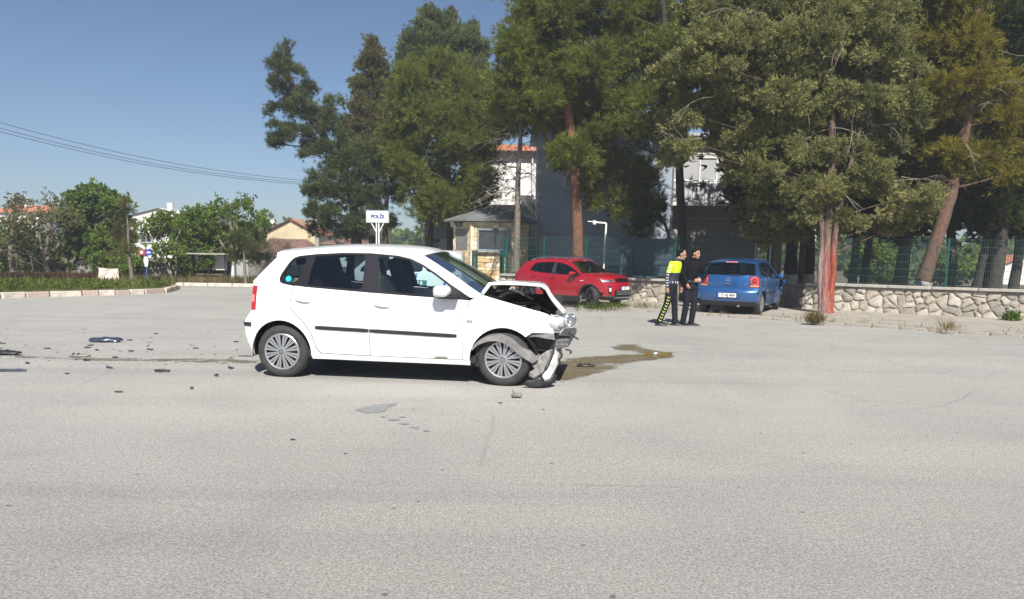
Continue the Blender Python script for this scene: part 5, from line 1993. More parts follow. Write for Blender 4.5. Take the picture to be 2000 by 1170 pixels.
foliage_mat('pine_blue', (0.048, 0.074, 0.032), (0.16, 0.185, 0.076), 0.35)
foliage_mat('cypress', (0.088, 0.086, 0.034), (0.205, 0.185, 0.075), 0.35)
foliage_mat('cypress_green', (0.074, 0.1, 0.042), (0.2, 0.225, 0.088), 0.35)
foliage_mat('juniper', (0.115, 0.13, 0.046), (0.335, 0.325, 0.13), 0.4)
foliage_mat('pine_yellow', (0.115, 0.112, 0.018), (0.31, 0.27, 0.05), 0.45)
foliage_mat('walnut', (0.06, 0.105, 0.02), (0.19, 0.265, 0.062), 0.45)
foliage_mat('spring_green', (0.085, 0.13, 0.02), (0.205, 0.285, 0.058), 0.45)
foliage_mat('olive_leaf', (0.095, 0.1, 0.04), (0.235, 0.22, 0.105), 0.4)
foliage_mat('grass_green', (0.055, 0.085, 0.016), (0.165, 0.195, 0.05), 0.3)
foliage_mat('grass_dry', (.110, .095, .040), (.280, .230, .110), .3)
foliage_mat('shrub_red', (0.05, 0.032, 0.022), (0.115, 0.065, 0.045), 0.3)
foliage_mat('dry_twig', (.085, .062, .042), (.18, .14, .10), .0)

def unit(n):
    v = RNG.normal(size=(n, 3))
    return v / np.linalg.norm(v, axis=1, keepdims=True)

def blades_mesh(name, pos, dr, tone, m, parent, K=9, ln=.17, wd=.022, a=1.0, b=.75, leaf=False, spread=.03):
    n = len(pos)
    P = np.repeat(pos, K, 0) + RNG.normal(size=(n * K, 3)) * spread
    D = np.repeat(dr, K, 0) * a + unit(n * K) * b
    D /= np.linalg.norm(D, axis=1, keepdims=True) + 1e-9
    S = np.cross(D, unit(n * K))
    S /= np.linalg.norm(S, axis=1, keepdims=True) + 1e-9
    Lg = (ln * RNG.uniform(.65, 1.25, n * K))[:, None]
    Wd = (wd * RNG.uniform(.7, 1.3, n * K))[:, None]
    T = np.clip(np.repeat(tone, K) + RNG.normal(size=n * K) * .08, 0, 1)
    if leaf:
        V = np.stack([P, P + D * Lg * .45 + S * Wd * .5, P + D * Lg, P + D * Lg * .45 - S * Wd * .5], 1)
        c = 4
    else:
        V = np.stack([P - S * Wd * .5, P + S * Wd * .5, P + D * Lg], 1)
        c = 3
    N = n * K
    V = V.reshape(-1, 3)
    me = bpy.data.meshes.new(name)
    me.vertices.add(N * c)
    me.vertices.foreach_set('co', V.astype(np.float32).ravel())
    me.loops.add(N * c)
    me.loops.foreach_set('vertex_index', np.arange(N * c, dtype=np.int32))
    me.polygons.add(N)
    me.polygons.foreach_set('loop_start', np.arange(0, N * c, c, dtype=np.int32))
    me.polygons.foreach_set('loop_total', np.full(N, c, dtype=np.int32))
    at_ = me.attributes.new('tone', 'FLOAT', 'POINT')
    at_.data.foreach_set('value', np.repeat(T, c).astype(np.float32))
    me.update()
    return link(name, me, m, parent)

def blob_points(blobs, nsub, rs, mt, lift=.35, low_cut=-.75):
    """clumps on the shells of ellipsoids; tufts on the shells of clumps"""
    PP, DD, TT = [], [], []
    for (c, r) in blobs:
        c = np.array(c)
        r = np.array(r)
        size = float(np.mean(r))
        k = max(4, int(nsub * min(2.0, size ** 1.25)))
        U = unit(k * 2)
        U = U[U[:, 2] > low_cut][:k]
        Q = RNG.uniform(.45, 1.0, len(U))[:, None]
        C = c + r * U * Q
        for ci, u in zip(C, U):
            v = RNG.normal(size=(mt, 3)) * .62
            v[:, 2] *= .75
            rr = rs * RNG.uniform(.7, 1.35) * min(1.0, .5 + size * .5)
            p = ci + v * rr
            d = v * .55 + u * .55 + np.array([0, 0, lift])
            d /= np.linalg.norm(d, axis=1, keepdims=True) + 1e-9
            PP.append(p)
            DD.append(d)
            TT.append(np.clip(np.full(mt, RNG.uniform(.2, .85)) + RNG.normal(size=mt) * .14, 0, 1))
    return np.concatenate(PP), np.concatenate(DD), np.concatenate(TT)

def trunk_mesh(path, r0, r1, n=12, jit=.10, flare=1.35):
    pts = smooth_path(path, 5)
    k = len(pts)
    rad = []
    for i in range(k):
        t = i / (k - 1)
        rad.append((r0 * (1 - t) + r1 * t) * (1 + (flare - 1) * math.exp(-t * 14)))
    return MB().tube(pts, rad, n, jit=jit)

def twig_tree(mb, p, d, ln, r, depth, spread=.7, droop=0.0):
    d = Vector(d).normalized()
    pts = [Vector(p)]
    for i in range(3):
        d = (d + Vector((random.uniform(-1, 1), random.uniform(-1, 1), random.uniform(-1, 1) - droop)) * .28).normalized()
        pts.append(pts[-1] + d * ln / 3)
    mb.tube(pts, [r, r * .8, r * .6, r * .35], 4, cap=False)
    if depth > 0:
        for q_ in range(random.choice((2, 3, 3))):
            s_ = pts[random.choice((1, 2, 3))]
            dd = (d + Vector((random.uniform(-1, 1), random.uniform(-1, 1), random.uniform(-1, 1) - droop * .5)) * spread).normalized()
            twig_tree(mb, s_, dd, ln * random.uniform(.5, .75), r * .55, depth - 1, spread, droop)

def pxb(lst, Y, dy=1.0, zs=1.0):
    """blob list measured in the photograph -> ellipsoids round a tree standing at depth Y"""
    out = []
    for b in lst:
        px, py, rx, ry = b[:4]
        yy = Y + (b[4] if len(b) > 4 else random.uniform(-dy, dy))
        c = at(px, py, yy)
        s = yy / FPX
        out.append((tuple(c), (rx * s * 1.10, (rx + ry) * .55 * s, ry * s * zs * 1.12)))
    return out

def tree(name, label, trunk, r0, r1, blobs, fol, bark, nsub=12, rs=.40, mt=32, K=9, ln=.17, wd=.022, leaf=False, group=None, limbs=True, dead=0, cat='tree', lift=.35, a=1.0, b=.75, whitewash=0.0, limb_r=.05, low_cut=-.75, extra_trunks=(), fill=True, dead_lo=.25):
    base = Vector(trunk[0])
    root = thing(name, label, cat, base, 0, group)
    rel = [Vector(p) - base for p in trunk]
    tm = trunk_mesh(rel, r0, r1)
    tr_ = tm.build('trunk', bark, root, smooth=60)
    for et in extra_trunks:
        e = [Vector(p) - base for p in et[0]]
        trunk_mesh(e, et[1], et[2]).build('trunk', bark, root, smooth=60)
    if whitewash:
        pts = smooth_path(rel, 5)
        sel = [p for p in pts if p.z < whitewash]
        if len(sel) < 2:
            sel = pts[:2]
        t_end = (whitewash - sel[-1].z)
        nx_ = pts[min(len(sel), len(pts) - 1)]
        if nx_.z > sel[-1].z:
            sel.append(sel[-1].lerp(nx_, t_end / (nx_.z - sel[-1].z)))
        k = len(pts)
        rad = []
        for i in range(len(sel)):
            t = i / (k - 1)
            rad.append((r0 * (1 - t) + r1 * t) * (1 + .35 * math.exp(-t * 14)) * 1.10 + .004)
        MB().tube(sel, rad, 12, jit=.05).build('limewash', 'limewash', tr_, smooth=60)
    if limbs and blobs:
        pts = smooth_path(rel, 5)
        lm = MB()
        for (c, r) in blobs:
            c = Vector(c) - base
            cand = [p for p in pts if p.z < c.z - .1 * (c - p).length] or pts[:1]
            s_ = min(cand, key=lambda p: (p - c).length + .6 * abs((c.z - p.z) - .35 * math.hypot(c.x - p.x, c.y - p.y)))
            mid = s_.lerp(c, .5) + Vector((random.uniform(-.15, .15), random.uniform(-.15, .15), random.uniform(-.05, .2)))
            Lb = (c - s_).length
            if Lb < .25:
                continue
            lm.tube(smooth_path([s_, mid, c], 4), [limb_r * min(1.4, .5 + Lb * .2) * (1 - .75 * i / 8) for i in range(9)], 6, cap=False)
            for q_ in range(3):
                e = c + Vector((random.uniform(-1, 1) * r[0], random.uniform(-1, 1) * r[1], random.uniform(-.6, .8) * r[2])) * .9
                lm.tube([mid.lerp(c, random.uniform(.2, .9)), e.lerp(c, .5) + Vector((0, 0, .05)), e], [limb_r * .35, limb_r * .25, limb_r * .12], 4, cap=False)
        if lm.v:
            tag(lm.build('limbs', bark, root, smooth=60), kind='stuff')
    if dead:
        dm = MB()
        pts = smooth_path(rel, 5)
        for q_ in range(dead):
            p = random.choice(pts[int(len(pts) * dead_lo): int(len(pts) * .8)])
            th = random.uniform(0, 6.28)
            twig_tree(dm, p, (math.cos(th), math.sin(th), random.uniform(-.3, .4)), random.uniform(.6, 1.3), .016, 2, .8, .25)
        tag(dm.build('dead_branches', 'twig_grey', root), kind='stuff')
    if blobs:
        P_, D_, T_ = blob_points(blobs, nsub, rs, mt, lift, low_cut)
        P_ = P_ - np.array(base)
        blades_mesh('crown', P_, D_, T_, fol, root, K, ln, wd, a, b, leaf)
        if fill:
            back = [((c[0] + random.uniform(-.3, .3), c[1] + random.uniform(.7, 1.7), c[2] + random.uniform(-.25, .15)), (r[0] * 1.12, r[1] * 1.1, r[2] * 1.12)) for c, r in blobs]
            P_, D_, T_ = blob_points(back, nsub * .6, rs * 1.15, int(mt * .8), lift, low_cut)
            blades_mesh('inner_crown', P_ - np.array(base), D_, T_, fol, root, max(4, K // 2), ln * 1.25, wd * 3.0, a, b, leaf)
    return root

GZ = -.2
def gb_(px, Y, py=480): 
    p = at(px, py, Y)
    return (p.x, Y, GZ)
def tp(px, py, Y):
    return tuple(at(px, py, Y))

PINE = dict(nsub=15, rs=.42, mt=36, K=13, ln=.20, wd=.021)
# ---- pines and cypresses, from the sky edge to the right
tree('pine_tree', 'dark pine with a lopsided crown reaching out into the open sky', [gb_(700, 36), tp(690, 400, 36), tp(655, 300, 35.6), tp(605, 230, 35.2), tp(565, 150, 35), tp(553, 95, 35)], .24, .04,
     pxb([(552, 103, 14, 18), (543, 130, 20, 15), (572, 145, 18, 15), (540, 165, 16, 14), (570, 182, 20, 16), (598, 175, 20, 16), (552, 212, 26, 20), (595, 212, 24, 20), (548, 258, 24, 18), (580, 262, 24, 18), (548, 282, 18, 10), (620, 235, 24, 22), (612, 285, 28, 16), (605, 300, 14, 8), (645, 250, 28, 28), (648, 205, 14, 14), (650, 300, 36, 26), (640, 345, 30, 15), (680, 330, 36, 30), (640, 372, 42, 22), (610, 378, 18, 12), (680, 385, 42, 30), (628, 412, 30, 16), (672, 425, 45, 24), (640, 448, 30, 14), (700, 445, 40, 24), (612, 410, 14, 8), (715, 300, 34, 26), (705, 345, 36, 28), (740, 330, 32, 26), (725, 380, 34, 26), (750, 385, 30, 24), (742, 425, 34, 20), (765, 355, 24, 22)], 35.5, .8),
     'pine_blue', 'bark_dark', nsub=22, rs=.26, mt=34, K=12, ln=.17, wd=.022, fill=False)
tree('cypress_tree', 'narrow brownish cypress with a pointed top beside the lopsided pine', [gb_(728, 40), tp(726, 300, 40), tp(725, 110, 40)], .22, .03,
     pxb([(727, 92, 9, 16), (724, 112, 15, 16), (722, 138, 22, 20), (722, 165, 28, 24), (716, 195, 34, 26), (722, 225, 42, 28), (706, 255, 44, 30), (735, 255, 44, 30), (700, 295, 48, 34), (740, 295, 44, 34), (745, 240, 40, 30), (765, 275, 32, 30)], 40, .5),
     'cypress', 'bark_dark', nsub=26, rs=.28, mt=40, K=9, ln=.15, wd=.035, lift=.6)
tree('cypress_tree', 'tall broad cypress with a ragged double top behind the bright green pine', [gb_(862, 41), tp(860, 250, 41), tp(850, 50, 41)], .26, .03,
     pxb([(842, 32, 14, 16), (832, 52, 18, 16), (856, 52, 18, 18), (815, 78, 22, 18), (845, 82, 30, 24), (878, 40, 9, 16), (880, 70, 20, 22), (905, 80, 22, 24), (802, 108, 24, 20), (840, 118, 36, 28), (890, 115, 34, 28), (922, 62, 9, 14), (928, 95, 20, 22), (940, 100, 10, 14), (796, 140, 28, 24), (850, 155, 50, 32), (915, 140, 32, 28), (800, 185, 42, 34), (870, 195, 52, 36), (925, 185, 30, 34), (770, 230, 34, 30)], 41, .6),
     'cypress_green', 'bark_dark', nsub=26, rs=.30, mt=40, K=9, ln=.17, wd=.035, lift=.5)
tree('pine_tree', 'bright green pine with drooping lower boughs above the POLIS sign', [gb_(878, 33.5), tp(880, 430, 33.5), tp(872, 300, 33.5), tp(850, 160, 33.5)], .20, .05,
     pxb([(835, 118, 34, 22), (870, 130, 36, 24), (800, 150, 30, 24), (905, 165, 34, 26), (845, 165, 44, 30), (790, 200, 34, 28), (880, 205, 46, 30), (830, 215, 44, 30), (925, 215, 28, 28), (800, 260, 44, 30), (865, 260, 48, 30), (915, 265, 38, 30), (820, 300, 40, 26), (890, 310, 46, 30), (935, 300, 24, 26), (785, 318, 22, 22), (800, 345, 30, 24), (830, 372, 36, 24), (865, 390, 40, 24), (900, 372, 40, 26), (850, 412, 34, 18), (915, 335, 34, 26), (935, 365, 26, 20), (775, 300, 26, 24)], 33.3, 1.2),
     'pine_bright', 'bark_dark', **PINE, dead=6, extra_trunks=[([gb_(840, 34), tp(841, 440, 34), tp(838, 300, 34)], .16, .05), ([gb_(752, 34.8), tp(753, 430, 34.8), tp(760, 330, 34.8)], .17, .06)])
tree('pine_tree', 'reddish leaning pine trunk rising behind the kiosk roof', [gb_(958, 35.5), tp(948, 415, 35.5), tp(938, 360, 35.2), tp(925, 300, 35), tp(925, 220, 35)], .17, .06,
     pxb([(930, 280, 26, 24), (950, 215, 26, 30), (960, 170, 22, 26), (975, 250, 22, 24)], 35.2, .6), 'pine_green', 'bark_red', **PINE, dead=10)
tree('dead_pine', 'half dead pine with bare grey branches in front of the kiosk', [gb_(1008, 28.6), tp(1010, 460, 28.6), tp(1012, 350, 28.6), tp(1018, 240, 28.6), tp(1020, 150, 28.6)], .135, .05,
     pxb([(1000, 205, 26, 22), (1025, 190, 24, 22), (985, 225, 20, 18)], 28.6, .5), 'pine_green', 'bark_grey', **PINE, dead=40, dead_lo=.40)
tree('pine_tree', 'tall pine with a rust red trunk and tufted crown behind the red car', [gb_(1130, 27), tp(1128, 470, 27), tp(1123, 340, 27), tp(1110, 200, 27), tp(1100, 60, 27), tp(1098, -60, 27)], .215, .08,
     pxb([(1050, 8, 34, 26), (1095, 20, 40, 30), (1140, 35, 38, 30), (1165, 10, 30, 26), (1030, 35, 28, 22), (1010, 60, 22, 18), (1060, 60, 38, 26), (1005, 95, 26, 18), (1040, 110, 34, 24), (1085, 110, 30, 24), (1150, 90, 38, 28), (1005, 150, 28, 24), (1050, 140, 38, 26), (1095, 150, 42, 26), (1140, 145, 36, 28), (1020, 190, 34, 26), (1065, 185, 42, 28), (1115, 185, 42, 26), (1150, 190, 26, 24), (1095, 220, 40, 22), (1050, 225, 32, 20), (1120, 275, 30, 18), (1105, 292, 24, 16), (1132, 300, 28, 20), (1120, 310, 24, 12), (1070, -40, 60, 40), (1130, -45, 60, 40), (1100, -90, 50, 40)], 27, 1.0),
     'pine_green', 'bark_red', nsub=17, rs=.38, mt=36, K=13, ln=.22, wd=.020, lift=.15)
tree('pine_tree', 'airy pine with a dark trunk behind the two men', [gb_(1336, 27.5), tp(1332, 470, 27.5), tp(1328, 350, 27.5), tp(1322, 200, 27.5), tp(1300, 60, 27.5), tp(1290, -60, 27.5)], .185, .07,
     pxb([(1205, 25, 36, 28), (1250, 30, 40, 30), (1300, 20, 40, 32), (1340, 35, 34, 30), (1215, 70, 30, 26), (1265, 80, 42, 30), (1315, 85, 38, 30), (1360, 80, 26, 30), (1195, 110, 24, 24), (1240, 130, 42, 28), (1290, 140, 40, 28), (1190, 160, 26, 24), (1225, 185, 38, 26), (1270, 195, 42, 28), (1320, 150, 34, 28), (1190, 225, 34, 22), (1240, 240, 44, 24), (1285, 240, 36, 26), (1175, 255, 26, 18), (1330, 205, 26, 26), (1360, 140, 26, 26), (1230, -40, 60, 40), (1310, -45, 60, 40)], 27.6, 1.2),
     'pine_green', 'bark_dark', nsub=15, rs=.38, mt=36, K=12, ln=.19, wd=.020, dead=4)
tree('pine_tree', 'low pine bough with sunlit sprays hanging before the blue-grey wall', [gb_(1318, 28.8), tp(1305, 455, 28.8), tp(1262, 385, 28.4), tp(1225, 335, 28.2), tp(1190, 305, 28)], .07, .02,
     pxb([(1180, 305, 26, 16), (1205, 315, 30, 20), (1240, 325, 30, 18), (1190, 340, 30, 18), (1230, 350, 34, 20), (1265, 345, 24, 14), (1160, 365, 16, 16), (1165, 395, 22, 12), (1215, 378, 32, 18), (1250, 390, 32, 18), (1230, 415, 28, 16), (1270, 425, 24, 16), (1240, 440, 26, 12), (1285, 395, 18, 14)], 28.2, .5),
     'pine_bright', 'twig_brown', nsub=20, rs=.26, mt=26, K=9, ln=.16, wd=.018, limb_r=.03, dead=5)

# the big juniper with the red-painted triple trunk
jb = gpt(1612, 612, .07)
jbl = pxb([(1400, 25, 36, 30), (1450, 20, 44, 34), (1510, 30, 46, 34), (1570, 20, 48, 34), (1630, 25, 46, 32), (1690, 30, 44, 30), (1745, 45, 38, 30), (1375, 75, 26, 22), (1425, 75, 40, 30), (1480, 90, 46, 30), (1540, 85, 46, 30), (1600, 80, 46, 28), (1660, 85, 44, 28), (1715, 90, 42, 28), (1765, 95, 32, 24), (1350, 125, 24, 16), (1405, 130, 34, 24), (1455, 145, 40, 26), (1510, 140, 44, 26), (1565, 145, 46, 26), (1620, 140, 44, 26), (1680, 140, 42, 24), (1735, 140, 38, 26), (1785, 140, 24, 22), (1420, 185, 36, 24), (1475, 195, 42, 24), (1530, 195, 44, 24), (1590, 200, 44, 24), (1645, 195, 42, 24), (1700, 195, 40, 22), (1755, 195, 34, 22), (1800, 215, 22, 16), (1440, 235, 36, 24), (1495, 245, 40, 22), (1550, 250, 42, 22), (1610, 250, 42, 22), (1665, 245, 40, 20), (1720, 240, 40, 20), (1775, 240, 34, 18), (1460, 285, 34, 22), (1515, 290, 38, 20), (1570, 300, 40, 20), (1625, 300, 40, 18), (1680, 295, 36, 18), (1735, 290, 30, 16), (1480, 330, 32, 20), (1535, 330, 34, 18), (1590, 340, 38, 18), (1645, 335, 36, 16), (1700, 335, 34, 16), (1600, 375, 36, 18), (1650, 365, 32, 14), (1560, 375, 26, 16), (1705, 365, 24, 12), (1610, 405, 30, 16), (1585, 415, 22, 16), (1640, 425, 30, 12), (1672, 432, 16, 8), (1625, 440, 20, 8), (1800, 395, 34, 14), (1775, 415, 30, 14), (1760, 440, 20, 10), (1815, 378, 20, 9),
            (1345, 200, 26, 12), (1375, 195, 22, 10), (1345, 225, 18, 12), (1332, 275, 18, 14), (1350, 290, 16, 10), (1330, 120, 22, 10)], 21.75, 1.0)
jbl += pxb([(1500, 400, 34, 26), (1520, 440, 30, 26), (1480, 440, 26, 20), (1545, 455, 20, 18)], 23.6, .5)
jbl += pxb([(1450, -40, 70, 40), (1560, -45, 80, 40), (1670, -40, 70, 40), (1760, 0, 40, 30)], 22.6, 1.0)
jbl = [(c, (r[0] * 1.2, r[1] * 1.15, r[2] * 1.25)) for c, r in jbl]
jt = tree('juniper_tree', 'big olive green juniper with a red-painted triple trunk in front of the stone wall', [tuple(jb), tuple(at(1612, 540, jb.y)), tuple(at(1618, 430, jb.y + .1)), tuple(at(1625, 250, jb.y + .2)), tuple(at(1620, 60, jb.y + .2)), tuple(at(1615, -30, jb.y + .2))], .13, .06, jbl,
     'juniper', 'bark_juniper' if 'bark_juniper' in MATS else mat('bark_juniper', (.12, .07, .055), .95, col2=(.06, .04, .034), vscale=10, bump=1.0, bscale=18, detail=6), nsub=30, rs=.24, mt=44, K=11, ln=.085, wd=.034, lift=.3, limb_r=.018, dead=8, dead_lo=.55,
     extra_trunks=[([tuple(jb + Vector((-.05, .03, 0))), tuple(at(1602, 540, jb.y + .05)), tuple(at(1604, 430, jb.y + .1)), tuple(at(1570, 260, jb.y + .3))], .105, .05),
                   ([tuple(jb + Vector((.07, -.01, 0))), tuple(at(1626, 540, jb.y - .05)), tuple(at(1635, 430, jb.y)), tuple(at(1680, 250, jb.y + .1))], .11, .05)])
# paint on the lower trunk: red with a worn pinkish white patch
def trunk_paint():
    m = bpy.data.materials.new('trunk_paint')
    m.use_nodes = True
    n = m.node_tree
    L = n.links.new
    b = n.nodes['Principled BSDF']
    b.inputs['Roughness'].default_value = .9
    tc = n.nodes.new('ShaderNodeTexCoord')
    mp = n.nodes.new('ShaderNodeMapping')
    mp.inputs['Scale'].default_value = (16, 16, 3.0)
    L(tc.outputs['Object'], mp.inputs[0])
    def nz(sc, vec, det=7):
        q = n.nodes.new('ShaderNodeTexNoise')
        q.inputs['Scale'].default_value = sc
        q.inputs['Detail'].default_value = det
        q.inputs['Roughness'].default_value = .7
        L(vec, q.inputs['Vector'])
        return q.outputs['Fac']
    def rmp(f, stops):
        q = n.nodes.new('ShaderNodeValToRGB')
        e = q.color_ramp.elements
        e[0].position, e[0].color = stops[0][0], (*stops[0][1], 1)
        e[1].position, e[1].color = stops[-1][0], (*stops[-1][1], 1)
        for p_, c_ in stops[1:-1]:
            k = e.new(p_)
            k.color = (*c_, 1)
        L(f, q.inputs['Fac'])
        return q.outputs['Color']
    fib = nz(1.0, mp.outputs[0])
    red = rmp(fib, [(.36, (.10, .045, .035)), (.44, (.19, .05, .033)), (.52, (.33, .058, .03)), (.59, (.30, .095, .06)), (.66, (.30, .22, .20))])
    bark = rmp(fib, [(.38, (.055, .035, .03)), (.64, (.20, .13, .10))])
    white = rmp(fib, [(.36, (.16, .11, .10)), (.62, (.44, .37, .38))])
    big = nz(3.2, tc.outputs['Object'], 4)
    sx = n.nodes.new('ShaderNodeSeparateXYZ')
    L(tc.outputs['Object'], sx.inputs[0])
    def band(z0, z1, gain):
        q = n.nodes.new('ShaderNodeMath')
        q.operation = 'MULTIPLY_ADD'
        q.inputs[1].default_value = gain
        L(big, q.inputs[0])
        L(sx.outputs['Z'], q.inputs[2])
        r_ = n.nodes.new('ShaderNodeMapRange')
        r_.inputs[1].default_value = z0
        r_.inputs[2].default_value = z1
        L(q.outputs[0], r_.inputs[0])
        return r_.outputs[0]
    def mix(f, a, b_):
        q = n.nodes.new('ShaderNodeMix')
        q.data_type = 'RGBA'
        L(f, q.inputs[0])
        L(a, q.inputs[6])
        L(b_, q.inputs[7])
        return q.outputs[2]
    # chalky white low on the shaded side, red above, bare bark from about two metres
    side = n.nodes.new('ShaderNodeMath')
    side.operation = 'MULTIPLY_ADD'
    side.inputs[1].default_value = 3.0
    L(sx.outputs['X'], side.inputs[0])
    L(band(.0, 1.3, 1.7), side.inputs[2])
    cl = n.nodes.new('ShaderNodeClamp')
    L(side.outputs[0], cl.inputs[0])
    c = mix(cl.outputs[0], white, red)
    c = mix(band(2.1, 2.7, 1.2), c, bark)
    L(c, b.inputs['Base Color'])
    bp = n.nodes.new('ShaderNodeBump')
    bp.inputs['Strength'].default_value = 1.0
    bp.inputs['Distance'].default_value = .03
    L(fib, bp.inputs['Height'])
    L(bp.outputs['Normal'], b.inputs['Normal'])
    MATS['trunk_paint'] = m
trunk_paint()
for tr_ in [c for c in jt.children if c.name.startswith('trunk')]:
    tr_.data.materials.clear()
    tr_.data.materials.append(MATS['trunk_paint'])
# bare silver twigs poking from the juniper
bt = MB()
for (px, py, dx) in ((1500, 30, -1), (1540, 45, -1), (1430, 20, -1), (1400, 10, .4), (1700, 330, 1), (1760, 345, 1), (1745, 355, 1), (1390, 190, -1), (1370, 270, -1), (1620, 350, .2), (1590, 200, -.5), (1690, 240, .7)):
    p = at(px, py, 21.4) - jb
    twig_tree(bt, p, (dx, -.5, random.uniform(-.3, .3)), .8, .014, 2, .6, .3)
tag(bt.build('dead_branches', 'twig_grey', jt), kind='stuff')

# right: leaning pine and darker neighbours behind the fence
tree('pine_tree', 'leaning pine with a limewashed foot and yellowish tufts behind the fence', [gb_(1800, 22.4), tp(1812, 520, 22.4), tp(1845, 420, 22.4), tp(1868, 330, 22.5), tp(1895, 190, 22.6), tp(1905, 40, 22.7), tp(1905, -50, 22.7)], .21, .11,
     pxb([(1830, 15, 40, 34), (1880, 25, 40, 34), (1800, 60, 36, 30), (1850, 75, 44, 32), (1900, 80, 38, 32), (1810, 115, 36, 28), (1865, 125, 42, 28), (1925, 125, 30, 28), (1840, 165, 36, 22), (1885, 175, 36, 22), (1815, 205, 28, 16), (1850, 215, 32, 16), (1950, 180, 30, 24), (1880, 275, 38, 22), (1845, 300, 32, 22), (1905, 305, 40, 24), (1870, 335, 36, 20), (1920, 340, 36, 20), (1960, 290, 34, 26), (1975, 335, 30, 24), (1960, 230, 30, 24), (1870, -40, 60, 40)], 22.4, .8),
     'pine_yellow', 'bark_pine', nsub=20, rs=.34, mt=36, K=12, ln=.17, wd=.022, dead=12, whitewash=.95)
for i, (px, Y, r_, lean, lab, ww) in enumerate((
        (1515, 26.0, .20, 4, 'grey mottled pine trunk right behind the blue car', 0.0),
        (1546, 26.6, .24, 0, 'thick dark trunk with limewashed foot beside the mottled pine trunk', 1.0),
        (1568, 28.0, .16, 3, 'slim pale brown trunk between two dark trunks behind the blue car', 0.0),
        (1583, 27.2, .18, -2, 'dark trunk with limewashed foot left of the red-painted trunk', 1.0),
        (1668, 27.0, .15, 8, 'dark slim trunk just right of the first green fence post', 0.0),
        (1690, 31.0, .17, 12, 'distant slanting trunk before the sunny green bush', 0.0),
        (1762, 26.0, .24, 14, 'broad dark pine trunk left of the leaning pine', 0.0),
        (1862, 27.0, .18, -8, 'forked dark trunk right of the second fence post', 0.0),
        (1915, 24.6, .20, 30, 'dark trunk slanting right behind the fence panel', 0.0),
        (1945, 24.2, .24, 18, 'stout dark trunk in front of the tiled far house', 0.0),
        (1986, 25.0, .16, 10, 'thin dark trunk standing beside the white picket fence', 0.0))):
    crown = []
    for k in range(9):
        crown.append((px + lean * 3 + random.uniform(-65, 65), random.uniform(270, 438), random.uniform(36, 56), random.uniform(24, 36)))
    for k in range(6):
        crown.append((px + lean * 4 + random.uniform(-65, 65), random.uniform(20, 250), random.uniform(44, 60), random.uniform(34, 46)))
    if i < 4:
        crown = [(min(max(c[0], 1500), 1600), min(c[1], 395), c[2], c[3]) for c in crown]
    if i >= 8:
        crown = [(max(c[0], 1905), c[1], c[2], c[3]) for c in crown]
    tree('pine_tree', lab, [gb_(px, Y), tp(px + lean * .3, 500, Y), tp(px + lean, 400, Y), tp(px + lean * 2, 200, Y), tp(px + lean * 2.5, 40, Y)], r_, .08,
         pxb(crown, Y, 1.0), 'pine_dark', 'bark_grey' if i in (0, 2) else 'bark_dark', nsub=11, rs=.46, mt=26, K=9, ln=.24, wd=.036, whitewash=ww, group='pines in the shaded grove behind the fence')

# ---- broadleaf trees and conifers across the side road
LEAF = dict(leaf=True, K=7, ln=.16, wd=.09, lift=.1, a=.6, b=1.0)
def lt(name, label, px, Y, trunks, blobs, fol, bark, r0=.12, nsub=11, rs=.34, mt=18, **kw):
    d = dict(LEAF)
    d['fill'] = name in ('leafy_tree', 'leafy_shrub')
    d.update(kw)
    return tree(name, label, trunks[0], r0, .03, pxb(blobs, Y, 1.3), fol, bark, nsub=nsub, rs=rs, mt=mt, extra_trunks=[(t, r0 * .7, .02) for t in trunks[1:]], limb_r=.035, low_cut=-1.0, **d)
lt('sparse_tree', 'sparse olive tinted tree with pale trunk on the island', 22, 34, [[gb_(26, 34), tp(20, 500, 34), tp(28, 440, 34), tp(40, 400, 34)]],
   [(20, 405, 24, 14), (45, 395, 22, 14), (10, 430, 30, 16), (45, 430, 30, 18), (70, 420, 22, 16), (15, 460, 34, 18), (55, 465, 34, 18), (0, 490, 36, 20), (40, 500, 38, 20)], 'olive_leaf', 'bark_grey', .14, nsub=13, mt=11, ln=.13, wd=.06, dead=6)
lt('leafy_tree', 'low green tree filling the left end of the island', 0, 36, [[gb_(0, 36), tp(4, 480, 36), tp(10, 440, 36)]],
   [(-10, 455, 36, 22), (25, 470, 34, 20), (60, 485, 32, 18), (-5, 500, 40, 22), (35, 510, 36, 20), (75, 510, 30, 18), (100, 520, 26, 14)], 'spring_green', 'bark_dark', .12, nsub=12, mt=15)
lt('sparse_tree', 'grey brown thinly leaved tree with many bare branches', 95, 35, [[gb_(92, 35), tp(90, 500, 35), tp(98, 440, 35), tp(105, 395, 35)], [gb_(92, 35), tp(80, 480, 35), tp(75, 430, 35)], [tp(91, 510, 35), tp(120, 470, 35), tp(138, 430, 35)]],
   [(85, 400, 22, 14), (110, 395, 24, 14), (130, 405, 20, 14), (75, 425, 22, 14), (105, 425, 28, 16), (135, 435, 22, 16), (85, 455, 26, 16), (120, 460, 28, 16), (95, 485, 30, 14), (130, 490, 26, 14)], 'olive_leaf', 'bark_grey', .13, nsub=11, mt=9, ln=.12, wd=.055, dead=14)
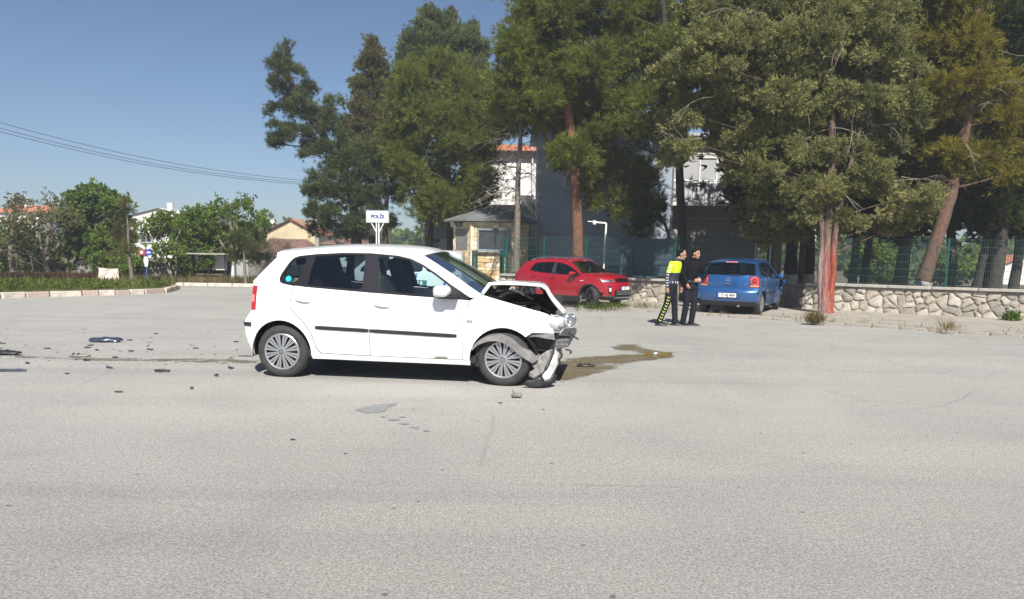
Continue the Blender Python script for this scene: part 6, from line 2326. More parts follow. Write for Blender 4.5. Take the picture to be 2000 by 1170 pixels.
lt('walnut_tree', 'dense fresh green walnut tree taller than its neighbours', 190, 36, [[gb_(184, 36), tp(184, 490, 36), tp(188, 430, 36), tp(188, 385, 36)]],
   [(165, 380, 18, 12), (185, 378, 22, 14), (208, 388, 20, 14), (150, 398, 20, 14), (175, 400, 28, 16), (205, 408, 26, 16), (228, 402, 18, 14), (240, 420, 16, 16), (150, 425, 24, 16), (180, 430, 32, 18), (215, 435, 30, 18), (155, 455, 28, 18), (190, 462, 34, 18), (225, 462, 26, 18), (160, 488, 30, 16), (200, 492, 32, 16), (230, 490, 22, 16), (175, 515, 26, 14)], 'walnut', 'bark_grey', .16, nsub=16, mt=20, ln=.20, wd=.11)
tree('slim_conifer', 'slim brownish conifer with a bare spire top and pale trunk', [gb_(257, 29.5), tp(252, 500, 29.5), tp(249, 430, 29.5), tp(240, 378, 29.5)], .075, .012,
     pxb([(245, 395, 5, 8), (248, 412, 10, 7), (246, 430, 18, 10), (252, 445, 24, 10), (245, 460, 30, 12), (262, 470, 26, 12), (232, 475, 22, 10), (255, 488, 30, 10), (240, 492, 24, 8)], 29.5, .4),
     'cypress', 'bark_grey', nsub=16, rs=.20, mt=16, K=8, ln=.14, wd=.014, limb_r=.02, lift=.1, fill=False)
lt('multi_stem_tree', 'pale multi stemmed tree with light spring leaves before the grey wall', 310, 33, [[gb_(334, 33), tp(325, 520, 33), tp(305, 485, 33), tp(292, 455, 33)], [gb_(335, 33), tp(330, 515, 33), tp(318, 480, 33), tp(310, 440, 33)], [gb_(337, 33), tp(345, 520, 33), tp(342, 480, 33), tp(352, 450, 33)]],
   [(285, 440, 20, 14), (305, 425, 20, 14), (330, 430, 24, 14), (290, 465, 24, 14), (320, 455, 28, 16), (350, 450, 24, 16), (300, 490, 20, 12), (340, 480, 26, 14)], 'spring_green', 'bark_pale' if 'bark_pale' in MATS else mat('bark_pale', (.27, .235, .19), .9, var=.3, vscale=9), .055, nsub=11, mt=10)
lt('leafy_tree', 'dense green tree above the bus shelter', 375, 37, [[gb_(372, 37), tp(372, 500, 37), tp(375, 440, 37)]],
   [(360, 425, 22, 14), (385, 420, 24, 14), (345, 450, 24, 16), (375, 448, 32, 18), (405, 445, 24, 16), (350, 478, 26, 16), (380, 478, 32, 18), (410, 475, 26, 16), (365, 505, 26, 12), (395, 505, 28, 12)], 'walnut', 'bark_dark', .13, nsub=15, mt=18)
lt('sparse_tree', 'tall airy tree with small fresh leaves beside the dark conifer', 455, 36, [[gb_(460, 36), tp(456, 490, 36), tp(450, 430, 36), tp(445, 395, 36)], [tp(457, 510, 36), tp(430, 470, 36), tp(420, 430, 36)], [tp(457, 500, 36), tp(480, 450, 36), tp(495, 415, 36)]],
   [(425, 410, 18, 12), (445, 398, 22, 12), (470, 395, 20, 12), (495, 405, 20, 14), (510, 420, 14, 16), (415, 435, 22, 14), (445, 428, 28, 16), (480, 428, 26, 16), (508, 445, 14, 14), (425, 462, 26, 16), (460, 462, 28, 16), (490, 465, 20, 14), (440, 495, 24, 14)], 'spring_green', 'bark_grey', .12, nsub=12, mt=11, ln=.15, wd=.075, dead=8)
tree('dark_conifer', 'small dark layered conifer with a straight thin trunk at the road edge', [gb_(478, 32.2), tp(477, 500, 32.2), tp(479, 445, 32.2)], .075, .012,
     pxb([(480, 440, 10, 8), (480, 455, 20, 8), (478, 468, 30, 8), (490, 480, 34, 8), (470, 485, 30, 8), (485, 498, 38, 8), (472, 508, 28, 7)], 32.2, .4),
     'pine_dark', 'bark_grey', nsub=20, rs=.18, mt=22, K=8, ln=.14, wd=.018, limb_r=.02, lift=.0, fill=False)
lt('bare_bush', 'leafless brown bush in front of the brown tiled roof', 530, 35, [[gb_(535, 35), tp(532, 520, 35), tp(530, 490, 35)]],
   [(515, 480, 24, 12), (545, 478, 22, 12), (520, 500, 26, 12), (555, 498, 24, 12), (530, 520, 28, 12)], 'dry_twig', 'bark_grey', .06, nsub=18, mt=16, leaf=False, K=6, ln=.30, wd=.010, dead=16)
lt('leafy_shrub', 'bright green rounded shrub above the paper banner', 220, 33.5, [[gb_(222, 33.5), tp(222, 525, 33.5), tp(222, 510, 33.5)]],
   [(200, 510, 22, 10), (222, 506, 24, 11), (242, 512, 18, 10), (210, 522, 22, 9), (235, 524, 20, 9)], 'spring_green', 'bark_dark', .05, nsub=16, mt=22, ln=.13, wd=.08)
lt('leafy_shrub', 'bright green rounded shrub between the pale stems and the shelter', 360, 34.5, [[gb_(366, 34.5), tp(366, 535, 34.5), tp(366, 515, 34.5)]],
   [(350, 515, 18, 10), (372, 518, 22, 12), (395, 512, 16, 10), (366, 535, 22, 10)], 'walnut', 'bark_dark', .05, nsub=14, mt=20, ln=.13, wd=.08)
lt('leafy_shrub', 'sunny green bush seen through the fence under the dark pines', 1712, 44, [[gb_(1712, 44), tp(1712, 520, 44), tp(1712, 500, 44)]],
   [(1700, 500, 26, 14), (1725, 490, 22, 14), (1750, 510, 26, 14), (1690, 525, 26, 14), (1730, 528, 30, 12), (1860, 520, 34, 16), (1890, 505, 28, 16), (1900, 530, 30, 12), (1840, 535, 30, 10)], 'spring_green', 'bark_dark', .08, nsub=16, mt=20, ln=.2, wd=.12)

# ---- ground cover
def scatter(poly, n):
    xs_ = [p[0] for p in poly]
    ys_ = [p[1] for p in poly]
    out = []
    while len(out) < n:
        x, y = random.uniform(min(xs_), max(xs_)), random.uniform(min(ys_), max(ys_))
        if pip(poly, x, y):
            out.append((x, y))
    return np.array(out)

def cover(name, pts, z, m, K, ln, wd, label, cat, leaf=False, b=.6, jit=.05, clump=.5):
    n = len(pts)
    pos = np.column_stack([pts, np.full(n, z)]) + RNG.normal(size=(n, 3)) * np.array([jit, jit, .005])
    tone = np.clip(.5 + .45 * np.sin(pts[:, 0] * 1.7 + 1.3 * np.sin(pts[:, 1] * 2.1)) * clump + RNG.normal(size=n) * .2, 0, 1)
    o = blades_mesh(name, pos, np.tile(np.array([0, 0, 1.0]), (n, 1)), tone, m, None, K, ln, wd, 1.0, b, leaf, .05)
    return tag(o, label, cat, kind='stuff')

isl_poly = ISL[1:] + isl_back[:3] + [(-26, 30), (-30, 17)]
pin = [(x - .22, y + .25) for x, y in isl_poly]
cover('island_grass', scatter(pin, 5200), -.055, 'grass_green', 7, .13, .018, 'patchy green grass covering the traffic island', 'grass')
band = [(x - .5, y + 1.3) for x, y in ISL[1:]] + [(-12.9, 29.3), (-14.5, 29.6), (-21, 27.5), (-24, 21)]
cover('island_ground_cover', scatter(band, 2400), -.03, 'grass_green', 8, .20, .05, 'low leafy green ground cover on the island', 'plants', True, .9)
rb_ = [tuple(gpt(*p)[:2]) for p in ((-80, 562), (60, 561), (150, 560), (215, 559), (215, 554), (60, 554), (-80, 555))]
cover('red_ground_cover', scatter(rb_, 1100), .0, 'shrub_red', 8, .25, .05, 'dark red leaved low shrubs on the island', 'plants', True, .9)
fv = [(-30, 31.8), (-14, 32.0), (-6, 32.0), (-6, 34.2), (-30, 34.2)]
cover('verge_grass', scatter(fv, 2600), -.10, 'grass_dry', 7, .28, .02, 'dry yellowish grass along the far verge', 'grass')
# weeds in the kerb joint
kp = []
for i in range(len(KERB) - 1):
    a, b = Vector(KERB[i]), Vector(KERB[i + 1])
    n = int((b - a).length * 26)
    for k in range(n):
        p = a.lerp(b, random.random())
        dens = .5 + .5 * math.sin(p.x * 2.3) * math.sin(p.x * .7 + 1)
        if random.random() < dens:
            kp.append((p.x + random.gauss(0, .07), p.y + random.gauss(.06, .07)))
cover('kerb_weeds', np.array(kp), -.14, 'grass_dry', 6, .10, .012, 'low dry weeds growing in the joint along the kerb', 'weeds', b=.9)
wp = np.array([tuple(gpt(random.gauss(1195, 38), random.gauss(602.5, 2.0), .05)[:2]) for _ in range(120)])
cover('tall_weeds', wp, -.13, 'grass_green', 6, .17, .014, 'tuft of taller green weeds beside the front of the red car', 'weeds', b=.5)
def weed_plant(label, px, py, n, h, m, wdt=.02):
    p = gpt(px, py, .06)
    pts = np.array([(p.x + random.gauss(0, h * .3), p.y + random.gauss(0, h * .22)) for _ in range(n)])
    pos = np.column_stack([pts - np.array([p.x, p.y]), np.zeros(n)])
    o = blades_mesh('weed', pos, np.tile(np.array([0, 0, 1.0]), (n, 1)), RNG.uniform(0, 1, n), m, None, 8, h, wdt, 1.0, .7, True, .05)
    o.location = (p.x, p.y, -.13)
    return tag(o, label, 'weed')
weed_plant('bushy yellow green weed on the kerb before the red-painted trunk', 1590, 630, 46, .24, 'grass_dry')
weed_plant('dark green leafy weed at the foot of the stone wall', 1975, 627, 40, .20, 'walnut', .05)
weed_plant('thin upright weed at the kerb between trunk and picture edge', 1851, 647, 9, .32, 'grass_dry', .012)
# ------------------------------------------------------------------ things across the side road
def gbl(px, Y): 
    p = at(px, 500, Y)
    return p.x
# low grey wall with a dark tiled cap
for lab, pxa, pxb_, Y in (('low grey rendered wall with a dark tile cap behind the slim conifer', 236, 332, 34.8), ('low grey rendered wall with tile cap behind the paper banner', 150, 234, 35.0)):
    xa, xb = gbl(pxa, Y), gbl(pxb_, Y)
    lwl = thing('garden_wall', lab, 'wall', (xa, Y, -.2))
    q = MB()
    q.box(((xb - xa) / 2, .1, .38), (xb - xa, .2, .76))
    q.build('wall', mat('old_render', (.27, .25, .22), .95, col2=(.16, .15, .13), vscale=2.5), lwl)
    n = int((xb - xa) / .16)
    for k in range(n):
        q = MB()
        q.tube([((k + .5) * (xb - xa) / n, -.10, .77), ((k + .5) * (xb - xa) / n, .30, .83)], .075, 8)
        q.build('cap_tile', 'bark_dark', lwl)
# bus shelter with white panels
sx = gbl(407, 33.6)
bs = thing('bus_shelter', 'small bus shelter with two white panels and a bench', 'shelter', (sx, 33.6, -.1))
for x in (-.72, 0, .72):
    q = MB(); q.box((x, 0, .58), (.05, .05, 1.16)); q.build('post', 'black_plastic', bs)
for x in (-.36, .36):
    q = MB(); q.box((x, .30, .80), (.64, .03, .62)); q.build('panel', 'white_paint', bs)
q = MB(); q.box((0, .1, 1.19), (1.7, .9, .05)); q.build('roof', 'coping', bs)
q = MB(); q.box((0, .15, .30), (1.2, .3, .05)); q.build('bench', 'twig_brown', bs)
q = MB(); q.box((0, .5, .45), (1.5, .05, .9)); q.build('back_wall', 'bark_dark', bs)
# white garden wall and sheds
xa, xb = gbl(426, 34.2), gbl(456, 34.2)
q = MB(); q.box(((xb - xa) / 2, .1, .60), (xb - xa, .2, 1.2))
o = q.build('garden_wall', 'render_white'); o.location = (xa, 34.2, -.15); tag(o, 'short whitewashed wall right of the bus shelter', 'wall')
sd = thing('tin_shed', 'grey shed with a slanting tin roof behind the dark conifer trunk', 'shed', (gbl(457, 34.6), 34.6, -.15))
wd_ = gbl(516, 34.6) - gbl(457, 34.6)
q = MB(); q.box((wd_ / 2, .8, .58), (wd_, 1.5, 1.16)); q.build('wall', 'old_render', sd)
q = MB()
P = [[Vector((wd_ * (-.05 + 1.1 * i / 30), -.3 + 2.2 * j, 1.22 + .12 * i / 30 + .12 * j + .018 * math.sin(i * 2.1))) for i in range(31)] for j in (0, 1)]
q.grid(P); q.build('roof', 'silver', sd)
q = MB(); q.box((wd_ * .2, -.0, .5), (.75, .06, .98)); q.build('door', 'render_grey', sd)
# paper banner on stakes
bp_ = at(212, 534, 29.6)
bn = thing('banner', 'white cloth banner with faded orange writing tied between stakes on the island', 'banner', (bp_.x, 29.6, -.05), R(2))
m = mat('banner_cloth', (.66, .62, .57), .9, col2=(.58, .30, .18), vscale=5)
n_ = m.node_tree
for nd in n_.nodes:
    if nd.type == 'VALTORGB':
        nd.color_ramp.elements[0].position = .52
        nd.color_ramp.elements[1].position = .60
    if nd.type == 'TEX_NOISE':
        mp_ = n_.nodes.new('ShaderNodeMapping'); mp_.inputs['Scale'].default_value = (1.2, 1, 3.2)
        tc_ = [x for x in n_.nodes if x.type == 'TEX_COORD'][0]
        n_.links.new(tc_.outputs['Object'], mp_.inputs[0]); n_.links.new(mp_.outputs[0], nd.inputs['Vector'])
q = MB()
P = [[Vector((-.38 + .76 * i / 12, .03 * math.sin(i * .9 + j), bp_.z + .05 + .22 - .46 * j / 6 - .03 * i / 12 - .02 * math.sin(math.pi * i / 12))) for i in range(13)] for j in range(7)]
q.grid(P); q.build('cloth', 'banner_cloth', bn, smooth=60)
for x in (-.38, .38):
    q = MB(); q.tube([(x, .02, 0), (x, .02, bp_.z + .34)], .014, 6); q.build('stake', 'twig_brown', bn)
# blue pole with a red and a blue sign plate
sp2 = at(285, 493, 28.3)
sg = thing('sign_pole', 'blue pole with a red plate and a blue plate beside the slim conifer', 'sign', (sp2.x, 28.3, -.06))
hz = sp2.z + .06
q = MB(); q.tube([(0, 0, 0), (0, 0, hz + .15)], .028, 8); q.build('pole', mat('pole_blue', (.05, .10, .30), .6), sg, smooth=50)
q = MB(); q.box((-.13, -.03, hz), (.22, .02, .20)); a_ = q.build('red_plate', mat('sign_red', (.40, .05, .05), .6), sg)
q = MB(); q.lathe([(.055, -.045), (.001, -.046)], 16, 'Y', (-.14, 0, hz)); q.lathe([(.045, -.049), (.001, -.050)], 16, 'Y', (-.125, 0, hz)); q.build('white_crescent', 'white_paint', a_)
q = MB(); q.box((.12, -.03, hz), (.22, .02, .20)); a_ = q.build('blue_plate', 'plate_blue', sg)
q = MB(); q.box((.12, -.045, hz), (.13, .008, .06)); q.build('white_bar', 'white_paint', a_)
q = MB(); q.prism([(-.07, hz - .15), (.07, hz - .15), (.09, hz - .3), (.05, hz - .52), (-.05, hz - .52), (-.09, hz - .3)], .02, Matrix.Translation((.01, -.05, 0))); q.build('white_board', 'pvc', sg)

# ---- houses far behind
def house(label, pxl, pxr, py_eave, py_ridge, Y, wallm, roofm, gable=True, depth=9, base=0.0, name='house', chim=True):
    a, b = at(pxl, py_eave, Y), at(pxr, py_eave, Y)
    ridge = at((pxl + pxr) / 2, py_ridge, Y).z
    ze = (a.z + b.z) / 2
    h = thing(name, label, 'house', ((a.x + b.x) / 2, Y, -.3))
    W2 = (b.x - a.x) / 2
    e, r_ = ze + .3, ridge + .3
    q = MB()
    if gable:
        q.add([(-W2, 0, 0), (W2, 0, 0), (W2, 0, e), (0, 0, r_), (-W2, 0, e), (-W2, depth, 0), (W2, depth, 0), (W2, depth, e), (0, depth, r_), (-W2, depth, e)], [(0, 1, 2, 3, 4), (9, 8, 7, 6, 5), (0, 4, 9, 5), (1, 6, 7, 2), (4, 3, 8, 9), (3, 2, 7, 8)])
        q.build('wall', wallm, h)
        tile_roof('roof', (W2 + .35, -.35, e - .35 * (r_ - e) / W2 + .1), (W2 + .35, depth, e - .35 * (r_ - e) / W2 + .1), (0, depth, r_ + .1), (0, -.35, r_ + .1), roofm, h, 8, 22)
        tile_roof('roof', (-W2 - .35, depth, e - .35 * (r_ - e) / W2 + .1), (-W2 - .35, -.35, e - .35 * (r_ - e) / W2 + .1), (0, -.35, r_ + .1), (0, depth, r_ + .1), roofm, h, 8, 22)
    else:
        q.box((0, depth / 2, e / 2), (W2 * 2, depth, e))
        q.build('wall', wallm, h)
        tile_roof('roof', (-W2 - .4, -.4, e), (W2 + .4, -.4, e), (W2 * .7, depth / 2, r_), (-W2 * .7, depth / 2, r_), roofm, h, 10, 26)
        tile_roof('roof', (W2 + .4, -.4, e), (W2 + .4, depth, e), (W2 * .7, depth / 2, r_), (W2 * .7, depth / 2 - .05, r_), roofm, h, 10, 12)
    for k in (-.45, .45):
        window_part(h, W2 * k, e * .5, W2 * .35, e * .24, -.02, 'pvc', .1, 1)
    if chim:
        q = MB(); q.box((W2 * .1, depth * .3, r_ + .35), (.7, .7, 1.2)); q.build('chimney', 'render_white', h)
    return h
house('white gabled house rising above the spring trees', 250, 372, 424, 408, 105, 'render_white', 'render_white', name='white_house')
house('white house with orange roof half hidden by the sparse olive tree', -20, 76, 416, 398, 110, 'render_white', 'tile_orange', False, name='tiled_house')
house('yellow gabled house with red tiled roof behind the antenna of the white car', 520, 618, 456, 430, 78, 'render_yellow', 'tile_orange', name='yellow_house', chim=False)
house('low house with brown tiled roof in front of the yellow gable', 488, 592, 494, 466, 58, 'old_render', 'tile_brown', False, 6, name='brown_house', chim=False)
house('low tiled house under the dark pine left of the POLIS sign', 630, 700, 478, 464, 75, 'render_white', 'tile_brown', False, name='tiled_house', chim=False)
house('pale house with orange roof beyond the picket fence at the far right', 1955, 2035, 520, 500, 70, 'clad_pale', 'tile_orange', True, name='pale_house', chim=False)
house('white house glimpsed between the grove trunks', 1868, 1925, 525, 512, 74, 'render_white', 'tile_brown', False, name='white_house', chim=False)
dish = thing('satellite_dish', 'white satellite dish on the yellow house ridge', 'dish', tuple(at(532, 432, 78)))
q = MB(); q.lathe([(.001, .10), (.12, .05), (.22, 0)], 18, 'Y'); q.build('dish', 'white_paint', dish, smooth=60)
q = MB(); q.tube([(0, .1, 0), (0, .2, -.9)], .04, 6); q.build('mast', 'silver', dish)
for lab, px, top, Y in (('grey concrete lamp pole beside the yellow house', 619, 425, 62),):
    t_ = at(px, top, Y)
    pl_ = thing('lamp_pole', lab, 'lamp post', (t_.x, Y, -.2))
    q = MB(); q.tube([(0, 0, 0), (-.02, 0, t_.z + .2)], [.22, .13], 10); q.build('pole', 'coping', pl_, smooth=50)
    q = MB(); q.tube([(0, 0, t_.z - .6), (-.5, -.2, t_.z - .25), (-.9, -.3, t_.z - .2)], .04, 6); q.build('arm', 'silver', pl_)
    q = MB(); q.box((-1.0, -.3, t_.z - .22), (.5, .2, .12)); q.build('lamp_head', 'silver', pl_)
# white picket fence beyond the grove
pf = thing('picket_fence', 'white picket fence beyond the grove at the far right', 'fence', (0, 0, -.25))
pa, pb = at(1935, 540, 52), at(2020, 540, 52)
n = 34
q0 = None
for k in range(n):
    x = pa.x + (pb.x - pa.x) * k / n
    if q0 is None:
        q = MB(); q.prism([(-.045, 0), (.045, 0), (.045, 1.25), (0, 1.33), (-.045, 1.25)], .03)
        q0 = q.build('picket', 'white_paint', pf); o = q0
    else:
        o = q0.copy(); COL.objects.link(o)
    o.location = (x, 52, 0)
for z in (.35, 1.0):
    q = MB(); q.box(((pa.x + pb.x) / 2, 52.05, z), (pb.x - pa.x, .04, .08)); q.build('rail', 'white_paint', pf)
# far belt of trees closing the horizon
bl = []
for k in range(70):
    x = random.uniform(-95, 20)
    bl.append(((x, random.uniform(125, 150), random.uniform(.5, 3.0)), (random.uniform(3, 6), 3, random.uniform(1.5, 3.2))))
for k in range(46):
    bl.append(((random.uniform(20, 130), random.uniform(95, 125), random.uniform(.5, 2.6)), (random.uniform(3, 6), 3, random.uniform(1.5, 2.8))))
P_, D_, T_ = blob_points(bl, 4, 1.5, 10)
tag(blades_mesh('far_trees', P_, D_, T_, 'walnut', None, 5, 1.1, .8, leaf=True), 'distant belt of green trees along the horizon', 'trees', kind='stuff')
# overhead cables on the left
for k, (ya, yb_, lab) in enumerate(((222, 351, 'highest overhead power cable crossing the sky'), (236, 355, 'middle overhead power cable crossing the sky'), (244, 358, 'lowest overhead power cable crossing the sky'))):
    a, b = at(-260, ya - 58, 46), at(640, yb_ + 6, 66)
    pts = [a.lerp(b, i / 24) - Vector((0, 0, 1.0 * math.sin(math.pi * i / 24))) for i in range(25)]
    q = MB(); q.tube([p - a for p in pts], .016, 5)
    o = q.build('power_cable', 'black_plastic'); o.location = a
    tag(o, lab, 'cable')

# ------------------------------------------------------------------ spilled fluid and crash debris on the road
def stain_mat(name, c1, c2, rough):
    m = mat(name, c1, rough, col2=c2, vscale=26, detail=8)
    return m
stain_mat('soaked_grit', (.085, .066, .028), (.20, .165, .09), .9)
def holes(m, scale, lo, hi, scale2, edge=0.0):
    """loose grains: the asphalt shows between them"""
    n = m.node_tree
    b = n.nodes['Principled BSDF']
    tc = n.nodes.new('ShaderNodeTexCoord')
    vals = []
    for sc, dt in ((scale, 3), (scale2, 5)):
        q = n.nodes.new('ShaderNodeTexNoise')
        q.inputs['Scale'].default_value = sc
        q.inputs['Detail'].default_value = dt
        n.links.new(tc.outputs['Object'], q.inputs['Vector'])
        vals.append(q.outputs['Fac'])
    a = n.nodes.new('ShaderNodeMath')
    a.operation = 'MULTIPLY_ADD'
    a.inputs[1].default_value = .8
    n.links.new(vals[1], a.inputs[0])
    n.links.new(vals[0], a.inputs[2])
    r_ = n.nodes.new('ShaderNodeMapRange')
    r_.inputs[1].default_value = lo
    r_.inputs[2].default_value = hi
    ed = n.nodes.new('ShaderNodeAttribute')
    ed.attribute_name = 'inside'
    e2 = n.nodes.new('ShaderNodeMath')
    e2.operation = 'MULTIPLY_ADD'
    e2.inputs[1].default_value = edge
    n.links.new(ed.outputs['Fac'], e2.inputs[0])
    n.links.new(a.outputs[0], e2.inputs[2])
    n.links.new(e2.outputs[0], r_.inputs[0])
    n.links.new(r_.outputs[0], b.inputs['Alpha'])
holes(MATS['soaked_grit'], 48, .95, 1.16, 2.2, .24)

stain_mat('oily_streak', (.12, .10, .06), (.22, .19, .14), .8)
holes(MATS['oily_streak'], 40, .78, 1.0, 3.0)
mat('wet_patch', (.20, .205, .215), .45, var=.1, vscale=6)
def road_patch(name, pix, m, label, z=.004, cat='stain', ragged=.03, seed=1):
    rnd = random.Random(seed)
    pts = [gpt(*p) for p in pix]
    poly = densify([(p.x, p.y) for p in pts], .10)
    poly = [(x + rnd.uniform(-ragged, ragged), y + rnd.uniform(-ragged, ragged)) for x, y in poly]
    V, T, lp = tri2d(poly, [], .14)
    mb = MB()
    mb.add([(x, y, gz(y) + z) for x, y in V], T)
    o = mb.build(name, m)
    nb_ = len(lp[0])
    at_ = o.data.attributes.new('inside', 'FLOAT', 'POINT')
    at_.data.foreach_set('value', [0.0 if i < nb_ else 1.0 for i in range(len(V))])
    return tag(o, label, cat, kind='stuff')
road_patch('absorbent_spill', [(1060, 742), (1075, 715), (1095, 702), (1135, 697), (1180, 695), (1215, 692), (1250, 691), (1232, 687), (1200, 684), (1186, 676), (1205, 673), (1248, 673), (1258, 680), (1300, 687), (1333, 689), (1315, 692), (1328, 697), (1295, 702), (1250, 706), (1222, 714), (1195, 722), (1160, 731), (1148, 738), (1115, 743), (1085, 744)], 'soaked_grit', 'brown granular absorbent strewn over leaked fluid before the wrecked front', ragged=.035)
road_patch('absorbent_core', [(1262, 689), (1285, 688), (1312, 692), (1300, 697), (1275, 698), (1255, 695)], stain_mat('oil_core', (.17, .10, .015), (.24, .16, .04), .4), 'dark amber oil patch in the brown absorbent', z=.008, seed=2)
road_patch('fluid_streak', [(30, 694), (120, 698), (220, 700), (330, 701), (440, 702), (505, 705), (506, 709), (440, 708), (330, 706), (220, 705), (120, 702), (30, 698)], 'oily_streak', 'thin dark fluid streak running along the road behind the white car', ragged=.05, seed=3)
road_patch('wet_stain', [(697, 801), (712, 796), (735, 790), (760, 789), (778, 789), (762, 794), (754, 801), (738, 806), (718, 807)], 'wet_patch', 'grey wet stain on the asphalt below the white car', ragged=.02, seed=4)
for i, (x, y, w_, h_) in enumerate(((768, 820, 26, 4), (790, 828, 24, 4), (812, 836, 26, 3), (835, 842, 16, 2), (750, 815, 12, 3), (785, 815, 18, 3), (808, 800, 6, 2))):
    road_patch('wet_drip', [(x - w_ * .5, y), (x - w_ * .1, y - h_ * .5), (x + w_ * .5, y + h_ * .2), (x, y + h_ * .5)], 'wet_patch', 'small wet drip trailing from the grey stain', ragged=.012, seed=10 + i)
mat('debris_blue', (.035, .045, .075), .35, coat=.3)
mat('debris_grey', (.20, .195, .18), .7, var=.3, vscale=20)
mat('debris_silver', (.45, .46, .47), .3, metal=.6)
def shard_mesh(L, D, H, seed, fins=0, curve=.3):
    """a broken curved plastic panel with a ragged outline"""
    rnd = random.Random(seed)
    n, k = 9, 4
    P = []
    for i in range(n + 1):
        u = i / n - .5
        row = []
        edge = 1 - .5 * abs(2 * u) ** 3
        for j in range(k + 1):
            v = j / k - .5
            row.append(Vector((L * u, D * v * edge * rnd.uniform(.75, 1.15), H * (1 - (2 * u) ** 2 * curve) * (1 - (2 * v) ** 2 * .75) * rnd.uniform(.75, 1.1) + .004)))
        P.append(row)
    mb = MB().grid(P)
    for f in range(fins):
        x = L * (-.3 + .25 * f)
        mb.box((x, -D * .1, H * .9), (L * .04, D * .5, H * 1.4), Matrix.Rotation(rnd.uniform(-.4, .4), 3, 'Y'))
    return mb
def debris(label, px, py, L, D, H, m, rz=0.0, seed=1, fins=0, group=None, name='debris_shard'):
    p = gpt(px, py)
    o = shard_mesh(L, D, H, seed, fins).build(name, m, None, smooth=30)
    md = o.modifiers.new('thickness', 'SOLIDIFY'); md.thickness = .006
    o.location = (p.x, p.y, gz(p.y) + .004)
    o.rotation_euler = (0, 0, rz)
    return tag(o, label, 'debris', group)
debris('large blue black bumper fragment lying on the road behind the white car', 207, 668, .46, .24, .075, 'debris_blue', .1, 1)
debris('long black trim piece at the end of the fluid streak', 12, 693, .36, .16, .06, 'black_plastic', .05, 2)
debris('grey finned bracket lying on the fluid streak', 156, 697, .25, .12, .03, 'debris_grey', .1, 3, 2)
debris('narrow dark blue strip lying on the asphalt', 14, 726, .40, .05, .03, 'debris_blue', .12, 4)
debris('small curved black shard with a pale edge', 317, 727, .17, .05, .03, 'black_plastic', .05, 5)
debris('black vent grille piece lying in the brown absorbent', 1144, 717, .22, .09, .035, 'black_plastic', 0, 6, 3)
debris('silver blue cap lying on the amber oil patch', 1280, 694, .10, .07, .045, 'debris_silver', 0, 7)
debris('grey broken clip standing on the asphalt before the front wheel', 1009, 777, .10, .07, .05, 'debris_grey', .3, 8, 1)
debris('thin black stick lying behind the rear wheel', 480, 697, .20, .02, .012, 'black_plastic', 0, 9)
debris('thin dark sliver alone on the asphalt', 232, 767, .075, .025, .012, 'black_plastic', .2, 10)
debris('little black nub between the sliver and the rear wheel', 375, 761, .035, .03, .025, 'black_plastic', .2, 11)
debris('black curled chip near the rear wheel', 423, 736, .045, .035, .03, 'black_plastic', .9, 12)
rnd = random.Random(5)
proto = []
for k in range(6):
    o = shard_mesh(1, .5, .22, 40 + k, k % 2).build('debris_chip', ('black_plastic', 'debris_blue', 'debris_grey')[k % 3], None, smooth=30)
    proto.append(o)
first = [True] * 6
spots = []
for k in range(88):
    spots.append((rnd.uniform(0, 470), 700 + rnd.gauss(0, 24) - rnd.uniform(0, 30)))
for k in range(16):
    spots.append((rnd.uniform(560, 1500), rnd.uniform(700, 1000)))
for (x, y) in spots:
    k = rnd.randrange(6)
    if first[k]:
        o = proto[k]; first[k] = False
    else:
        o = proto[k].copy(); COL.objects.link(o)
    p = gpt(x, max(y, 642))
    s = rnd.choice((.02, .025, .03, .035, .05, .085)) * (1.0 if x < 500 else .5)
    o.scale = (s, s, s)
    o.location = (p.x, p.y, gz(p.y) + .002)
    o.rotation_euler = (0, 0, rnd.uniform(-.6, .6))
    tag(o, 'small dark plastic chip scattered on the asphalt', 'debris', 'crash chips scattered on the road')
# ------------------------------------------------------------------ people
mat('skin', (.40, .215, .145), .6)
mat('hair', (.010, .008, .007), .9, spec=.15)
mat('hi_vis', (.56, .74, .03), .6)
mat('navy', (.022, .024, .045), .8, var=.15, vscale=9)
mat('black_cloth', (.008, .0085, .012), .95, var=.2, vscale=9, spec=.1)
mat('charcoal', (.016, .0165, .024), .95, var=.2, vscale=9, spec=.1)
mat('shoe', (.012, .012, .013), .45)
mat('reflective', (.62, .63, .64), .4)
mat('chevron_yellow', (.56, .68, .08), .5)

def ellip(c, rx, ry, n=14, tilt=None):
    c = Vector(c)
    ring = [Vector((rx * math.cos(2 * math.pi * k / n), ry * math.sin(2 * math.pi * k / n), 0)) for k in range(n)]
    if tilt is not None:
        ring = [tilt @ p for p in ring]
    return [p + c for p in ring]

def limb(mb, pts, rad, n=12):
    pp = smooth_path(pts, 4)
    rr = np.interp(np.linspace(0, len(pts) - 1, len(pp)), range(len(pts)), rad)
    mb.tube(pp, list(rr), n)
    # rounded ends
    for p, r in ((pp[0], rr[0]), (pp[-1], rr[-1])):
        ball(mb, p, (r, r, r))

def ball(mb, c, r, n=12, M=None):
    vs, fs = [], []
    m_ = 8
    for i in range(m_ + 1):
        th = math.pi * i / m_
        for k in range(n):
            a = 2 * math.pi * k / n
            p = Vector((r[0] * math.sin(th) * math.cos(a), r[1] * math.sin(th) * math.sin(a), r[2] * math.cos(th)))
            if M is not None:
                p = M @ p
            vs.append(p + Vector(c))
    for i in range(m_):
        for k in range(n):
            k2 = (k + 1) % n
            fs.append((i * n + k, i * n + k2, (i + 1) * n + k2, (i + 1) * n + k))
    mb.add(vs, fs)

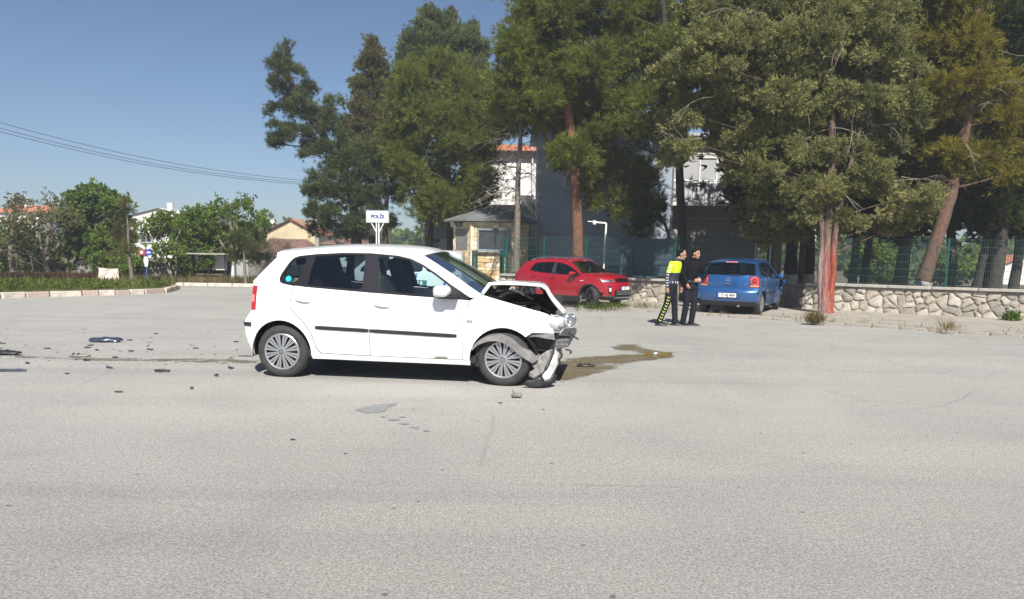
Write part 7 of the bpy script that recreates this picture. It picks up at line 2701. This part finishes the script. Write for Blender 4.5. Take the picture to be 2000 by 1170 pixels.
def fuse(o, vox=.012, it=3):
    md = o.modifiers.new('fuse', 'REMESH')
    md.mode = 'VOXEL'
    md.voxel_size = vox
    md.use_smooth_shade = True
    sm = o.modifiers.new('smooth', 'SMOOTH')
    sm.factor = .5
    sm.iterations = it
    return o

def hand(mb, wrist, d, palm_n, curl=.6, size=1.0):
    """palm and five fingers; d: direction of the hand, palm_n: palm normal"""
    d = Vector(d).normalized()
    palm_n = Vector(palm_n)
    palm_n = (palm_n - d * palm_n.dot(d)).normalized()
    s = d.cross(palm_n).normalized()
    w = Vector(wrist)
    for k in range(5):
        t = k / 4
        ball(mb, w + d * (.02 + .075 * t) * size, (.030 * size, .030 * size, .030 * size) if k < 4 else (.032 * size,) * 3, 8)
        ball(mb, w + d * (.03 + .06 * t) * size + s * .018 * size, (.022 * size,) * 3, 8)
        ball(mb, w + d * (.03 + .06 * t) * size - s * .018 * size, (.022 * size,) * 3, 8)
    for k, ln in enumerate((.070, .080, .074, .058)):
        b = w + d * .098 * size + s * (-.033 + .022 * k) * size
        m1 = b + (d * math.cos(curl * .5) + palm_n * math.sin(curl * .5)) * ln * .5 * size
        e = m1 + (d * math.cos(curl * 1.6) + palm_n * math.sin(curl * 1.6)) * ln * .5 * size
        mb.tube([b - d * .02, b, m1, e], [.0105, .0105, .010, .008], 7)
    tb = w + d * .03 * size - s * .035 * size
    mb.tube([tb, tb - s * .022 + d * .03 + palm_n * .01, tb - s * .022 + d * .062 + palm_n * .02], [.013, .012, .009], 7)

def head(mb, c, yaw, pitch=0.0):
    """skull, jaw, nose, ears, brow; returns its frame"""
    M = Matrix.Rotation(yaw, 3, 'Z') @ Matrix.Rotation(pitch, 3, 'Y')
    c = Vector(c)
    def P(x, y, z): return c + M @ Vector((x, y, z))
    ball(mb, P(-.008, 0, .035), (.094, .075, .092), 14, M)
    ball(mb, P(.022, 0, -.035), (.070, .060, .075), 12, M)
    ball(mb, P(.055, 0, -.082), (.030, .036, .026), 10, M)
    ball(mb, P(.090, 0, -.012), (.016, .014, .026), 8, M)
    ball(mb, P(.097, 0, -.026), (.017, .017, .013), 8, M)
    ball(mb, P(.078, 0, .026), (.016, .052, .012), 8, M)
    ball(mb, P(.080, 0, -.056), (.014, .026, .008), 8, M)
    for s in (-1, 1):
        ball(mb, P(-.002, s * .078, -.005), (.020, .010, .032), 8, M)
        ball(mb, P(.050, s * .042, -.018), (.03, .024, .03), 8, M)
    return P, M

def person(label, loc, J, top_m, low_m, hair_fn, rz=0.0, extra=None, belt=False):
    root = thing('person', label, 'person', loc, rz)
    # continuous body
    b = MB()
    P, M = head(b, J['head'], J['hyaw'], J.get('hpitch', 0))
    limb(b, [J['chest'], J['neck'], Vector(J['head']) - Vector((0, 0, .06))], [.075, .056, .054])
    limb(b, [J['pelvis'], J['waist'], J['chest']], [.12, .11, .125])
    for s in ('l', 'r'):
        limb(b, [J['sh_' + s], J['el_' + s], J['wr_' + s]], [.048, .036, .026])
        hand(b, J['wr_' + s], J['hd_' + s], J['pn_' + s], J.get('curl_' + s, .6))
        limb(b, [J['hip_' + s], J['kn_' + s], J['an_' + s]], [.075, .05, .030])
    body = fuse(b.build('body', 'skin', root), .009, 2)
    # upper garment
    t = MB()
    pel, wai, che, nek = map(Vector, (J['pelvis'], J['waist'], J['chest'], J['neck']))
    yaw = J['tyaw']
    T = Matrix.Rotation(yaw, 3, 'Z')
    rings = [ellip(pel - Vector((0, 0, .03)), .118, .175, 18, T), ellip(pel + Vector((0, 0, .03)), .120, .175, 18, T), ellip(wai, .112, .160, 18, T), ellip(wai.lerp(che, .5), .122, .180, 18, T), ellip(che, .125, .205, 18, T), ellip(che.lerp(nek, .5), .105, .185, 18, T), ellip(che.lerp(nek, .8), .08, .11, 18, T), ellip(nek, .064, .066, 18, T)]
    t.rings(rings)
    for s in ('l', 'r'):
        limb(t, [J['sh_' + s], Vector(J['sh_' + s]).lerp(Vector(J['el_' + s]), .5), J['el_' + s], Vector(J['el_' + s]).lerp(Vector(J['wr_' + s]), .6), J['wr_' + s]], [.076, .066, .056, .050, .042])
    top = fuse(t.build('jacket' if top_m != 'black_cloth' else 'sweater', top_m, root), .013, 4)
    # trousers
    q = MB()
    q.rings([ellip(pel + Vector((0, 0, .05)), .112, .166, 18, T), ellip(pel - Vector((0, 0, .03)), .124, .172, 18, T), ellip(pel - Vector((0, 0, .12)), .115, .160, 18, T)])
    for s in ('l', 'r'):
        h_, k_, a_ = Vector(J['hip_' + s]), Vector(J['kn_' + s]), Vector(J['an_' + s])
        limb(q, [h_, h_.lerp(k_, .5), k_, k_.lerp(a_, .5), a_ - Vector((0, 0, .0))], [.098, .090, .074, .070, .066])
    tro = fuse(q.build('trousers', low_m, root), .013, 4)
    if belt:
        w_ = MB()
        w_.rings([ellip(pel + Vector((0, 0, .045)), .124, .180, 20, T), ellip(pel + Vector((0, 0, .085)), .121, .176, 20, T)], cap=False)
        bb = w_.build('belt', 'shoe', root, smooth=40)
        md = bb.modifiers.new('thickness', 'SOLIDIFY'); md.thickness = .01
        w_ = MB(); w_.box(pel + T @ Vector((.128, 0, 0)) + Vector((0, 0, .065)), (.012, .05, .035), T); w_.build('buckle', 'silver', bb)
    for s in ('l', 'r'):
        a_, f_ = Vector(J['an_' + s]), Vector(J['ft_' + s])
        h = MB()
        d = f_.normalized()
        sd = Vector((-d.y, d.x, 0))
        z0 = J['sole_' + s]
        rr = []
        for (u, w2, ht) in ((-.085, .028, .07), (-.065, .038, .10), (0, .042, .10), (.08, .047, .062), (.15, .046, .042), (.19, .032, .028)):
            c = Vector((a_.x, a_.y, z0)) + d * u
            rr.append([c + sd * w2, c + sd * w2 * .9 + Vector((0, 0, ht * .6)), c + sd * w2 * .35 + Vector((0, 0, ht)), c - sd * w2 * .35 + Vector((0, 0, ht)), c - sd * w2 * .9 + Vector((0, 0, ht * .6)), c - sd * w2])
        h.rings(rr)
        bevel(h.build('shoe', 'shoe', root, smooth=50), .006, 1)
    hm = MB()
    hair_fn(hm, P, M)
    fuse(hm.build('hair', 'hair', root), .008, 2)
    if extra:
        extra(root, top, tro, P, M, J)
    return root

def chevrons(parent, path, rad, n, m, outward, w=.05, h=.035, t=.016):
    """V marks standing just off the cloth along a limb"""
    path = [Vector(p) for p in path]
    seg = [(path[i + 1] - path[i]).length for i in range(len(path) - 1)]
    tot = sum(seg)
    for k in range(n):
        s = (k + .5) / n * tot
        i = 0
        while s > seg[i] and i < len(seg) - 1:
            s -= seg[i]; i += 1
        p = path[i].lerp(path[i + 1], s / seg[i])
        d = (path[i + 1] - path[i]).normalized()
        o_ = Vector(outward); o_ = (o_ - d * o_.dot(d)).normalized()
        sd = d.cross(o_)
        r = rad[0] + (rad[1] - rad[0]) * (k + .5) / n
        def Q(u, v):
            ang = u / r
            return p + o_ * (math.cos(ang) * (r + .004)) + sd * (math.sin(ang) * (r + .004)) + d * v
        mb = MB()
        mb.add([Q(-w / 2, -h / 2), Q(-w / 2, -h / 2 + t), Q(0, h / 2), Q(0, h / 2 - t), Q(w / 2, -h / 2), Q(w / 2, -h / 2 + t)], [(0, 1, 2, 3), (3, 2, 5, 4)])
        mb.build('chevron', m, parent)

# --- the officer, striding to the right (local x = right in the picture, y = away from the viewer)
def V3(x, y, z): return (x, y, z)
Y1 = 17.35
o1 = gpt(1309, 636)
JO = dict(pelvis=V3(-.01, 0, .93), waist=V3(.015, 0, 1.08), chest=V3(.05, 0, 1.30), neck=V3(.105, 0, 1.485), head=V3(.19, -.01, 1.60), hyaw=R(-22), hpitch=R(10), tyaw=R(-38),
          sh_r=V3(-.06, -.17, 1.385), el_r=V3(-.145, -.19, 1.13), wr_r=V3(-.145, -.20, .89), hd_r=V3(.05, -.02, -1), pn_r=V3(.6, .8, 0), curl_r=.5,
          sh_l=V3(.16, .14, 1.385), el_l=V3(.20, .20, 1.12), wr_l=V3(.24, .16, .90), hd_l=V3(.1, 0, -1), pn_l=V3(-.6, -.5, 0),
          hip_r=V3(-.035, -.085, .90), kn_r=V3(-.12, -.09, .50), an_r=V3(-.275, -.10, .095), ft_r=V3(.98, -.25, 0), sole_r=0.0,
          hip_l=V3(.03, .08, .90), kn_l=V3(.085, .06, .50), an_l=V3(.115, .04, .085), ft_l=V3(.96, -.28, 0), sole_l=0.0)
def hair_o(mb, P, M):
    ball(mb, P(-.022, 0, .052), (.088, .080, .084), 14, M)
    ball(mb, P(-.05, 0, .0), (.058, .072, .06), 12, M)
def ex_o(root, top, tro, P, M, J):
    # two-tone jacket: navy below the chest
    top.data.materials.append(MATS['hi_vis'])
    m = bpy.data.materials.new('jacket_two_tone')
    m.use_nodes = True
    n = m.node_tree
    b = n.nodes['Principled BSDF']; b.inputs['Roughness'].default_value = .7
    tc = n.nodes.new('ShaderNodeTexCoord'); sx = n.nodes.new('ShaderNodeSeparateXYZ')
    n.links.new(tc.outputs['Object'], sx.inputs[0])
    mt_ = n.nodes.new('ShaderNodeMath'); mt_.operation = 'GREATER_THAN'; mt_.inputs[1].default_value = 1.20
    n.links.new(sx.outputs['Z'], mt_.inputs[0])
    mx = n.nodes.new('ShaderNodeMix'); mx.data_type = 'RGBA'
    mx.inputs[6].default_value = (.022, .024, .045, 1); mx.inputs[7].default_value = (.56, .76, .02, 1)
    n.links.new(mt_.outputs[0], mx.inputs[0]); n.links.new(mx.outputs[2], b.inputs['Base Color'])
    top.data.materials.clear(); top.data.materials.append(m)
    chevrons(top, [J['sh_r'], J['el_r'], J['wr_r']], (.076, .050), 9, 'reflective', (-.35, -1, 0), .062, .040, .017)
    for k in range(5):                                    # band round the hem
        a = R(-150 + 26 * k)
        c = Vector(J['pelvis']) + Vector((.0, 0, .06))
        p = c + Vector((.150 * math.cos(a) , .175 * math.sin(a), 0))
        q = MB(); q.add([p + Vector((-.012, -.004, -.022)), p + Vector((.004, -.004, -.022)), p + Vector((.02, -.004, .0)), p + Vector((.004, -.004, 0)), p + Vector((.004, -.004, .022)), p + Vector((-.012, -.004, .022))], [(0, 1, 2, 3), (3, 2, 4, 5)])
        q.build('chevron', 'reflective', top)
    chevrons(tro, [Vector(J['hip_r']).lerp(Vector(J['kn_r']), .55), J['kn_r'], J['an_r']], (.088, .068), 9, 'chevron_yellow', (-.1, -1, 0), .060, .042, .017)
    g_ = MB()
    for s in (-1, 1):
        ball(g_, P(.082, s * .034, .008), (.012, .028, .018), 10, M)
    g_.tube([P(.085, -.05, .014), P(.085, .05, .014)], .004, 6)
    for s in (-1, 1):
        g_.tube([P(.078, s * .058, .012), P(0, s * .082, .008)], .004, 6)
    g_.build('sunglasses', 'shoe', root, smooth=50)
    c_ = MB(); nk = Vector(J['neck'])
    c_.rings([ellip(nk - Vector((.015, 0, .03)), .078, .082, 16), ellip(nk + Vector((.005, 0, .035)), .066, .068, 16)], cap=False)
    cc = c_.build('collar', 'navy', root, smooth=50)
    md = cc.modifiers.new('thickness', 'SOLIDIFY'); md.thickness = .01
person('traffic officer in yellow and navy jacket with chevron trousers, striding beside a man in black', (o1.x, o1.y, gz(o1.y)), JO, 'navy', 'charcoal', hair_o, 0, ex_o)

# --- the man in black, hand at his belt
o2 = gpt(1346, 635.5)
JM = dict(pelvis=V3(-.01, 0, .94), waist=V3(.0, 0, 1.09), chest=V3(.01, 0, 1.32), neck=V3(.03, 0, 1.515), head=V3(.075, -.02, 1.625), hyaw=R(-52), hpitch=R(6), tyaw=R(-62),
          sh_r=V3(-.165, -.08, 1.42), el_r=V3(-.22, -.10, 1.16), wr_r=V3(-.14, -.14, .97), hd_r=V3(.4, -.1, -.9), pn_r=V3(.6, .5, 0),
          sh_l=V3(.185, .05, 1.42), el_l=V3(.31, .02, 1.165), wr_l=V3(.205, -.13, 1.035), hd_l=V3(-.98, -.2, .02), pn_l=V3(0, .9, -.3), curl_l=.45,
          hip_r=V3(-.085, -.02, .91), kn_r=V3(-.10, -.05, .50), an_r=V3(-.15, -.02, .09), ft_r=V3(.75, -.65, 0), sole_r=0.0,
          hip_l=V3(.075, .02, .91), kn_l=V3(.08, -.03, .50), an_l=V3(.04, -.02, .09), ft_l=V3(.88, -.48, 0), sole_l=0.0)
def hair_m(mb, P, M):
    ball(mb, P(-.020, 0, .060), (.092, .082, .086), 14, M)
    ball(mb, P(.035, 0, .108), (.055, .060, .026), 12, M)
    ball(mb, P(-.05, 0, .0), (.058, .076, .062), 12, M)
def ex_m(root, top, tro, P, M, J):
    c_ = MB(); nk = Vector(J['neck'])
    c_.rings([ellip(nk - Vector((.005, 0, .03)), .072, .076, 16), ellip(nk + Vector((.010, 0, .03)), .062, .064, 16)], cap=False)
    cc = c_.build('collar', 'black_cloth', root, smooth=50)
    md = cc.modifiers.new('thickness', 'SOLIDIFY'); md.thickness = .01
    e = MB()
    for s in (-1, 1):
        ball(e, P(.080, s * .030, .010), (.006, .011, .006), 8, M)
        e.tube([P(.088, s * .016, .030), P(.082, s * .048, .030)], .005, 6)
    e.build('brows_and_eyes', 'hair', root)
person('man in black sweater and dark trousers with one hand at his belt', (o2.x, o2.y, gz(o2.y)), JM, 'black_cloth', 'charcoal', hair_m, 0, ex_m, True)

# ------------------------------------------------------------------ haze volume added to lift shadows and soften contrast, paling the far trees
hm = bpy.data.materials.new('haze_air')
hm.use_nodes = True
hn = hm.node_tree
hn.nodes.remove(hn.nodes['Principled BSDF'])
pv = hn.nodes.new('ShaderNodeVolumePrincipled')
pv.inputs['Color'].default_value = (.80, .86, .95, 1)
pv.inputs['Density'].default_value = .0017
pv.inputs['Anisotropy'].default_value = 0.1
hn.links.new(pv.outputs['Volume'], hn.nodes['Material Output'].inputs['Volume'])
q = MB()
q.box((0, 60, 8.1), (320, 260, 18.8))
hz_ = q.build('haze', hm)
tag(hz_, 'pale haze added over the street to soften its shadows', 'haze', kind='stuff')
